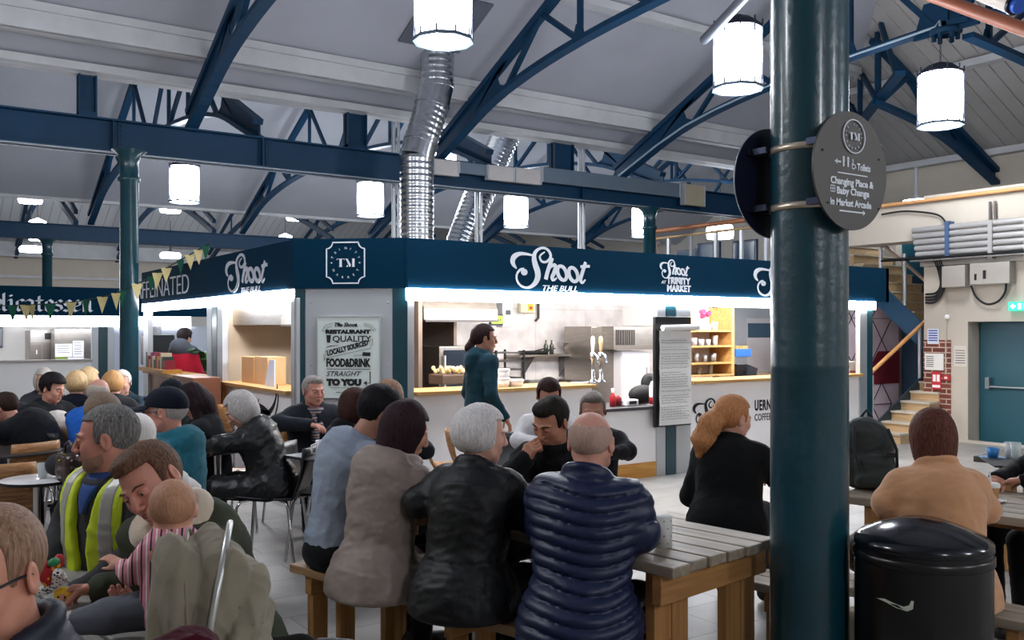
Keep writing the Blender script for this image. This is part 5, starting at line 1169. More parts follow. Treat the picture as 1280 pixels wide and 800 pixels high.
cafe_chair(252,545,5.0,100 if 0 else 10,VEN,'striped wood chair behind the man in the navy cap')
cafe_chair(10,540,4.3,20,VEN,'large striped wood chair back at far left edge')
cafe_chair(47,553,4.1,-60,VEN,'striped wood chair turned sideways, left of the brown handbag')
cafe_chair(46,541,5.2,15,BLK,'black chair back behind the turned wood chair')
cafe_chair(52,515,7.2,10,VEN,'wood chair back in front of the dark-capped young man')
cafe_chair(52,535,6.2,40,VEN,'wood chair back below the white bag at left')
cafe_chair(76,536,6.0,10,M('taupe_chair','#8a6e54',.5,0,.06,6),'plain brown chair back left of the blue jacket')
cafe_chair(3,580,3.9,-30,VEN,'wood chair cut by the left edge next to the round table',h=.8)
cafe_chair(560,537,5.6,80,VEN,'wood chair seen edge-on left of the white-haired woman')
cafe_chair(528,532,6.3,80,VEN,'wood chair edge behind the long dark hair')
cafe_chair(268,505,8.2,30,VEN,'wood chair far back by the brown cabinet')
cafe_chair(640,540,5.7,200,BLK,'black chair behind the man resting his chin on his hand')
gp=W((300-640)/F*6.4,6.4); r_=yawA(-88); fw_=Vector((math.cos(r_+PI/2),math.sin(r_+PI/2),0)); gt=thing('cafe_chair','black shell chair the grey-haired writing person sits on','chair',tuple(Vector(gp)-fw_*.22),r_,'cafe chairs'); chair_mesh(gt,BLK,.80)
# --- small cafe tables
def cafe_table(p,label,r=.3,top='#e8e6e6',square=False,z=.74):
    t=thing('cafe_table',label,'table',W(p[0],p[1]),.3)
    if square: MB().box(-r,-r,z-.02,r,r,z).build('tabletop',M('top_'+top[1:],top,.35,0,.05,3),t,bevel=.01)
    else:
        MB().lathe([(1e-3,z-.02),(r,z-.02),(r,z-.003)],(0,0,0),36).build('rim',BLACK,t); MB().lathe([(r-.006,z-.003),(r-.012,z),(1e-3,z)],(0,0,0),36).build('tabletop',M('top_'+top[1:],top,.2,0,.03,3),t)
    MB().lathe([(.03,.05),(.03,z-.02)],(0,0,0),16).build('pedestal',CHROME,t); MB().lathe([(1e-3,0),(.22,0),(.22,.02),(.05,.05),(1e-3,.05)],(0,0,0),28).build('base',CHROME,t); return t
zt_=.74
d1=(EYE-zt_)*F/(598-HOR); cafe_table(((48-640)/F*d1,d1),'round white-topped cafe table with a glass at left',.21)
d2=(EYE-zt_)*F/(559-HOR); cafe_table(((272-640)/F*d2,d2),'dark cafe table in front of the grey-haired woman',.28,'#20242c',True)
cafe_table(((425-640)/F*6.4,6.4),'dark cafe table beside the man with the scarf',.28,'#23262e',True)
cafe_table(((68-640)/F*8.4,8.4),'dark cafe table among the crowd at far left',.4,'#15181f',True)
cafe_table(((15-640)/F*6.6,6.6),'dark cafe table next to the leaning woman at far left',.3,'#2a2420',True)
# --- bin
db=3.42; t=thing('litter_bin','tall black litter bin with a domed top in front of the camel coat','bin',W((1153-640)/F*db,db),.2)
R_=.238; zT=.80
MB().lathe([(1e-3,0),(R_-.01,0),(R_,.02),(R_,zT-.03),(R_-.002,zT)],(0,0,0),56).build('body',M('bin_black','#08090c',.28,0,.05,4,.05,30),t)
MB().lathe([(R_-.002,zT),(R_+.004,zT+.003),(R_+.003,zT+.025),(R_-.02,zT+.045),(R_-.09,zT+.075),(.08,zT+.098),(1e-3,zT+.103)],(0,0,0),56).build('lid',M('bin_lid','#0d0f16',.16,0,.05,4,.05,12),t)
MB().lathe([(R_+.001,zT-.05),(R_+.006,zT-.045),(R_+.006,zT-.02),(R_+.001,zT-.015)],(0,0,0),56).build('collar',M('bin_black','#08090c'),t)
tc_=-Vector((t.location.x,t.location.y,0)).normalized(); lf_=Vector((-RT[0],-RT[1],0)); lf_=(lf_-tc_*lf_.dot(tc_)).normalized()
def onbin(px_,py_,r=R_+.0015):
    ph=math.asin(max(-.99,min(.99,(1153-px_)/F*3.25/R_))); v=tc_*math.cos(ph)+lf_*math.sin(ph); return (v.x*r,v.y*r,EYE-(py_-HOR)/F*3.22)
PP=[(1088,757),(1096,755),(1106,758),(1116,760),(1122,757),(1124,751),(1127,751),(1126,761),(1120,765),(1108,763),(1098,759)]
q=MB(); n_=len(PP); q.add([onbin(*p_) for p_ in PP]+[onbin(p_[0],p_[1],R_-.003) for p_ in PP],[tuple(range(n_))]+[(i_,(i_+1)%n_,n_+(i_+1)%n_,n_+i_) for i_ in range(n_)])
q.build('torn_sticker',M('sticker_scrap','#b9bfae',.6,0,.1,30),t)
# --- cups, glasses, tubs on tables
def onpt(x,y,z): return onZ(x,y,z)
p=onpt(829,683,.75); t=thing('patterned_tub','white round tin patterned with small dark stars by the puffer jacket','tin',p)
MB().lathe([(1e-3,0),(.034,0),(.035,.12),(.033,.122),(1e-3,.122)],(0,0,0),28).build('tin',PAPER,t)
q=MB(); rr=random.Random(2)
for r_ in range(4):
    for k in range(7):
        a=2*PI*(k+.5*(r_%2))/7; z=.018+r_*.029; c_=(.0356*math.cos(a),.0356*math.sin(a),z); tx=Vector((-math.sin(a),math.cos(a),0)); nn_=Vector((math.cos(a),math.sin(a),0))
        pts=[]
        for j in range(8):
            rad=.0048 if j%2==0 else .0018; pts.append(Vector(c_)+tx*rad*math.cos(j*PI/4)+Vector((0,0,1))*rad*math.sin(j*PI/4))
        q.add(pts,[tuple(range(8))])
q.build('star_pattern',M('star_ink','#3a3a3e',.7,0,0),t)
p=onpt(1239,629,.75); t=thing('paper_cup','kraft takeaway cup with white lid and straw on the right table','cup',p)
MB().lathe([(1e-3,0),(.029,0),(.038,.085),(1e-3,.085)],(0,0,0),24).build('cup',M('kraft','#a87c48',.7,0,.06,10),t); MB().lathe([(.030,.0),(.0305,.012),(.0295,.0)],(0,0,0),24).build('base_ring',PAPER,t); MB().lathe([(.040,.08),(.041,.092),(.037,.1),(1e-3,.1)],(0,0,0),24).build('lid',PAPER,t); MB().tube([(0,0,.1),(-.018,0,.16)],.004,8).build('straw',PAPER,t)
p=onpt(1252,630,.75); t=thing('napkin','crumpled white napkin beside the kraft cup','napkin',(p[0],p[1],.7505)); q=MB(); n=6; vs=[(.02+.10*i/n-.06,.08*j/n,.006+.008*abs(math.sin(i*1.9+j*2.3))) for i in range(n+1) for j in range(n+1)]; q.add(vs,[(i*7+j,(i+1)*7+j,(i+1)*7+j+1,i*7+j+1) for i in range(n) for j in range(n)]); o=q.build('sheet',PAPER,t); o.modifiers.new('s','SOLIDIFY').thickness=.002
BLUE=M('blue_cup','#2f7cb8',.3,0,.05,5)
p=onpt(1241,574,.75); t=thing('cup_and_saucer','bright blue cup on a saucer on the far right table','cup',p); MB().lathe([(1e-3,0),(.07,.005),(.085,.015),(.07,.012),(1e-3,.01)],(0,0,0),24).build('saucer',BLUE,t); MB().lathe([(1e-3,.012),(.03,.014),(.042,.075),(.038,.075),(.028,.02),(1e-3,.02)],(0,0,0),24).build('cup',BLUE,t); MB().tube([(.04,0,.06),(.062,0,.055),(.055,0,.03),(.034,0,.03)],.005,8).build('handle',BLUE,t)
GL=M('drinking_glass_clear','#dfe9ea',.05,0,0,alpha=.35)
def glass(x,y,z,lab,h=.11,r=.033,d=None,nm='drinking_glass',contents=None):
    p=onpt(x,y,z); t=thing(nm,lab,'glass',p); MB().lathe([(1e-3,0),(r*.8,0),(r,h),(r*.93,h),(r*.75,.008),(1e-3,.008)],(0,0,0),20).build('glass',GL,t)
    MB().lathe([(1e-3,.009),(r*.74,.009),(r*.82,h*.35),(1e-3,h*.35)],(0,0,0),20).build('contents',contents or M('cloudy','#c5cdd0',.2,0,.1,20,alpha=.6),t); return t
glass(1262,573,.75,'left clear glass behind the tray on the far right table'); glass(1270,576,.75,'right clear glass on the far right table',.12)
p=onpt(1262,580,.75); t=thing('serving_tray','black serving tray on the far right table','tray',(p[0],p[1],.7505),.7); MB().box(-.2,-.13,0,.2,.13,.012).build('base',BLACKM,t,bevel=.004)
glass(53,598,zt_,'clear glass on the round white-topped table',.09,.03)
# mug of the scarf man
p=W((403-640)/F*6.2,6.2,.74); t=thing('patterned_mug','white mug with dark spots at the edge of the scarf man table','mug',p); MB().lathe([(1e-3,0),(.042,.0),(.045,.12),(.04,.12),(.037,.01),(1e-3,.01)],(0,0,0),24).build('body',M('spotted_mug','#dcdce0',.3,0,.35,45),t); MB().tube([(-.04,0,.1),(-.075,0,.09),(-.075,0,.04),(-.04,0,.03)],.008,8).build('handle',PAPER,t)
p=onpt(262,558,.74); t=thing('magazine','open white paper on the dark table by the grey-haired woman','paper',(p[0],p[1],.7405),.5); MB().box(-.12,-.08,0,.0,.08,.006).build('left_page',PAPER,t); MB().box(0.002,-.08,0,.12,.08,.004).build('right_page',PAPER,t)
p=onpt(80,679+14,.75)
t=thing('tissue','crumpled white tissue on the grey plank table','tissue',onpt(50,703,.75)); q=MB(); q.sphere((0,0,.02),.03,6,(1,1.2,.8)); o=q.build('paper',PAPER,t); dm=o.modifiers.new('d','DISPLACE'); tx=bpy.data.textures.new('c','CLOUDS'); tx.noise_scale=.02; dm.texture=tx; dm.strength=.03
# =============================================================== figures: implicit surfaces turned into meshes
def A3(p): return np.array(p,dtype=np.float64)
def rcone(p,a,b,ra,rb):
    a=A3(a);b=A3(b);ba=b-a;L=float(ba@ba)+1e-9
    pa=p-a; t=np.clip(pa@ba/L,0,1); return np.linalg.norm(pa-t[:,None]*ba,axis=1)-(ra+(rb-ra)*t), t
def ell(p,c,r,R=None):
    q=p-A3(c)
    if R is not None: q=q@R
    r=A3(r); k0=np.linalg.norm(q/r,axis=1); k1=np.linalg.norm(q/(r*r),axis=1)+1e-9
    return k0*(k0-1)/k1
def rbox(p,c,h,r,R=None):
    q=p-A3(c)
    if R is not None: q=q@R
    q=np.abs(q)-(A3(h)-r); return np.linalg.norm(np.maximum(q,0),axis=1)+np.minimum(q.max(1),0)-r
def torus(p,c,n,R,r,sx=1,sy=1,F_=None):
    q=p-A3(c)
    if F_ is not None: q=q@F_
    l=np.sqrt((q[:,0]/sx)**2+(q[:,1]/sy)**2)-R; return np.sqrt(l*l+q[:,2]**2)-r
def su(a,b,k):
    if k<=0: return np.minimum(a,b)
    h=np.maximum(k-np.abs(a-b),0)/k; return np.minimum(a,b)-h*h*k*.25
def ss(a,b,k): return -su(-a,b,k)      # a minus b
def smax(a,b,k): return -su(-a,-b,k)
_rn=np.random.RandomState(5); _ND=_rn.randn(9,3); _ND/=np.linalg.norm(_ND,axis=1)[:,None]; _NP=_rn.rand(9)*6.28; _NF=np.array([1,1.35,1.8,.8,2.2,1.15,2.7,3.1,1.6])
def fold(p,f,seed=0.0,st=(1,1,1)):
    f=f*2.1
    q=p*A3(st); w=np.sin(q@_ND[3]*f*.6+seed*3)*.9+np.sin(q@_ND[5]*f*.9+seed)*.6; s=0
    for i in range(6): s=s+ (1-np.abs(np.sin(q@_ND[i]*f*_NF[i]*.5+_NP[i]+seed*1.7+w)))**2/_NF[i]
    return s/3.2-.5
def mesh_sdf(f,lo,hi,h,name,mat,parent=None):
    lo=A3(lo)-h*3;hi=A3(hi)+h*3; B=4; n=(np.ceil((hi-lo)/(h*B)).astype(int)+1)*B
    cg=[lo[i]+h*(np.arange(0,n[i],B)+(B-1)/2) for i in range(3)]
    X,Y_,Z=np.meshgrid(*cg,indexing='ij'); dc=f(np.stack([X,Y_,Z],-1).reshape(-1,3)).reshape(X.shape)
    V=np.repeat(np.repeat(np.repeat(dc,B,0),B,1),B,2).astype(np.float32)
    mask=np.abs(V)<h*B*1.35+.012
    idx=np.argwhere(mask); 
    out=np.empty(len(idx),np.float32)
    for s in range(0,len(idx),400000): out[s:s+400000]=f(lo+h*idx[s:s+400000])
    V[mask]=out
    S=V<0
    # active cells
    c=np.zeros(tuple(np.array(V.shape)-1),np.int8)
    for dx in(0,1):
        for dy in(0,1):
            for dz in(0,1): c+=S[dx:dx+c.shape[0],dy:dy+c.shape[1],dz:dz+c.shape[2]]
    act=(c>0)&(c<8); ci=np.argwhere(act); vid=-np.ones(c.shape,np.int64); vid[act]=np.arange(len(ci))
    acc=np.zeros((len(ci),3));cnt=np.zeros(len(ci))
    cor=[(0,0,0),(1,0,0),(0,1,0),(0,0,1),(1,1,0),(1,0,1),(0,1,1),(1,1,1)]
    ed=[(a,b) for a in cor for b in cor if sum(b)-sum(a)==1 and all(y>=x for x,y in zip(a,b))]
    for a,b in ed:
        va=V[ci[:,0]+a[0],ci[:,1]+a[1],ci[:,2]+a[2]];vb=V[ci[:,0]+b[0],ci[:,1]+b[1],ci[:,2]+b[2]]
        m=(va<0)!=(vb<0); t=np.where(m,va/(va-vb+1e-12),0)[:,None]
        acc+=np.where(m[:,None],A3(a)+(A3(b)-A3(a))*t,0);cnt+=m
    vs=lo+h*(ci+acc/np.maximum(cnt,1)[:,None])
    fs=[]
    for ax in range(3):
        o1,o2=[i for i in range(3) if i!=ax]
        sl0=[slice(None)]*3;sl1=[slice(None)]*3; sl0[ax]=slice(0,-1);sl1[ax]=slice(1,None)
        e=np.argwhere(S[tuple(sl0)]!=S[tuple(sl1)])
        e=e[(e[:,o1]>0)&(e[:,o2]>0)&(e[:,o1]<c.shape[o1])&(e[:,o2]<c.shape[o2])&(e[:,ax]<c.shape[ax])]
        if not len(e): continue
        d1=np.zeros(3,int);d1[o1]=1;d2=np.zeros(3,int);d2[o2]=1
        g=lambda q: vid[q[:,0],q[:,1],q[:,2]]
        quad=np.stack([g(e-d1-d2),g(e-d2),g(e),g(e-d1)],1); s=S[e[:,0],e[:,1],e[:,2]]
        if ax==1: s=~s
        quad[~s]=quad[~s][:,::-1]; fs.append(quad)
    if not fs: return None
    F_=np.concatenate(fs); F_=F_[(F_>=0).all(1)]
    me=bpy.data.meshes.new(name); me.vertices.add(len(vs)); me.vertices.foreach_set('co',vs.astype(np.float32).ravel())
    me.loops.add(len(F_)*4); me.loops.foreach_set('vertex_index',F_.astype(np.int32).ravel()); me.polygons.add(len(F_)); me.polygons.foreach_set('loop_start',np.arange(0,len(F_)*4,4,dtype=np.int32))
    me.polygons.foreach_set('use_smooth',np.ones(len(F_),bool)); me.update(calc_edges=True); me.materials.append(mat)
    o=bpy.data.objects.new(name,me); COL.objects.link(o)
    if parent: o.parent=parent
    return o
def Rx(a): c,s=math.cos(a),math.sin(a); return np.array([[1,0,0],[0,c,-s],[0,s,c]])
def Ry(a): c,s=math.cos(a),math.sin(a); return np.array([[c,0,s],[0,1,0],[-s,0,c]])
def Rz(a): c,s=math.cos(a),math.sin(a); return np.array([[c,-s,0],[s,c,0],[0,0,1]])
rad=math.radians
def skinmat(name,c,rough=.5): return M(name,c,rough,0,.07,14,.15,220,dist=.0015,spec=.35)
def dark(c):
    v=[int(c[i:i+2],16) for i in (1,3,5)]; l=sum(v)/3
    if l<70: v=[int(x*(.45+.35*l/70)) for x in v]
    return '#%02x%02x%02x'%tuple(v)
def cloth(name,c,rough=.85,sheen=.05,bump=.25,sc=90):
    c=dark(c)
    return M(name,c,rough,0,.10,7,bump,sc,sheen=sheen,dist=.002,spec=.2)
def hairm(name,c,c2=None,rough=.5):
    if name in MC: return MC[name]
    m,nt,b=nodes(name);N=nt.nodes;L=nt.links
    tc=N.new('ShaderNodeTexCoord');mp=N.new('ShaderNodeMapping');mp.inputs['Scale'].default_value=(170,170,22);L.new(tc.outputs['Object'],mp.inputs[0])
    nz=N.new('ShaderNodeTexNoise');nz.inputs['Scale'].default_value=1;nz.inputs['Detail'].default_value=4;nz.inputs['Distortion'].default_value=1.0;L.new(mp.outputs[0],nz.inputs['Vector'])
    cr=N.new('ShaderNodeValToRGB');cr.color_ramp.elements[0].position=.3;cr.color_ramp.elements[1].position=.7
    cr.color_ramp.elements[0].color=srgb(c);cr.color_ramp.elements[1].color=srgb(c2 or c);L.new(nz.outputs[0],cr.inputs[0]);L.new(cr.outputs[0],b.inputs['Base Color'])
    b.inputs['Roughness'].default_value=.62; b.inputs['Specular IOR Level'].default_value=.12 if int(c[1:3],16)<80 else .3
    bp=N.new('ShaderNodeBump');bp.inputs['Strength'].default_value=.7;bp.inputs['Distance'].default_value=.003;L.new(nz.outputs[0],bp.inputs['Height']);L.new(bp.outputs[0],b.inputs['Normal'])
    MC[name]=m;return m
def headsdf(q,face=True,jaw=1.0,nose=1.0):
    """q in head frame: y forward, z up, origin mid head"""
    d=ell(q,(0,-.014,.028),(.077,.098,.087))
    d=su(d,ell(q,(0,.028,-.045),(.060*jaw,.060,.070)),.035)
    d=su(d,rcone(q,(0,.060,-.094),(0,.062,-.096),.021*jaw,.02)[0],.03)
    for s in(-1,1):
        d=su(d,ell(q,(s*.043,.054,-.026),(.024,.026,.028)),.02)
        d=su(d,rcone(q,(s*.050,.03,-.075),(s*.055,-.01,-.045),.016*jaw,.016)[0],.03)
    if face:
        ax=np.abs(q[:,0])[:,None]; m=np.concatenate([ax,q[:,1:]],1)
        d=ss(d,ell(m,(.032,.099,.001),(.019,.018,.013)),.014)
        d=su(d,ell(m,(.032,.077,.000),(.0145,.013,.0118)),.003)
        d=su(d,rcone(m,(.012,.090,.020),(.052,.074,.020),.0068,.005)[0],.014)
        d=su(d,rcone(q,(0,.090,.012),(0,.108*nose,-.030),.0080,.0115)[0],.012)
        d=su(d,ell(m,(.0115,.099,-.036),(.0085,.010,.0075)),.006)
        d=ss(d,rcone(q,(-.021,.100,-.0625),(.021,.100,-.0625),.0022,.0022)[0],.004)
        d=su(d,rcone(m,(0,.0915,-.0575),(.020,.083,-.062),.0058,.003)[0],.006)
        d=su(d,rcone(m,(0,.0905,-.070),(.018,.083,-.066),.0066,.003)[0],.006)
        d=ss(d,rcone(q,(-.012,.088,-.083),(.012,.088,-.083),.004,.004)[0],.012)
    ax=np.abs(q[:,0])[:,None]; m=np.concatenate([ax,q[:,1:]],1); RE=Rz(-.35)@Rx(-.15)
    e=ell(m,(.083,-.012,-.006),(.0085,.020,.033),RE); e=ss(e,ell(m,(.093,-.006,.000),(.007,.011,.019),RE),.004)
    return su(d,e,.006)
def handsdf(p,w,dr,nm,curl=.4,side=1,s=1.0,spread=.14):
    """w wrist, dr hand direction, nm palm normal (towards the grip); side=+1 if the thumb lies on dr x nm side"""
    dr=A3(dr)/np.linalg.norm(dr); nm=A3(nm); nm=nm-dr*(nm@dr); nm/=np.linalg.norm(nm); sd=np.cross(dr,nm)*side; w=A3(w)
    R=np.stack([sd,dr,nm],1)
    d=rbox(p,w+dr*.050*s,(.038*s,.046*s,.0135*s),.012*s,R)
    d=su(d,rcone(p,w-dr*.02,w+dr*.02*s,.026*s,.026*s)[0],.02)
    for k,(off,l) in enumerate(((.029,.82),(.010,.92),(-.010,.86),(-.029,.68))):
        a=w+dr*.088*s+sd*off*s; ang=0; pt=a; r=.0088*s; base=(k-1.5)*-spread*.5
        for j,(sl,cf) in enumerate(((.045,.75),(.027,1.15),(.022,.85))):
            ang+=curl*cf; v=(dr*math.cos(ang)+nm*math.sin(ang))+sd*base*math.cos(ang); v/=np.linalg.norm(v)
            q=pt+v*sl*l*s; d=su(d,rcone(p,pt,q,r,r*.93)[0],.004); pt=q; r*=.93
    a=w+dr*.022*s+sd*.032*s; v=dr*.55+sd*.7+nm*.45; v/=np.linalg.norm(v); b=a+v*.038*s; d=su(d,rcone(p,a,b,.0135*s,.0115*s)[0],.012)
    v2=dr*.85+sd*.25*(1-curl)+nm*(.3+.6*curl); v2/=np.linalg.norm(v2); c=b+v2*.032*s; d=su(d,rcone(p,b,c,.0108*s,.0095*s)[0],.004); v3=dr*.8+nm*(.3+.6*curl)-sd*.15; v3/=np.linalg.norm(v3); d=su(d,rcone(p,c,c+v3*.024*s,.0095*s,.008*s)[0],.004)
    return d
EYEW=M('eye_white','#d8d2cc',.2,0,0); IRIS=M('iris_dark','#2a2420',.15,0,0)
def person(label,px,d,a,top=None,group=None,stand=False,lean=14,side=0,hyaw=0,hpitch=8,hroll=0,skin='#c99a80',female=False,bulk=1.0,
    coat='#1a1e28',coat_name=None,coatm=None,trou='#14161c',hair='short',hairc=('#3a2a22','#4c382c'),armL=None,armR=None,handL=None,handR=None,
    hood=None,collar=.5,quilt=None,hem=0,fold_a=.008,fold_f=26,h=.011,hb=None,z_seat=.45,scale=1.0,eyes=False,legs=True,twist=0,
    hairpts=None,extra=None,glasses=None,cap=None,beard=None,brow=True,sh=.160,shoes='#15130f',hairlen=.2,hunch=0,pos=None,headscale=1.0,opened=None,boblen=.118):
    hb=hb or h*.62
    L=rad(lean); zp=(z_seat+.085) if not stand else .93*scale
    sp=.50*scale
    def build(spl):
        P=A3((0,0,zp)); C=P+A3((math.sin(rad(side))*.30,math.sin(L*.75)*.32,math.cos(L*.75)*.32))*spl/.5
        Nn=P+A3((math.sin(rad(side))*.5,math.sin(L)*.5+hunch*.04,math.cos(L)*.5))*spl/.5
        hp=L*.6+hunch*.5
        H=Nn+A3((math.sin(rad(side)*1.3)*.16,math.sin(hp)*.16+.02,math.cos(hp)*.155))*scale
        return P,C,Nn,H
    if top is not None and not stand:
        ztop=EYE+(HOR-top)/F*d
        for _ in range(12):
            P,C,Nn,H=build(sp); sp+= (ztop-(H[2]+.115*headscale))*.5
        sp=min(max(sp,.40),.62)
    P,C,Nn,H=build(sp)
    HR=Rz(-rad(hyaw))@Rx(-rad(hpitch))@Ry(rad(hroll))
    r=yawA(a); Rw=Rz(r)
    hw=Rw@H
    hp=W((px-640)/F*d,d)
    loc=(hp[0]-hw[0],hp[1]-hw[1],0) if pos is None else pos
    if stand and top is not None: loc=(loc[0],loc[1],0)
    t=thing('person',label,'person',loc,r,group)
    # shoulder frame
    tw=rad(twist); sx=A3((math.cos(tw),-math.sin(tw),0)); shw=sh*scale*(.9 if female else 1)
    SL=Nn+A3((0,-.005,-.055*scale))-sx*shw; SR=Nn+A3((0,-.005,-.055*scale))+sx*shw
    zt=.80
    dft=dict(table=lambda s:((s*.225,.16+C[1]*.6,zt+.02),(s*.10,.38+C[1]*.5,zt+.035)),lap=lambda s:((s*.235,.06+C[1]*.7,Nn[2]-.30),(s*.13,.30,z_seat+.19)),
        side=lambda s:((s*.26,.0+Nn[1]*.6,Nn[2]-.33),(s*.25,.12,Nn[2]-.56)),fold=lambda s:((s*.27,.12+C[1]*.7,Nn[2]-.30),(-s*.02,.27+C[1]*.7,Nn[2]-.27)))
    def arm(A_,s):
        if A_ is None: A_='table'
        if isinstance(A_,str): A_=dft[A_](s)
        elif callable(A_): A_=A_(Nn,H)
        return A3(A_[0]),A3(A_[1])
    EL,WL=arm(armL,-1);ER,WR=arm(armR,1)
    if not stand:
        legsj=[(A3((s*.09,0,zp-.02)),A3((s*.13,.43*scale,z_seat+.06)),A3((s*.12,.40*scale,.09)),A3((s*.13,.54*scale,.045))) for s in(-1,1)]
    else: legsj=[(A3((s*.085,0,zp-.02)),A3((s*.095,.03,.50*scale)),A3((s*.10,-.01,.09)),A3((s*.11,.13,.045))) for s in(-1,1)]
    k_=scale; hs=headscale; bulk=bulk*.93
    def body(p):
        q=(p-H)@HR/hs
        m_=np.abs(q).max(1)<.17; dd=np.linalg.norm(q,axis=1)-.10
        if m_.any(): dd[m_]=headsdf(q[m_],hb<.011)
        dd=dd*hs
        dd=su(dd,rcone(p,H+HR@A3((0,-.022,-.055))*hs,Nn+A3((0,-.01,-.02)),.055*hs*(.9 if female else 1),.062*k_*(.9 if female else 1))[0],.025)
        tr=rcone(p,P,C,.092*k_,.095*k_)[0]; tr=su(tr,rcone(p,C,Nn-A3((0,0,.05)),.095*k_,.055)[0],.05); tr=su(tr,rcone(p,SL,SR,.045,.045)[0],.05)
        dd=su(dd,tr,.03)
        for S_,E_,W_ in((SL,EL,WL),(SR,ER,WR)):
            dd=su(dd,rcone(p,S_,E_,.040*k_,.030*k_)[0],.02); dd=su(dd,rcone(p,E_,W_,.032*k_,.025*k_)[0],.008)
        for hd,W_,E_,s in((handL,WL,EL,-1),(handR,WR,ER,1)):
            if hd=='none': continue
            o=hd or {}; dr=A3(o.get('dir',(W_-E_)+A3((0,0,-.02)))); nm=o.get('n',(0,0,-1)); sdv=np.cross(dr,A3(nm)); want=A3(o.get('thumb',(-s,0,.6))); side_=1 if sdv@want>0 else -1
            m_=np.linalg.norm(p-W_,axis=1)<.25
            if m_.any(): dd[m_]=su(dd[m_],handsdf(p[m_],W_,dr,nm,o.get('curl',.45),side_,o.get('s',.95*k_)),.01)
        for a_,b_,c_,e_ in legsj:
            dd=su(dd,rcone(p,a_,b_,.075*k_,.052*k_)[0],.03); dd=su(dd,rcone(p,b_,c_,.05*k_,.036*k_)[0],.01); dd=su(dd,rcone(p,c_-A3((0,0,.03)),e_,.034,.03)[0],.01)
        return dd
    allp=np.array([H+A3((0,0,.12)),H+A3((0,.12,0)),H-A3((0,.12,0)),P,C,EL,ER,WL,WR,SL,SR]+[x for l in legsj for x in l])
    lo=allp.min(0)-.13;hi=allp.max(0)+.13; lo[2]=max(lo[2],-.0)
    lo2=lo.copy();hi2=hi.copy()
    for hd,W_,E_ in((handL,WL,EL),(handR,WR,ER)):
        dv=(W_-E_); dv/=np.linalg.norm(dv)+1e-9; lo2=np.minimum(lo2,W_+dv*.2-.03); hi2=np.maximum(hi2,W_+dv*.2+.03)
    sk=skinmat('skin_'+skin[1:],skin)
    mesh_sdf(body,lo2,hi2,hb,'body',sk,t)
    b_=bulk*k_
    seed=(px*.37)%7
    ch=.19*(1 if not female else .92)
    def coatf(p):
        q=p
        tw_=P+(C-P)*.35
        T=ell(q,P+A3((0,-.0,.03)),(.185*b_,.145*b_,.15)); T=su(T,ell(q,tw_+A3((0,.0,.06)),(.165*b_,.125*b_,.17)),.07)
        T=su(T,ell(q,C+A3((0,-.005,.03)),(ch*b_,.135*b_,.19)),.08); T=su(T,rcone(q,SL,SR,.072*b_,.072*b_)[0],.07)
        T=su(T,rcone(q,Nn-A3((0,.0,.05)),Nn+A3((0,-.015,.0)),.085*b_,.066)[0],.04)
        if hunch or lean>18: T=su(T,ell(q,(C+Nn)/2+A3((0,-.045,.02)),(.16*b_,.09,.15)),.06)
        if hem:
            sk_=ell(q,(0,-.04,z_seat+.05-hem*.35),(.21*b_,.17*b_,.16+hem*.6)); T=su(T,sk_,.08)
            if not stand:
                for a2,b2,_,_ in legsj: T=su(T,rcone(q,a2,a2+(b2-a2)*.7,.105*b_,.095*b_)[0],.05)
        if quilt: T=T-quilt[1]*(np.sqrt(np.abs(np.sin(np.pi*((q[:,2]-.12*q[:,1]+.012*np.sin(q[:,0]*14))/quilt[0]))))-.5)
        outd=T
        for S_,E_,W_,s in((SL,EL,WL,-1),(SR,ER,WR,1)):
            u,tu=rcone(q,S_,E_,.076*b_,.062*b_); v,tv=rcone(q,E_,E_+(W_-E_)*.97,.062*b_,.043*b_)
            if quilt:
                l1=np.linalg.norm(E_-S_);l2=np.linalg.norm(W_-E_); u=u-quilt[1]*(np.sqrt(np.abs(np.sin(np.pi*tu*l1/quilt[0])))-.5); v=v-quilt[1]*(np.sqrt(np.abs(np.sin(np.pi*tv*l2/quilt[0])))-.5)
            outd=su(outd,su(u,v,.025),.035)
            cu=ss(rcone(q,E_+(W_-E_)*.90,W_+(W_-E_)*.02,.046*b_,.046*b_)[0],rcone(q,E_,W_+(W_-E_)*.3,.030,.030)[0],.004); outd=su(outd,cu,.01)
        if collar:
            c0=Nn+A3((0,.0,.012)); FR=Rx(-L*.6-.25).T
            col=torus(q,c0,None,.070+.01*b_,.016+.012*collar,1,1.0,Rx(-L*.6-.2)); col=su(col,torus(q,c0+A3((0,-.01,.035*collar)),None,.068+.006*b_,.014+.008*collar,1,1,Rx(-L*.6-.35)),.02)
            outd=su(outd,col,.012)
        if hood:
            hc=Nn+A3((0,-.085,.0)); hd_=ell(q,hc,(.140*hood,.085*hood,.085*hood),Rx(.5)); hd_=su(hd_,ell(q,hc+A3((0,-.035,-.085*hood)),(.10*hood,.05,.08)),.04)
            hd_=su(hd_,torus(q,Nn+A3((0,-.01,.035)),None,.095*hood,.028*hood,1,.95,Rx(-.25)),.03)
            outd=su(outd,hd_,.02)
        if extra: outd=extra(q,outd,dict(P=P,C=C,N=Nn,H=H,SL=SL,SR=SR,EL=EL,ER=ER,HR=HR))
        outd=outd-fold_a*fold(q,fold_f,seed,(1,1,.75))
        if not quilt: outd=outd-fold_a*.5*fold(q,fold_f*2.3,seed+1)
        if hem and not stand: outd=smax(outd,z_seat+.008-p[:,2],.03)
        nk=rcone(p,Nn,H+HR@A3((0,.0,-.02)),.058,.082)[0]   # room for neck and head
        return ss(outd,np.maximum(nk,-(p[:,2]-Nn[2]-.0)),.01)
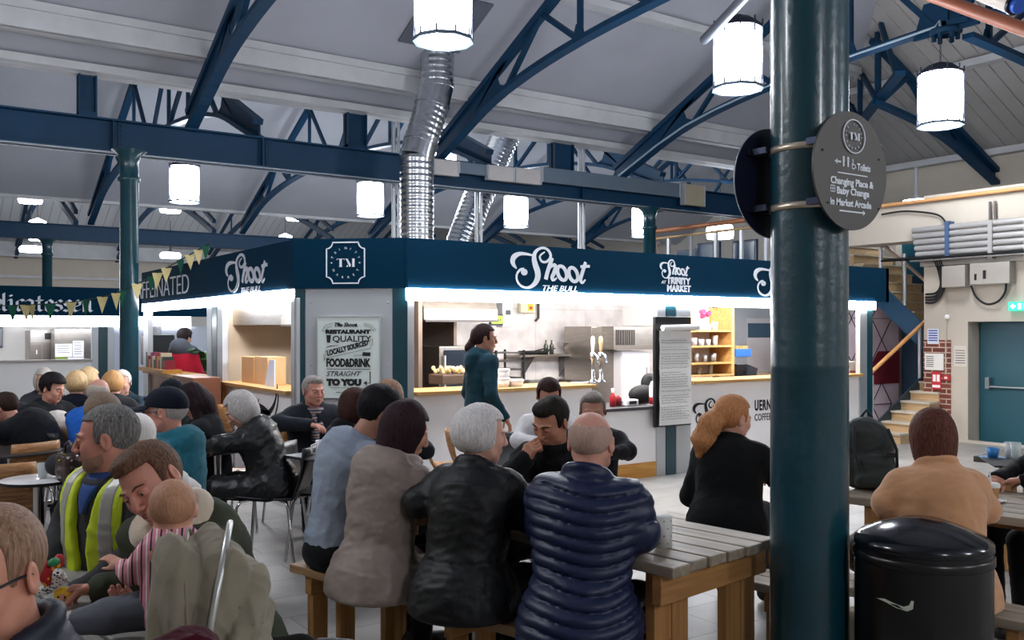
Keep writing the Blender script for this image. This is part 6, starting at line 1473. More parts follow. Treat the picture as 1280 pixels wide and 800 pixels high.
    lo3=allp.min(0)-.17;hi3=allp.max(0)+.17;lo3[1]=min(lo3[1],P[1]-.34);lo3[0]=min(lo3[0],-.32);hi3[0]=max(hi3[0],.32);lo3[2]=max(.12,lo3[2]) if legs else lo3[2]
    cm=coatm or cloth('cloth_'+(coat_name or coat[1:]),coat)
    lc=lo3.copy(); lc[2]=max(.02,(z_seat-.1-hem*1.1 if not stand else zp-.25-hem)); 
    co_=mesh_sdf(coatf,lc,hi3,h,'coat',cm,t)
    if legs:
        def trf(p):
            T=ell(p,P+A3((0,0,-.01)),(.165*k_,.135*k_,.12)); T=T if stand else smax(T,z_seat+.004-p[:,2],.02)
            for a_,b2,c_,e_ in legsj:
                T=su(T,rcone(p,a_,b2,.088*k_,.066*k_)[0],.04); T=su(T,rcone(p,b2,c_+A3((0,0,.0)),.066*k_,.05*k_)[0],.01)
            return T-.005*fold(p,34,seed+2)
        hh=max(h,.012); mesh_sdf(trf,(lo[0],lo[1],.04),(hi[0],hi[1],zp+.16),hh,'trousers',cloth('trouser_'+trou[1:],trou),t)
        for a_,b2,c_,e_ in legsj:
            f=lambda p,c_=c_,e_=e_: np.maximum(su(rcone(p,c_-A3((0,.03,.035)),e_,.045,.037)[0],rcone(p,c_-A3((0,0,.02)),c_+A3((0,0,.03)),.045,.047)[0],.02),-p[:,2]+.002)
            mesh_sdf(f,np.minimum(c_,e_)-.1,np.maximum(c_,e_)+.1,.010,'shoe',M('shoe_'+shoes[1:],shoes,.5,0,.1,8),t)
    # hair
    hm=hairm('hair_'+hairc[0][1:]+hairc[1][1:],hairc[0],hairc[1])
    if hair!='bald' and cap is None or hair in('long','bob','pony','fringe') :
        def hf(p):
            q=(p-H)@HR/hs; x,y,z=q[:,0],q[:,1],q[:,2]; ang=np.arctan2(x,y+.02)
            st=.0007*np.sin(ang*37+z*60)+.0006*np.sin(ang*61-z*90+3)+.0045*fold(q,30,seed,(1,1,.35))
            th={'short':.007,'crop':.004,'fringe':.004}.get(hair,.012)
            dd=ell(q,(0,-.016,.030),(.078+th,.100+th,.089+th*1.2))
            if hair in('short',): dd=su(dd,ell(q,(0,.045,.098),(.05,.04,.020)),.03)
            if hair in('bushy',): dd=su(dd,ell(q,(0,-.01,.055),(.10,.11,.095)),.03)
            if hair=='fringe': dd=ss(dd,ell(q,(0,.02,.095),(.092,.13,.098)),.012)
            if hair in('short','crop','bushy','fringe','pony'):
                # front hairline, sides and nape
                cut=np.maximum(y-.035-.55*(z-.03)*0,-(.066-z)*-1*1.0) if 0 else np.maximum(.030-y,z-.070)
                dd=ss(dd,cut,.008)               # open the face
                dd=smax(dd,np.where(y>-.03,-.012-z+.25*np.maximum(-y,0),-.055-z),.006)
                dd=ss(dd,ell(np.concatenate([np.abs(q[:,0])[:,None],q[:,1:]],1),(.085,-.008,-.008),(.03,.022,.032)),.006)
            elif hair=='bob':
                dd=su(dd,ell(q,(0,-.022,-.035),(.096,.100,max(.10,boblen-.02))),.04); dd=ss(dd,np.maximum(.034-y,np.maximum(z-.072,np.abs(x)-.066)),.012); dd=smax(dd,-boblen-z,.015)
            elif hair=='mop':
                dd=su(dd,ell(q,(0,-.035,.0),(.098,.100,.085)),.04); dd=ss(dd,np.maximum(.030-y,z-.070),.012); dd=smax(dd,-.085-z,.02)
            elif hair=='long':
                dd=su(dd,ell(q,(0,-.030,-.03),(.098,.095,.11)),.03)
                hb_=H+HR@A3((0,-.05,-.06)); back=Nn+A3((0,-.13,-hairlen))
                rc,tt=rcone(p,hb_,back,.088,.072); dd=su(dd,rc/hs,.04)
                for s in(-1,1): dd=su(dd,rcone(p,H+HR@A3((s*.07,.0,-.04)),Nn+A3((s*.09,-.02,-hairlen*.35)),.035,.03)[0]/hs,.03)
                dd=ss(dd,np.maximum(.036-y,np.maximum(z-.072,np.abs(x)-.064)),.012)
                st=st*1.8
            if hairpts is not None:
                for (u0,u1,r0,r1) in hairpts: 
                    rc,_t=rcone(q,u0,u1,r0,r1); dd=su(dd,rc-.009*fold(q,60,seed+2,(1,1,.5)),.025)
            return (dd+st)*hs
        lo4=H-.17;hi4=H+.19
        if hair=='long': lo4=np.minimum(lo4,Nn-A3((.16,.25,hairlen+.1)))
        if hairpts is not None: lo4=lo4-A3((.16,.16,.26)); hi4=hi4+A3((.12,.1,0))
        mesh_sdf(hf,lo4,hi4,max(.0042,hb*.75),'hair',hm,t)
    def hp_(v): return Vector(H+HR@(A3(v)*hs))
    if eyes:
        for s in(-1,1):
            q=MB(); q.sphere(hp_((s*.032,.0805,.0005)),.0100*hs,8); q.build('eye',EYEW,t)
            q=MB(); c=hp_((s*.032,.0862,-.001)); q.sphere(c,.0056*hs,6); q.build('iris',IRIS,t)
            def lidf(p,s=s):
                q_=(p-H)@HR/hs; sh_=ell(q_,(s*.032,.0800,.0015),(.0155,.0125,.0125)); return np.maximum(sh_,-(q_[:,2]-.0022-(.0)))*hs
            mesh_sdf(lidf,H-.12,H+.12,.0022 if hb<.0055 else .003,'eyelid',sk,t)
            q=MB(); q.tube([hp_((s*.014,.0945,.020)),hp_((s*.032,.0935,.0265)),hp_((s*.052,.080,.022))],[.0028,.0036,.0018],6); q.build('eyebrow',hm,t)
        LM=skinmat('lip_'+skin[1:],'#a5655a')
        for zz,rr_ in((-.0585,.0040),(-.0685,.0046)):
            q=MB(); q.tube([hp_((-.020,.0865,-.0635)),hp_((-.009,.0925,zz)),hp_((0,.0940,zz)),hp_((.009,.0925,zz)),hp_((.020,.0865,-.0635))],[.0012,rr_,rr_,rr_,.0012],8); q.build('lip',LM,t)
    if beard:
        def bf(p):
            q=(p-H)@HR/hs; dd=headsdf(q,True)-.0014; dd=np.maximum(dd,np.maximum(q[:,2]+.046,-(q[:,1]+.0)))
            m=np.concatenate([np.abs(q[:,0])[:,None],q[:,1:]],1); dd=ss(dd,ell(m,(.0,.09,-.064),(.024,.02,.009)),.003); dd=ss(dd,ell(m,(.052,.05,-.035),(.03,.05,.022)),.01); return (dd+.0014*fold(q,300,seed))*hs
        mesh_sdf(bf,H-.13,H+.14,.0036,'beard',hairm('beard_'+beard[1:],beard,beard),t)
    if glasses:
        GM=M('glasses_frame',glasses,.3,0,0); q=MB()
        for s in(-1,1):
            q.tube([hp_((s*.034+.022*math.cos(u),.104-.006*abs(math.cos(u))*0,.0+.017*math.sin(u))) for u in [2*PI*j/16 for j in range(16)]],.0016*hs,6,closed=True)
            q.tube([hp_((s*.056,.103,.006)),hp_((s*.074,.085,.008)),hp_((s*.083,.02,.008)),hp_((s*.084,-.01,.004)),hp_((s*.082,-.022,-.012))],.0026*hs,6)
        q.tube([hp_((-.012,.104,.003)),hp_((0,.107,.006)),hp_((.012,.104,.003))],.0016*hs,6); q.build('glasses',GM,t)
    if cap:
        cmt=cloth('cap_'+cap[0][1:],cap[0])
        def cf(p):
            q=(p-H)@HR/hs; dd=ell(q,(0,-.012,.038),(.090,.112,.095)); dd=smax(dd,.026-q[:,2]+.12*q[:,1]*(1 if cap[1]=='cap' else 0)-(.03 if cap[1]=='beanie' else 0),.006)
            if cap[1]=='beanie': dd=dd+.0015*np.sin(np.arctan2(q[:,0],q[:,1])*46)
            return dd*hs
        mesh_sdf(cf,H-.16,H+.19,.005,'cap' if cap[1]=='cap' else 'beanie',cmt,t)
        if cap[1]=='cap':
            def bf(p):
                q=(p-H)@HR/hs; dd=np.abs(q[:,2]-(.040+.9*0-.22*(q[:,1]-.08)-1.6*q[:,0]**2*2))-.0048; r_=np.sqrt((q[:,0]/.95)**2+(q[:,1]-.080)**2)-.088; return np.maximum(np.maximum(dd,r_),.06-q[:,1])*hs
            mesh_sdf(bf,H-.14,H+.2,.0045,'cap_brim',cmt,t)
            q=MB(); q.sphere(hp_((0,-.012,.134)),.007,5); q.build('cap_button',cmt,t)
            q=MB(); c=hp_((0,.0985,.075)); q.cbox(c,(.026,.004,.012),(Matrix(HR.tolist())@Euler((.35,0,0)).to_matrix())); q.build('cap_emblem',M('cap_emblem','#5a6a8a',.6,0,.3,60),t)
    t['_j']=0; del t['_j']
    return t,dict(P=P,C=C,N=Nn,H=H,HR=HR,SL=SL,SR=SR,EL=EL,ER=ER,WL=WL,WR=WR,r=r,loc=Vector(loc))
def scarf(t,J,cols,name='scarf'):
    N_=J['N']
    def f(p):
        d=torus(p,N_+A3((0,.01,.02)),None,.078,.028,1,1,Rx(-.3)); d=su(d,rcone(p,N_+A3((.02,.085,.0)),N_+A3((.01,.135,-.22)),.03,.035)[0],.02); d=su(d,rcone(p,N_+A3((-.02,.085,.0)),N_+A3((-.04,.12,-.16)),.025,.03)[0],.02)
        return d-.005*fold(p,60,2)
    return mesh_sdf(f,N_-.3,N_+.25,.007,name,cols,t)
# =============================================================== people
SK1='#c8937a'; SK2='#c4907a'; SK3='#b9866e'
# four on the near bench, seen from behind
def seat_extra(amp): 
    return None
def longhem(q,o,J):
    P=J['P']; o=su(o,ell(q,P+A3((0,-.05,-.08)),(.20,.14,.20)),.08); return o
person('person in a navy quilted puffer jacket seen from behind, balding with grey fringe',739,3.5,24,515,lean=10,hyaw=-6,hpitch=4,skin='#cf9683',boblen=.1,coat='#1b2748',coat_name='navy_puffer',coatm=M('navy_puffer','#101b3c',.42,0,.08,6,.15,60,spec=.4),
    hair='fringe',hairc=('#ac8d7e','#bfa294'),bulk=1.16,quilt=(.046,.017),hem=.12,fold_a=.004,h=.0072,hb=.0048,sh=.158,collar=.9,armL='table',armR=((.205,.07,.86),(.13,.32,.82)),trou='#20242c')
person('person with short white hair in a black hip-length jacket, back to the camera',603,3.85,30,509,lean=12,hyaw=38,hpitch=6,skin='#d2a08c',coat='#15181f',coat_name='black_wax',female=True,coatm=M('black_wax','#06080c',.55,0,.12,5,.3,50,spec=.4),
    hair='mop',hairc=('#b9b4b2','#efeae8'),bulk=1.14,hem=.14,fold_a=.009,fold_f=24,h=.0080,hb=.005,armL=((-.235,.02,.88),(-.10,.30,.83)),collar=.7,extra=lambda q,o,J: o+.006*np.exp(-((q[:,2]-.68)/.012)**2))
person('person with long dark hair in a taupe hooded padded coat',508,4.13,38,508,lean=9,hyaw=28,hpitch=18,skin=SK1,coat='#8d7f77',coat_name='taupe_padded',coatm=M('taupe_padded','#8c7d75',.6,0,.06,6,.2,50,spec=.35),
    female=True,hair='bob',boblen=.20,hairc=('#1d1216','#39252a'),hood=1.15,bulk=1.06,hem=.12,fold_a=.012,fold_f=20,h=.0082,hb=.0055,extra=longhem,trou='#0d0e12',shoes='#5a3626',hunch=.6)
person('person with curly black hair in a blue-grey shirt leaning over the table',474,4.62,58,489,lean=11,hyaw=4,hpitch=24,skin='#a87862',coat='#8e98a8',coat_name='bluegrey_shirt',coatm=M('bluegrey_shirt','#8c97a8',.75,0,.05,6,.15,120),
    hair='bushy',hairc=('#0c0b0e','#1d1a1e'),bulk=.93,sh=.148,collar=.25,fold_a=.010,fold_f=22,h=.0085,hb=.006,hunch=1.0,trou='#101218',armL=((-.26,.34,.84),(-.08,.52,.83)),armR=((.27,.34,.84),(.10,.52,.83)))
# facing them
t,J=person('person resting the chin on a fist, dark quiff, black open jacket over navy top',688,4.62,-148,498,lean=20,hyaw=8,hpitch=26,hroll=-6,skin='#b57f66',coat='#12141b',coat_name='black_jacket',hair='short',hairc=('#15120f','#2f2924'),
    bulk=1.16,fold_a=.010,h=.0085,hb=.0045,eyes=True,hood=1.0,armR=lambda N,H:((.20,.40,.80),tuple(H+A3((.085,.105,-.185)))),handR=dict(dir=(-.55,.10,.75),n=(-.3,-1,-.1),curl=1.2,thumb=(-.2,0,1)),armL=((-.29,.2,.82),(.08,.36,.80)),z_seat=.46)
# blonde ponytail
person('person with a curly blonde ponytail in a black coat on the weathered bench',917,5.25,28,497,lean=12,hyaw=35,hpitch=10,skin='#d39d88',coat='#0d0f16',coat_name='black_wool',female=True,hair='pony',hairc=('#9c6238','#c98e5c'),
    hairpts=[((0,-.10,.02),(0,-.155,-.05),.045,.060),((0,-.155,-.05),(-.015,-.175,-.14),.060,.062),((-.015,-.175,-.14),(-.03,-.165,-.22),.058,.03)],bulk=1.16,hem=.10,fold_a=.006,h=.0095,hb=.006,collar=.8,armR=((.24,.15,.78),(.16,.40,.74)),armL='lap',headscale=1.04,trou='#5a6a80')
# camel coat
person('person with shoulder-length brown hair in a camel coat, back to the camera',1165,3.98,6,515,lean=12,hyaw=4,hpitch=14,skin=SK1,coat='#bd8a63',coat_name='camel_wool',coatm=M('camel_wool','#c8946c',.9,0,.05,8,.25,160,sheen=.4,spec=.15),
    female=True,hair='bob',hairc=('#3a1f18','#6a4034'),bulk=1.10,hem=.06,fold_a=.010,fold_f=14,h=.0078,hb=.0055,collar=1.0,boblen=.165,headscale=.95,sh=.152,armL=((-.205,.08,.86),(-.14,.34,.82)),armR=((.205,.10,.84),(.14,.30,.74)),trou='#101218')
# right edge
person('person in a dark coat at the right edge with a hand on the table',1318,4.9,-95,500,lean=14,hyaw=0,hpitch=10,skin='#b8806a',coat='#17131a',coat_name='dark_coat_right',hair='short',hairc=('#1a1412','#2a201c'),h=.011,hb=.006,armR=((.22,.20,.82),(.05,.44,.805)),armL=((-.25,.18,.84),(-.08,.36,.82)))
# barista
person('standing person in a teal hooded top with a dark ponytail by the kiosk counter',606,8.0,60,413,stand=True,scale=.965,lean=3,hyaw=18,hpitch=2,skin='#b9836c',coat='#1b4a5c',coat_name='teal_hoodie',hair='pony',hairc=('#241818','#3c2826'),
    hairpts=[((0,-.10,.0),(0,-.135,-.08),.03,.036),((0,-.135,-.08),(.01,-.12,-.20),.034,.016)],bulk=1.0,fold_a=.008,h=.012,hb=.0075,hood=.8,armL='side',armR=((.24,-.02,1.06),(.27,.10,.86)),trou='#14161c',eyes=True)
# behind the facing man
person('person with dark tied hair and a white top facing the camera by the kiosk',686,6.6,176,475,lean=8,hyaw=0,hpitch=22,skin='#c08a74',coat='#d8d6d8',coat_name='white_top',female=True,hair='pony',hairc=('#241412','#3c2420'),h=.013,hb=.008,eyes=True,collar=0)
person('person whose grey hair just shows over the bald head',741,6.0,185,509,lean=14,hpitch=10,skin='#c08a74',coat='#2a2c34',hair='short',hairc=('#6a625c','#8c847c'),h=.014,hb=.008)
# scarf man and neighbours
t,J=person('person with grey hair, charcoal overcoat and striped scarf facing the tables',392,7.5,155,471,lean=3,hyaw=-16,hpitch=4,skin='#c58a78',coat='#232a36',coat_name='charcoal_overcoat',hair='short',hairc=('#77706c','#aaa4a0'),bulk=1.2,h=.010,hb=.0058,eyes=True,fold_a=.006,collar=.9,armL='lap',armR=((.3,.1,.86),(.1,.34,.86)))
scarf(t,J,stripes('striped_scarf',[(0,'#3c4458'),(.35,'#8a8078'),(.55,'#6a3a48'),(.8,'#a89a88')],'z',.045))
person('person with dark brown hair and black coat in profile beside the scarf man',446,6.3,70,495,lean=14,hyaw=10,hpitch=12,skin='#c0907c',coat='#14161e',coat_name='black_puffy',female=True,hair='bob',hairc=('#2c1a18','#4c302a'),h=.011,hb=.0075,quilt=(.06,.008),eyes=True)
person('person with light brown hair behind the curly black hair',487,6.0,20,477,lean=10,hpitch=8,skin='#c0907c',coat='#2c3038',female=True,hair='bob',hairc=('#6e4a36','#a07858'),h=.013,hb=.008)
# grey haired woman reading
person('person with straight grey hair in a black puffer coat writing at a dark table',300,6.4,-88,492,lean=24,hyaw=-6,hpitch=34,skin='#c99a88',coat='#11141c',coat_name='black_long_puffer',female=True,coatm=M('black_long_puffer','#06080e',.45,0,.1,6,.3,40,spec=.5),
    hair='bob',hairc=('#8c8886','#d2cdca'),bulk=1.08,hem=.12,fold_a=.012,fold_f=24,h=.009,hb=.0058,armL=((-.24,.28,.84),(-.08,.44,.80)),armR=((.25,.26,.84),(.08,.42,.80)),eyes=True,hood=.8)
# navy cap man
person('person in a navy baseball cap, glasses and teal hooded sweatshirt, profile to the left',206,4.75,-88,487,lean=4,hyaw=-4,hpitch=2,skin='#c88a78',coat='#1e6070',coat_name='teal_sweat',hair='fringe',hairc=('#8c8480','#b8b0aa'),cap=('#131c38','cap'),glasses='#1c1c20',
    bulk=1.22,h=.0085,hb=.0048,eyes=True,hood=1.05,fold_a=.013,fold_f=20,armL='lap',armR='lap')
person('person in a second dark cap just behind the navy cap',214,7.2,-60,478,lean=4,skin='#b98270',coat='#20242c',hair='short',cap=('#161d30','cap'),h=.014,hb=.008)
person('person with long dark hair looking down beside the brown cabinet',240,6.9,-110,492,lean=16,hpitch=34,skin='#b98a7a',coat='#1a1c26',coat_name='dark_purple',female=True,hair='long',hairlen=.2,hairc=('#181014','#2e2024'),h=.013,hb=.008)
person('small person in a white hooded top behind the men at lower left',171,4.3,-20,534,lean=6,skin='#c99a88',coat='#dcd6d2',coat_name='white_hoodie',cap=('#e2dcd8','beanie'),hair='short',headscale=.95,h=.011,hb=.008,hood=1.0)
# left crowd
person('person in a dark coat leaning left at far left, fur-trimmed green hood',6,7.3,-80,492,lean=36,hpitch=20,skin='#b98270',coat='#121823',coat_name='navy_lean',hair='short',hairc=('#241816','#3a2a24'),bulk=1.25,hem=.15,h=.011,hb=.007,hunch=.5,hood=.9)
person('person with dark hair and dark quilted jacket facing right at far left',66,8.2,110,473,lean=12,hyaw=-10,hpitch=14,skin='#c38c78',coat='#171b24',coat_name='dark_quilt_left',hair='bushy',hairc=('#120f12','#241e20'),h=.012,hb=.0075,eyes=True,quilt=(.07,.008),bulk=1.15)
person('person with grey hair hidden behind the dark-haired young man',55,9.4,150,474,lean=6,skin='#c99a88',coat='#3a3c44',female=True,hair='bob',hairc=('#a09890','#c8c0b8'),h=.015,hb=.009)
person('person with wavy blonde hair and navy coat with cream fur hood',96,8.8,-15,472,lean=6,skin='#c99a88',coat='#141c38',coat_name='navy_furhood',female=True,hair='mop',hairc=('#b08c60','#e0c090'),h=.013,hb=.008)
person('person with a second blonde head right of the fur hood',112,9.6,30,476,lean=6,skin='#c99a88',coat='#6a5c54',female=True,hair='mop',hairc=('#b89468','#dcc094'),h=.015,hb=.009)
person('person with short grey hair in a bright blue jacket, back to the camera',124,7.5,4,475,lean=8,hpitch=4,skin='#c58f7c',coat='#1f62c0',coat_name='bright_blue',hair='fringe',hairc=('#a89c92','#c4b8ac'),bulk=1.2,h=.011,hb=.007,hem=.1)
person('person with strawberry blonde hair next to the bright blue jacket',141,8.8,-20,474,lean=6,skin='#c99a88',coat='#23252c',female=True,hair='mop',hairc=('#a87444','#d8a870'),h=.014,hb=.009)
person('person with pale hair facing the camera, half hidden by the slim column',152,9.0,170,476,lean=4,skin='#c99a88',coat='#1d3a48',hair='short',hairc=('#b8b0a8','#d8d0c8'),h=.013,hb=.007,eyes=True)
person('person whose brown-grey hair shows just above the man in the yellow vest',128,5.4,-40,500,lean=6,skin='#c99a88',coat='#3a3c44',hair='bushy',hairc=('#5c4c40','#84705e'),h=.013,hb=.008)
t,J=person('person in a red jacket with grey hood seen through the coffee stall',231,13.2,20,420,stand=True,scale=.94,lean=3,skin='#b98a7a',coat='#b01c34',coat_name='red_jacket',hair='bushy',hairc=('#1c1618','#30282a'),h=.018,hb=.012,bulk=1.2)
def hd(p): return su(ell(p,J['N']+A3((0,-.08,.02)),(.16,.11,.13)),rcone(p,J['SL'],J['SR'],.095,.095)[0],.06)-.004*fold(p,40)
mesh_sdf(hd,J['N']-.35,J['N']+.3,.014,'hood',cloth('grey_hood','#4a4f58'),t)
# lime yoke for the blue jacket
# =============================================================== foreground left group
# man in yellow vest
TA=-135
t,J=person('person with grey hair, yellow reflective vest and charcoal jacket, looking left',133,3.32,-150,508,lean=4,hyaw=46,hpitch=4,skin='#c08270',coat='#2b2c30',coat_name='charcoal_fleece',coatm=M('charcoal_fleece','#3a3a3d',.9,0,.1,7,.25,90,spec=.2),hair='crop',hairc=('#3e3c3b','#8e8b88'),
    beard='#96705f',bulk=1.16,h=.0075,hb=.0042,eyes=True,fold_a=.011,fold_f=20,armL=((-.24,.08,.84),(-.12,.28,.70)),armR=((.25,.04,.86),(.13,.28,.70)),collar=.8,sh=.165)
HV=M('hi_vis_yellow','#c9dc1e',.6,0,.05,8,.2,50); RF=M('reflective_band','#a9a8a2',.4,.2,.1,20,.2,60)
N_=J['N'];C_=J['C'];P_=J['P']; b_=1.16
def vest(p):
    T=ell(p,P_+A3((0,0,.03)),(.185*b_,.145*b_,.15)); T=su(T,ell(p,P_+(C_-P_)*.35+A3((0,0,.06)),(.165*b_,.125*b_,.17)),.07); T=su(T,ell(p,C_+A3((0,-.005,.03)),(.19*b_,.135*b_,.19)),.08); T=su(T,rcone(p,J['SL'],J['SR'],.072*b_,.072*b_)[0],.07)
    T=T-.012-.008*fold(p,22,3)
    T=np.maximum(T,np.abs(p[:,0]-0)-.165)            # arm holes
    T=ss(T,np.maximum(np.abs(p[:,0])-.030-.16*np.maximum(0,p[:,2]-(C_[2]-.05)) -.0,-p[:,1]+.02),.01)   # open front
    T=ss(T,rcone(p,N_,N_+A3((0,.0,.2)),.095,.11)[0],.01)
    return T
mesh_sdf(vest,A3((-.25,-.25,P_[2]-.09)),A3((.25,.32,N_[2]+.07)),.0075,'reflective_vest',HV,t)
def band(p):
    T=vest(p)-.003; m=np.minimum(np.abs(p[:,2]-(P_[2]+.14))-.027,np.abs(np.abs(p[:,0])-.115)-.026); return np.maximum(T,m)
mesh_sdf(band,A3((-.25,-.25,P_[2]-.09)),A3((.25,.33,N_[2]+.07)),.0065,'reflective_band',RF,t)
def shirt(p): return np.maximum(ell(p,C_+A3((0,.02,.1)),(.09,.135,.16))-.0,-(p[:,1]-C_[1]-.05))
0 and mesh_sdf(shirt,C_-.2,C_+.32,.008,'blue_shirt',cloth('blue_tee','#2b4478'),t)
def tee(p):
    T=ell(p,C_+A3((0,-.005,.03)),(.19*b_,.135*b_,.19)); T=su(T,rcone(p,J['SL'],J['SR'],.072*b_,.072*b_)[0],.07); T=su(T,rcone(p,N_-A3((0,.0,.05)),N_+A3((0,-.015,.0)),.085*b_,.066)[0],.04)-.005
    z=p[:,2]-(N_[2]-.10); return np.maximum(np.maximum(T,np.abs(p[:,0])-.012-.32*z),np.maximum(-z,-p[:,1]))
mesh_sdf(tee,N_-.2,N_+.2,.006,'blue_shirt',cloth('blue_tee','#2f4c88'),t)
def flap(p): 
    return rbox(p,A3((.05,.30,.66)),(.17,.10,.035),.03,Rz(.3)@Rx(.25))-.014*fold(p,26,1)
mesh_sdf(flap,A3((-.2,.1,.5)),A3((.35,.5,.85)),.008,'vest_hem',HV,t)
# father
def _loc(H,px,d,a,P3):
    Rw=Rz(yawA(a)); hw=Rw@H; hp=A3(W((px-640)/F*d,d)); L_=hp-hw; L_[2]=0
    return tuple(Rz(-yawA(a))@(A3(PX(*P3))-L_))
fl=lambda H,*P3: _loc(H,190,2.78,-140,P3)
fdir=tuple(Rz(-yawA(-140))@A3(W(-1,.15,-.05)))
t,Jf=person('person with a brown quiff in an olive coat bending over the baby',190,2.78,-140,556,lean=24,hyaw=-26,hpitch=20,hroll=26,skin='#c68a76',coat='#2c3328',coat_name='olive_coat',coatm=M('olive_coat','#393d2f',.85,0,.1,7,.25,90,spec=.2),hair='short',hairc=('#3c2a22','#7a5c48'),
    bulk=1.12,h=.0078,hb=.0040,eyes=True,hem=.2,fold_a=.011,fold_f=17,collar=.4,armR=lambda N,H:(fl(H,192,722,2.86),fl(H,128,737,2.84)),handR=dict(dir=fdir,n=(-.7,0,-.7),curl=.95,thumb=(-.5,0,.8)),armL=lambda N,H:(fl(H,285,745,2.72),fl(H,205,752,2.56)),handL=dict(dir=fdir,n=(0,0,1),curl=.4,thumb=(0,0,1)),brow=True)
FL=cloth('cream_fleece','#c9b9a2',.95,.5,.9,140)
NF=Jf['N']
def fle(p): return su(torus(p,NF+A3((0,-.005,.035)),None,.095,.036,1,1,Rx(-.5)),torus(p,NF+A3((0,-.03,.01)),None,.10,.034,1,1,Rx(-.3)),.03)-.004*fold(p,90,1)
mesh_sdf(fle,NF-.2,NF+.2,.006,'fleece_collar',FL,t)
# glasses man, extreme left foreground
t,Jg=person('person with short brown hair and black glasses in a navy jacket at the left edge',-17,1.64,-118,639,lean=10,hyaw=-52,hpitch=8,skin='#cd9078',coat='#151f38',coat_name='navy_shell',coatm=M('navy_shell','#0b1327',.55,0,.08,5,.2,50),hair='crop',hairc=('#6a4a38','#a5836a'),
    bulk=.95,sh=.148,h=.008,hb=.0038,eyes=True,glasses='#0c0c0e',collar=.9,fold_a=.010,fold_f=18)
# baby
def baby():
    d=2.50; hc=A3(PX(216,634,d)); 
    t=thing('person','baby in pink striped sleeves held by the person in the olive coat','person',tuple(hc-A3((0,0,.0))),yawA(-15))
    RB=Rx(-.25)
    def bd(p):
        q=p; dd=ell(q,(0,-.01,.01),(.060,.070,.064)); dd=su(dd,ell(q,(0,.026,-.03),(.046,.042,.042)),.03)
        dd=su(dd,ell(q,(.058,.0,-.012),(.008,.014,.02)),.006); dd=su(dd,ell(q,(-.058,.0,-.012),(.008,.014,.02)),.006)
        dd=su(dd,ell(q,(0,.076,-.022),(.008,.010,.008)),.008)
        dd=su(dd,rcone(q,(0,-.0,-.05),(0,-.01,-.10),.038,.045)[0],.02); dd=su(dd,rcone(q,(0,-.01,-.12),(0,.01,-.26),.070,.078)[0],.04)
        dd=su(dd,rcone(q,(-.07,0,-.12),(-.11,.03,-.18),.026,.022)[0],.02); dd=su(dd,rcone(q,(-.11,.03,-.18),(-.14,.06,-.165),.021,.017)[0],.01)
        dd=su(dd,handsdf(q,A3((-.14,.06,-.165)),(-.6,.3,.4),(0,.3,-1),.5,1,.42),.006)
        dd=su(dd,rcone(q,(.07,0,-.12),(.12,.06,-.16),.028,.022)[0],.02)
        for s,kx,ky,kz in((-1,-.17,.06,-.30),(1,.12,.12,-.30)):
            dd=su(dd,rcone(q,(s*.035,.0,-.27),(kx,ky,kz),.045,.036)[0],.02)
        dd=su(dd,rcone(q,(-.17,.06,-.30),(-.28,.07,-.315),.034,.026)[0],.01); dd=su(dd,ell(q,(-.30,.085,-.31),(.02,.038,.02)),.01)
        return dd
    mesh_sdf(bd,(-.36,-.14,-.4),(.22,.24,.1),.0045,'body',skinmat('skin_baby','#d39d84'),t)
    def hr(p): dd=ell(p,(0,-.013,.013),(.0612,.0708,.0655)); dd=ss(dd,np.maximum(.03-p[:,1],p[:,2]-.045),.01); return np.maximum(dd,-.035-p[:,2])+.0006*fold(p,200)
    mesh_sdf(hr,(-.1,-.12,-.08),(.1,.12,.12),.004,'hair',hairm('hair_baby','#a5765a','#bd8e70'),t)
    def tp(p):
        dd=rcone(p,(0,-.01,-.10),(0,.01,-.27),.070,.090)[0]; dd=su(dd,rcone(p,(-.06,0,-.12),(-.11,.03,-.18),.036,.032)[0],.03); dd=su(dd,rcone(p,(-.11,.03,-.18),(-.13,.05,-.17),.031,.027)[0],.01); dd=su(dd,rcone(p,(.06,0,-.12),(.12,.06,-.16),.038,.03)[0],.03); return dd-.004*fold(p,50)
    mesh_sdf(tp,(-.24,-.14,-.38),(.2,.2,-.02),.006,'striped_top',stripes('pink_stripes',[(0,'#1c1a26'),(.18,'#d98a9a'),(.55,'#f0e4e2'),(.72,'#d98a9a')],'x',.026),t)
    def lg(p):
        dd=rcone(p,(-.035,0,-.27),(-.17,.06,-.30),.058,.048)[0]; dd=su(dd,rcone(p,(-.17,.06,-.30),(-.25,.066,-.312),.047,.036)[0],.02); dd=su(dd,rcone(p,(.035,0,-.27),(.12,.12,-.30),.058,.045)[0],.03); return dd-.003*fold(p,50)
    mesh_sdf(lg,(-.34,-.12,-.4),(.22,.24,-.18),.006,'leggings',cloth('grey_leggings','#5c5e66'),t)
    def sck(p): return su(rcone(p,(-.24,.066,-.312),(-.29,.07,-.315),.036,.030)[0],ell(p,(-.302,.088,-.31),(.026,.045,.026)),.015)-.001*np.sin(p[:,0]*500)
    mesh_sdf(sck,(-.36,0,-.37),(-.2,.16,-.24),.005,'sock',cloth('pale_sock','#b3ada6'),t)
baby()
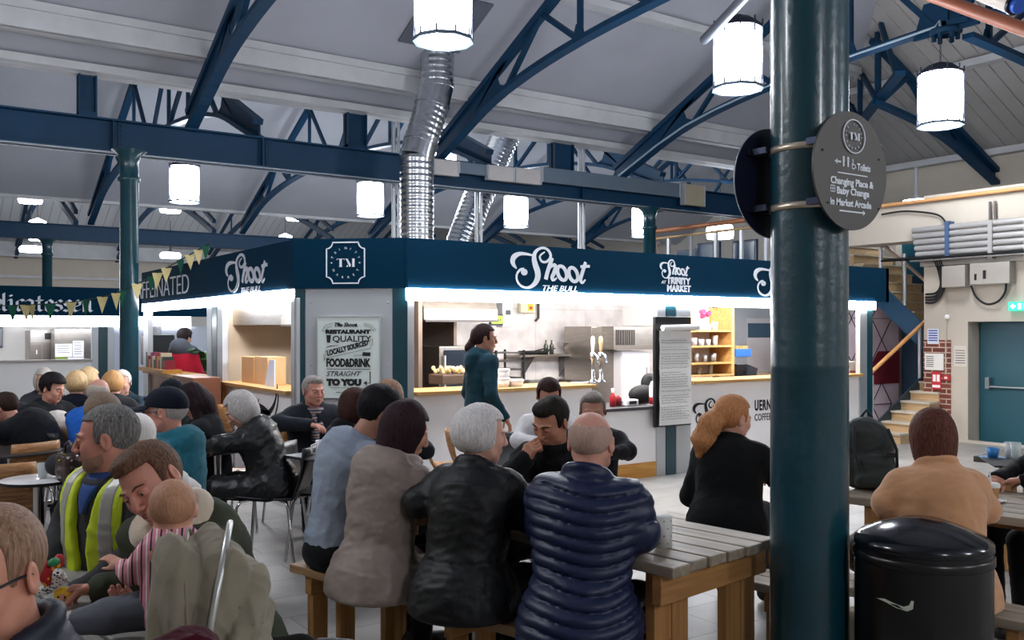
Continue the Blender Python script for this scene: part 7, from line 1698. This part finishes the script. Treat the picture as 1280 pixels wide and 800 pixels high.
# =============================================================== stroller, bags, toys
ds=2.3; sl=W((250-640)/F*ds,ds); zt2=EYE-(653-HOR)/F*ds
st_=thing('pushchair','grey-olive pushchair with pleated hood and pale piping in front of the baby','pushchair',(sl[0],sl[1],0),yawA(75))
HOODM=cloth('hood_canvas','#857d6b',.85,.1,.35,70)
HR_=(.19,.165,.37); hz=zt2-.405
def hoodf(p):
    q=p-A3((0,0,hz)); th=np.arctan2(q[:,2],q[:,1]+.02); e=2.5
    k=(np.abs(q[:,0]/HR_[0])**e+np.abs(q[:,1]/HR_[1])**e+np.abs(q[:,2]/HR_[2])**e)**(1/e); d=(k-1)*.19
    d=d-.013*np.abs(np.sin(th*8+.8*np.sin(q[:,0]*12)))*2-.030*fold(p,9,3,(1,1,.6))-.010*fold(p,28,1,(1,1,.5))
    d=np.maximum(d,-(d+.014)); return np.maximum(d,np.maximum(-q[:,2],-q[:,1]-.11-.0*q[:,2]))
mesh_sdf(hoodf,A3((-.24,-.22,hz-.02)),A3((.24,.24,hz+.44)),.006,'hood',HOODM,st_)
for th,pr_,pm_ in((rad(28),.004,'seam'),(rad(68),.0085,'silver'),(rad(100),.004,'seam')):
    q=MB(); P=[]
    for j in range(33):
        ph=PI*j/32; u=Vector((-math.cos(ph)*HR_[0],math.sin(ph)*math.cos(th)*HR_[1],math.sin(ph)*math.sin(th)*HR_[2])); e=2.5
        k=(abs(u.x/HR_[0])**e+abs(u.y/HR_[1])**e+abs(u.z/HR_[2])**e)**(1/e); P.append(u/k*(1.11 if pm_=='silver' else 1.05)+Vector((0,0,hz)))
    q.tube(P,pr_,8); q.build('piping' if pm_=='silver' else 'seam',M('silver_piping','#b9bab6',.3,.5,0) if pm_=='silver' else HOODM,st_)
def seat_(p):
    d=rbox(p,A3((0,-.02,zt2-.52)),(.19,.33,.20),.08); d=ss(d,rbox(p,A3((0,.02,zt2-.42)),(.15,.27,.22),.07),.03); return d-.006*fold(p,20,4)
mesh_sdf(seat_,A3((-.3,-.45,zt2-.8)),A3((.3,.4,zt2-.25)),.011,'seat_shell',cloth('pushchair_dark','#34342f'),st_)
for s in(-1,1):
    q=MB(); q.tube([(s*.2,.25,zt2-.5),(s*.23,.1,.5),(s*.26,-.3,.12)],.013,10); q.tube([(s*.2,-.25,zt2-.45),(s*.23,0,.5),(s*.26,.35,.12)],.013,10); q.build('frame_tube',M('frame_grey','#55565a',.35,.6,.05,5),st_)
    for y_ in(-.3,.35):
        q=MB(); q.lathe([(.06,-.018),(.115,-.02),(.12,0),(.115,.02),(.06,.018),(.06,-.018)],(0,0,0),24); q.v=[(s*.27+p[2],y_+p[0],.12+p[1]) for p in q.v]; q.build('wheel',BLACK,st_)
q=MB(); q.tube([Vector((.21*math.cos(a_),.30+.16*math.sin(a_),zt2-.40)) for a_ in [PI*j/12 for j in range(13)]],.017,12); q.build('bumper_bar',M('bumper_grey','#57535a',.5,0,.05,5),st_)
# maroon blanket
bl=PX(212,806,2.0)
def blk(p): return su(ell(p,(0,0,0),(.11,.08,.04)),ell(p,(.05,.03,.02),(.06,.05,.04)),.04)-.030*fold(p,20,2)-.008*fold(p,60,1)
o=mesh_sdf(blk,(-.22,-.2,-.12),(.22,.2,.14),.006,'blanket',cloth('maroon_blanket','#5e1026',.95,.1,.5,120)); o.location=(bl[0],bl[1],bl[2]-.03); tag(o,'crumpled maroon blanket on the pushchair','blanket')
# toys
def tp3(x,y,z): return onZ(x,y,z)
c=tp3(80,748,.775); t=thing('smiley_toy','round yellow smiley toy on the grey plank table','toy',(c[0],c[1],.752)); 
q=MB(); q.lathe([(1e-3,-.014),(.026,-.012),(.031,0),(.026,.012),(1e-3,.014)],(0,0,0),28); 
Rt=Euler((PI/2-.35,0,yawA(180))).to_matrix(); q.v=[tuple(Rt@Vector(v)+Vector((0,0,.030))) for v in q.v]; q.build('ball',M('toy_yellow','#e8b414',.35,0,.05,8),t)
q=MB(); 
for x_ in(-.010,.010): q.v and 0; q.sphere(tuple(Rt@Vector((x_,.007,-.0145))+Vector((0,0,.030))),.0035,5); q.sphere(tuple(Rt@Vector((x_,.007,.0145))+Vector((0,0,.030))),.0035,5)
q.build('eyes',INK,t)
q=MB(); q.tube([tuple(Rt@Vector((.016*math.cos(a_),-.002-.014*math.sin(a_),sg*.0145))+Vector((0,0,.030))) for sg in(-1,) for a_ in [.2+j*.34 for j in range(9)]],.0015,5); q.build('smile',INK,t)
c=tp3(112,772,.765); t=thing('ring_toy','orange ridged teething ring with white tag at lower left','toy',(c[0],c[1],.752)); 
n=60; q=MB(); q.tube([(.036*math.cos(2*PI*j/n),.036*math.sin(2*PI*j/n),.016) for j in range(n)],[.0125*(1+.10*(j%2)) for j in range(n)],12,closed=True); q.build('ring',M('toy_orange','#e0761a',.45,0,.05,9),t); MB().box(.02,-.012,.026,.045,.012,.030).build('tag',PAPER,t)
# red spotted toy in the father's hand
wr=Jf['WR']; w0=Rz(Jf['r'])@wr+A3(Jf['loc']); dh=float(w0[:2]@FW); hw=A3(PX(82,722,dh-.03)); print('HAND',640+F*float(w0[:2]@RT)/dh,HOR+(EYE-w0[2])*F/dh,dh); t=thing('rattle_toy','red black and white patterned fabric toy held over the table','toy',tuple(hw),yawA(-90))
def spot(name,c1,c2,sc):
    m,nt,b=nodes(name);N=nt.nodes;L=nt.links; tc=N.new('ShaderNodeTexCoord'); vo=N.new('ShaderNodeTexVoronoi'); vo.inputs['Scale'].default_value=sc; L.new(tc.outputs['Object'],vo.inputs['Vector']); lt=N.new('ShaderNodeMath'); lt.operation='LESS_THAN'; lt.inputs[1].default_value=.38; L.new(vo.outputs['Distance'],lt.inputs[0]); mx=N.new('ShaderNodeMix'); mx.data_type='RGBA'; mx.inputs[6].default_value=srgb(c2); mx.inputs[7].default_value=srgb(c1); L.new(lt.outputs[0],mx.inputs[0]); L.new(mx.outputs[2],b.inputs['Base Color']); b.inputs['Roughness'].default_value=.8; return m
q=MB(); q.tube([(-.05,.0,.03),(.0,.02,.0),(.03,.07,-.04),(.05,.11,-.06)],[.012,.024,.020,.012],12); q.build('spotted_body',spot('bw_spots','#16161a','#e6e2dc',95),t)
q=MB(); q.sphere((-.01,.05,.015),.030,8,(1,.7,1.3)); q.sphere((.02,.03,.045),.022,8,(1,.7,1)); q.build('red_body',spot('red_pattern','#e09a20','#a81a1c',38),t); q=MB(); q.sphere((-.03,.02,.055),.016,6,(1.6,1,.8)); q.build('green_leaf',M('toy_green','#1f7a4a',.7,0,.2,40),t)
# baby soft collar cloth, grey sock done; brown handbag on the round table
c=onZ(86,604,.74); t=thing('handbag','glossy dark brown handbag on the round white-topped table','handbag',(c[0],c[1],.742),yawA(40))
def bag(p): return rbox(p,A3((0,0,.085)),(.09+.0,.05,.085),.04)-.007*fold(p,40,3)
mesh_sdf(bag,A3((-.14,-.1,-.01)),A3((.14,.1,.21)),.006,'body',M('brown_leather','#2e1a18',.28,0,.15,8,.2,40,coat=.3),t)
q=MB(); q.tube([(-.05,0,.15),(-.045,0,.21),(0,0,.235),(.045,0,.21),(.05,0,.15)],.007,8); q.build('handle',M('brown_leather','#2e1a18'),t); q=MB(); q.tube([(-.06,-.035,.165),(.06,-.035,.165)],.003,6); q.sphere((0,-.05,.13),.008,6); q.build('zip',M('brass','#a08a58',.3,.9,.05,5),t)
# backpack on the right table
c=W((1083-640)/F*4.95,4.95,.75); t=thing('backpack','grey-green rucksack on the right picnic table beside the big column','backpack',c,yawA(10))
def bp_(p):
    d=rbox(p,A3((0,0,.16)),(.145,.10,.16),.09); d=su(d,ell(p,(-.01,-.02,.30),(.11,.09,.09)),.06); d=su(d,rbox(p,A3((.02,-.10,.11)),(.10,.05,.09),.045),.02); return d-.012*fold(p,22,6)
mesh_sdf(bp_,A3((-.22,-.22,-.0)),A3((.22,.18,.44)),.008,'body',cloth('backpack_grey','#3e4442',.7,.1,.3,80),t)
q=MB(); q.tube([(-.08,-.10,.34),(-.09,-.15,.22),(-.06,-.16,.12)],.008,6); q.tube([(.09,-.09,.33),(.12,-.15,.23),(.13,-.12,.12)],.008,6); q.tube([(-.03,0,.38),(0,0,.42),(.03,0,.38)],.008,6); q.build('strap',BLACKM,t); q=MB(); q.box(.07,-.17,.19,.11,-.155,.215); q.build('buckle',BLACK,t)
def bagsh(p): return su(ell(p,(0,0,.0),(.05,.10,.12)),ell(p,(.02,0,-.1),(.03,.05,.06)),.03)-.01*fold(p,30,2)
# black bag hanging under the right table, cream bag beside
def hang(px_,py_,d_,sx_,sy_,sz_,m,name,lab,cat):
    c=PX(px_,py_,d_); o=mesh_sdf(lambda p: ell(p,(0,0,0),(sx_,sy_,sz_))-.015*fold(p,24,px_%5),(-sx_-.04,-sy_-.04,-sz_-.04),(sx_+.04,sy_+.04,sz_+.04),.010,name,m); o.location=c; return tag(o,lab,cat)
hang(1080,690,4.3,.11,.08,.10,cloth('black_bag','#0c0d10',.5),'shoulder_bag','black shoulder bag on the bench between column and bin','bag')
c=onZ(1066,790,.0) if 0 else W((1064-640)/F*4.05,4.05,.0); t=thing('tote_bag','cream patterned tote bag on the floor behind the bin','bag',c,yawA(0))
mesh_sdf(lambda p: rbox(p,A3((0,0,.19)),(.10,.06,.19),.04)-.012*fold(p,20,1),A3((-.16,-.12,0)),A3((.16,.12,.44)),.010,'body',M('tote_cream','#b9ae98',.8,0,.25,16),t); MB().tube([(-.05,0,.36),(-.04,0,.5),(.04,0,.5),(.05,0,.36)],.008,6).build('handle',M('tote_cream','#b9ae98'),t)
# floral bag
c=PX(657,632,3.95); t=thing('floral_bag','dark bag with pink flowers between the black jacket and the puffer jacket','bag',(c[0],c[1],.75),yawA(20))
mesh_sdf(lambda p: rbox(p,A3((0,0,.095)),(.11,.06,.095),.04)-.008*fold(p,30,2),A3((-.16,-.1,-.01)),A3((.16,.1,.23)),.007,'body',cloth('floral_ground','#2a303c',.6),t)
q=MB(); rr=random.Random(4)
for (x_,z_,s_,) in((-.02,.14,.03),(.035,.10,.034),(.0,.175,.022),(.06,.16,.02),(-.06,.10,.02)):
    for k in range(6):
        a_=k*PI/3; q.sphere((x_+.6*s_*math.cos(a_),-.066,z_+.6*s_*math.sin(a_)),s_*.5,4,(1,.25,1))
q.build('flower_print',M('pink_print','#c84a80',.7,0,.35,60),t)
# clothes heap left of facing man
c=PX(640,575,5.35); o=mesh_sdf(lambda p: su(ell(p,(0,0,.16),(.17,.11,.18)),ell(p,(.12,0,.05),(.14,.1,.14)),.06)-.016*fold(p,18,2),(-.24,-.18,-.14),(.32,.18,.42),.011,'coat_heap',M('black_shiny','#12141a',.4,0,.1,6,.3,40)); o.location=(c[0],c[1],.5); tag(o,'black shiny coat heaped on the chair left of the fist-resting person','coat')
# white bag on the far-left table
c=PX(72,520,8.0); o=mesh_sdf(lambda p: su(ell(p,(0,0,.06),(.12,.10,.10)),ell(p,(-.15,0,.02),(.12,.1,.05)),.05)-.014*fold(p,30,3),(-.32,-.18,-.06),(.24,.18,.26),.012,'carrier_bag',M('white_bag','#cfc9c2',.6,0,.12,25)); o.location=(c[0],c[1],.75); tag(o,'pale carrier bag on the table in front of the dark-haired young man','bag')
c=PX(1060,0,4.7)
# ---------------------------------------------------------------- camera, world, colour
cam=bpy.data.cameras.new('camera'); co=bpy.data.objects.new('camera',cam); COL.objects.link(co)
co.location=(0,0,EYE); co.rotation_euler=(PI/2,0,math.radians(55.6-90))
cam.sensor_fit='HORIZONTAL'; cam.sensor_width=36; cam.lens=F/1280*36; cam.clip_start=.05; cam.clip_end=200
cam.shift_y=(HOR-400)/1280
SC.camera=co
w=bpy.data.worlds.new('world'); w.use_nodes=True; SC.world=w
w.node_tree.nodes['Background'].inputs[0].default_value=(.85,.92,1,1); w.node_tree.nodes['Background'].inputs[1].default_value=.45
SC.view_settings.view_transform='Standard'; SC.view_settings.look='None'; SC.view_settings.exposure=.97; SC.view_settings.gamma=1; SC.view_settings.use_curve_mapping=False
try: SC.cycles.max_bounces=6; SC.cycles.sample_clamp_indirect=4; SC.cycles.use_denoising=True
except Exception: pass
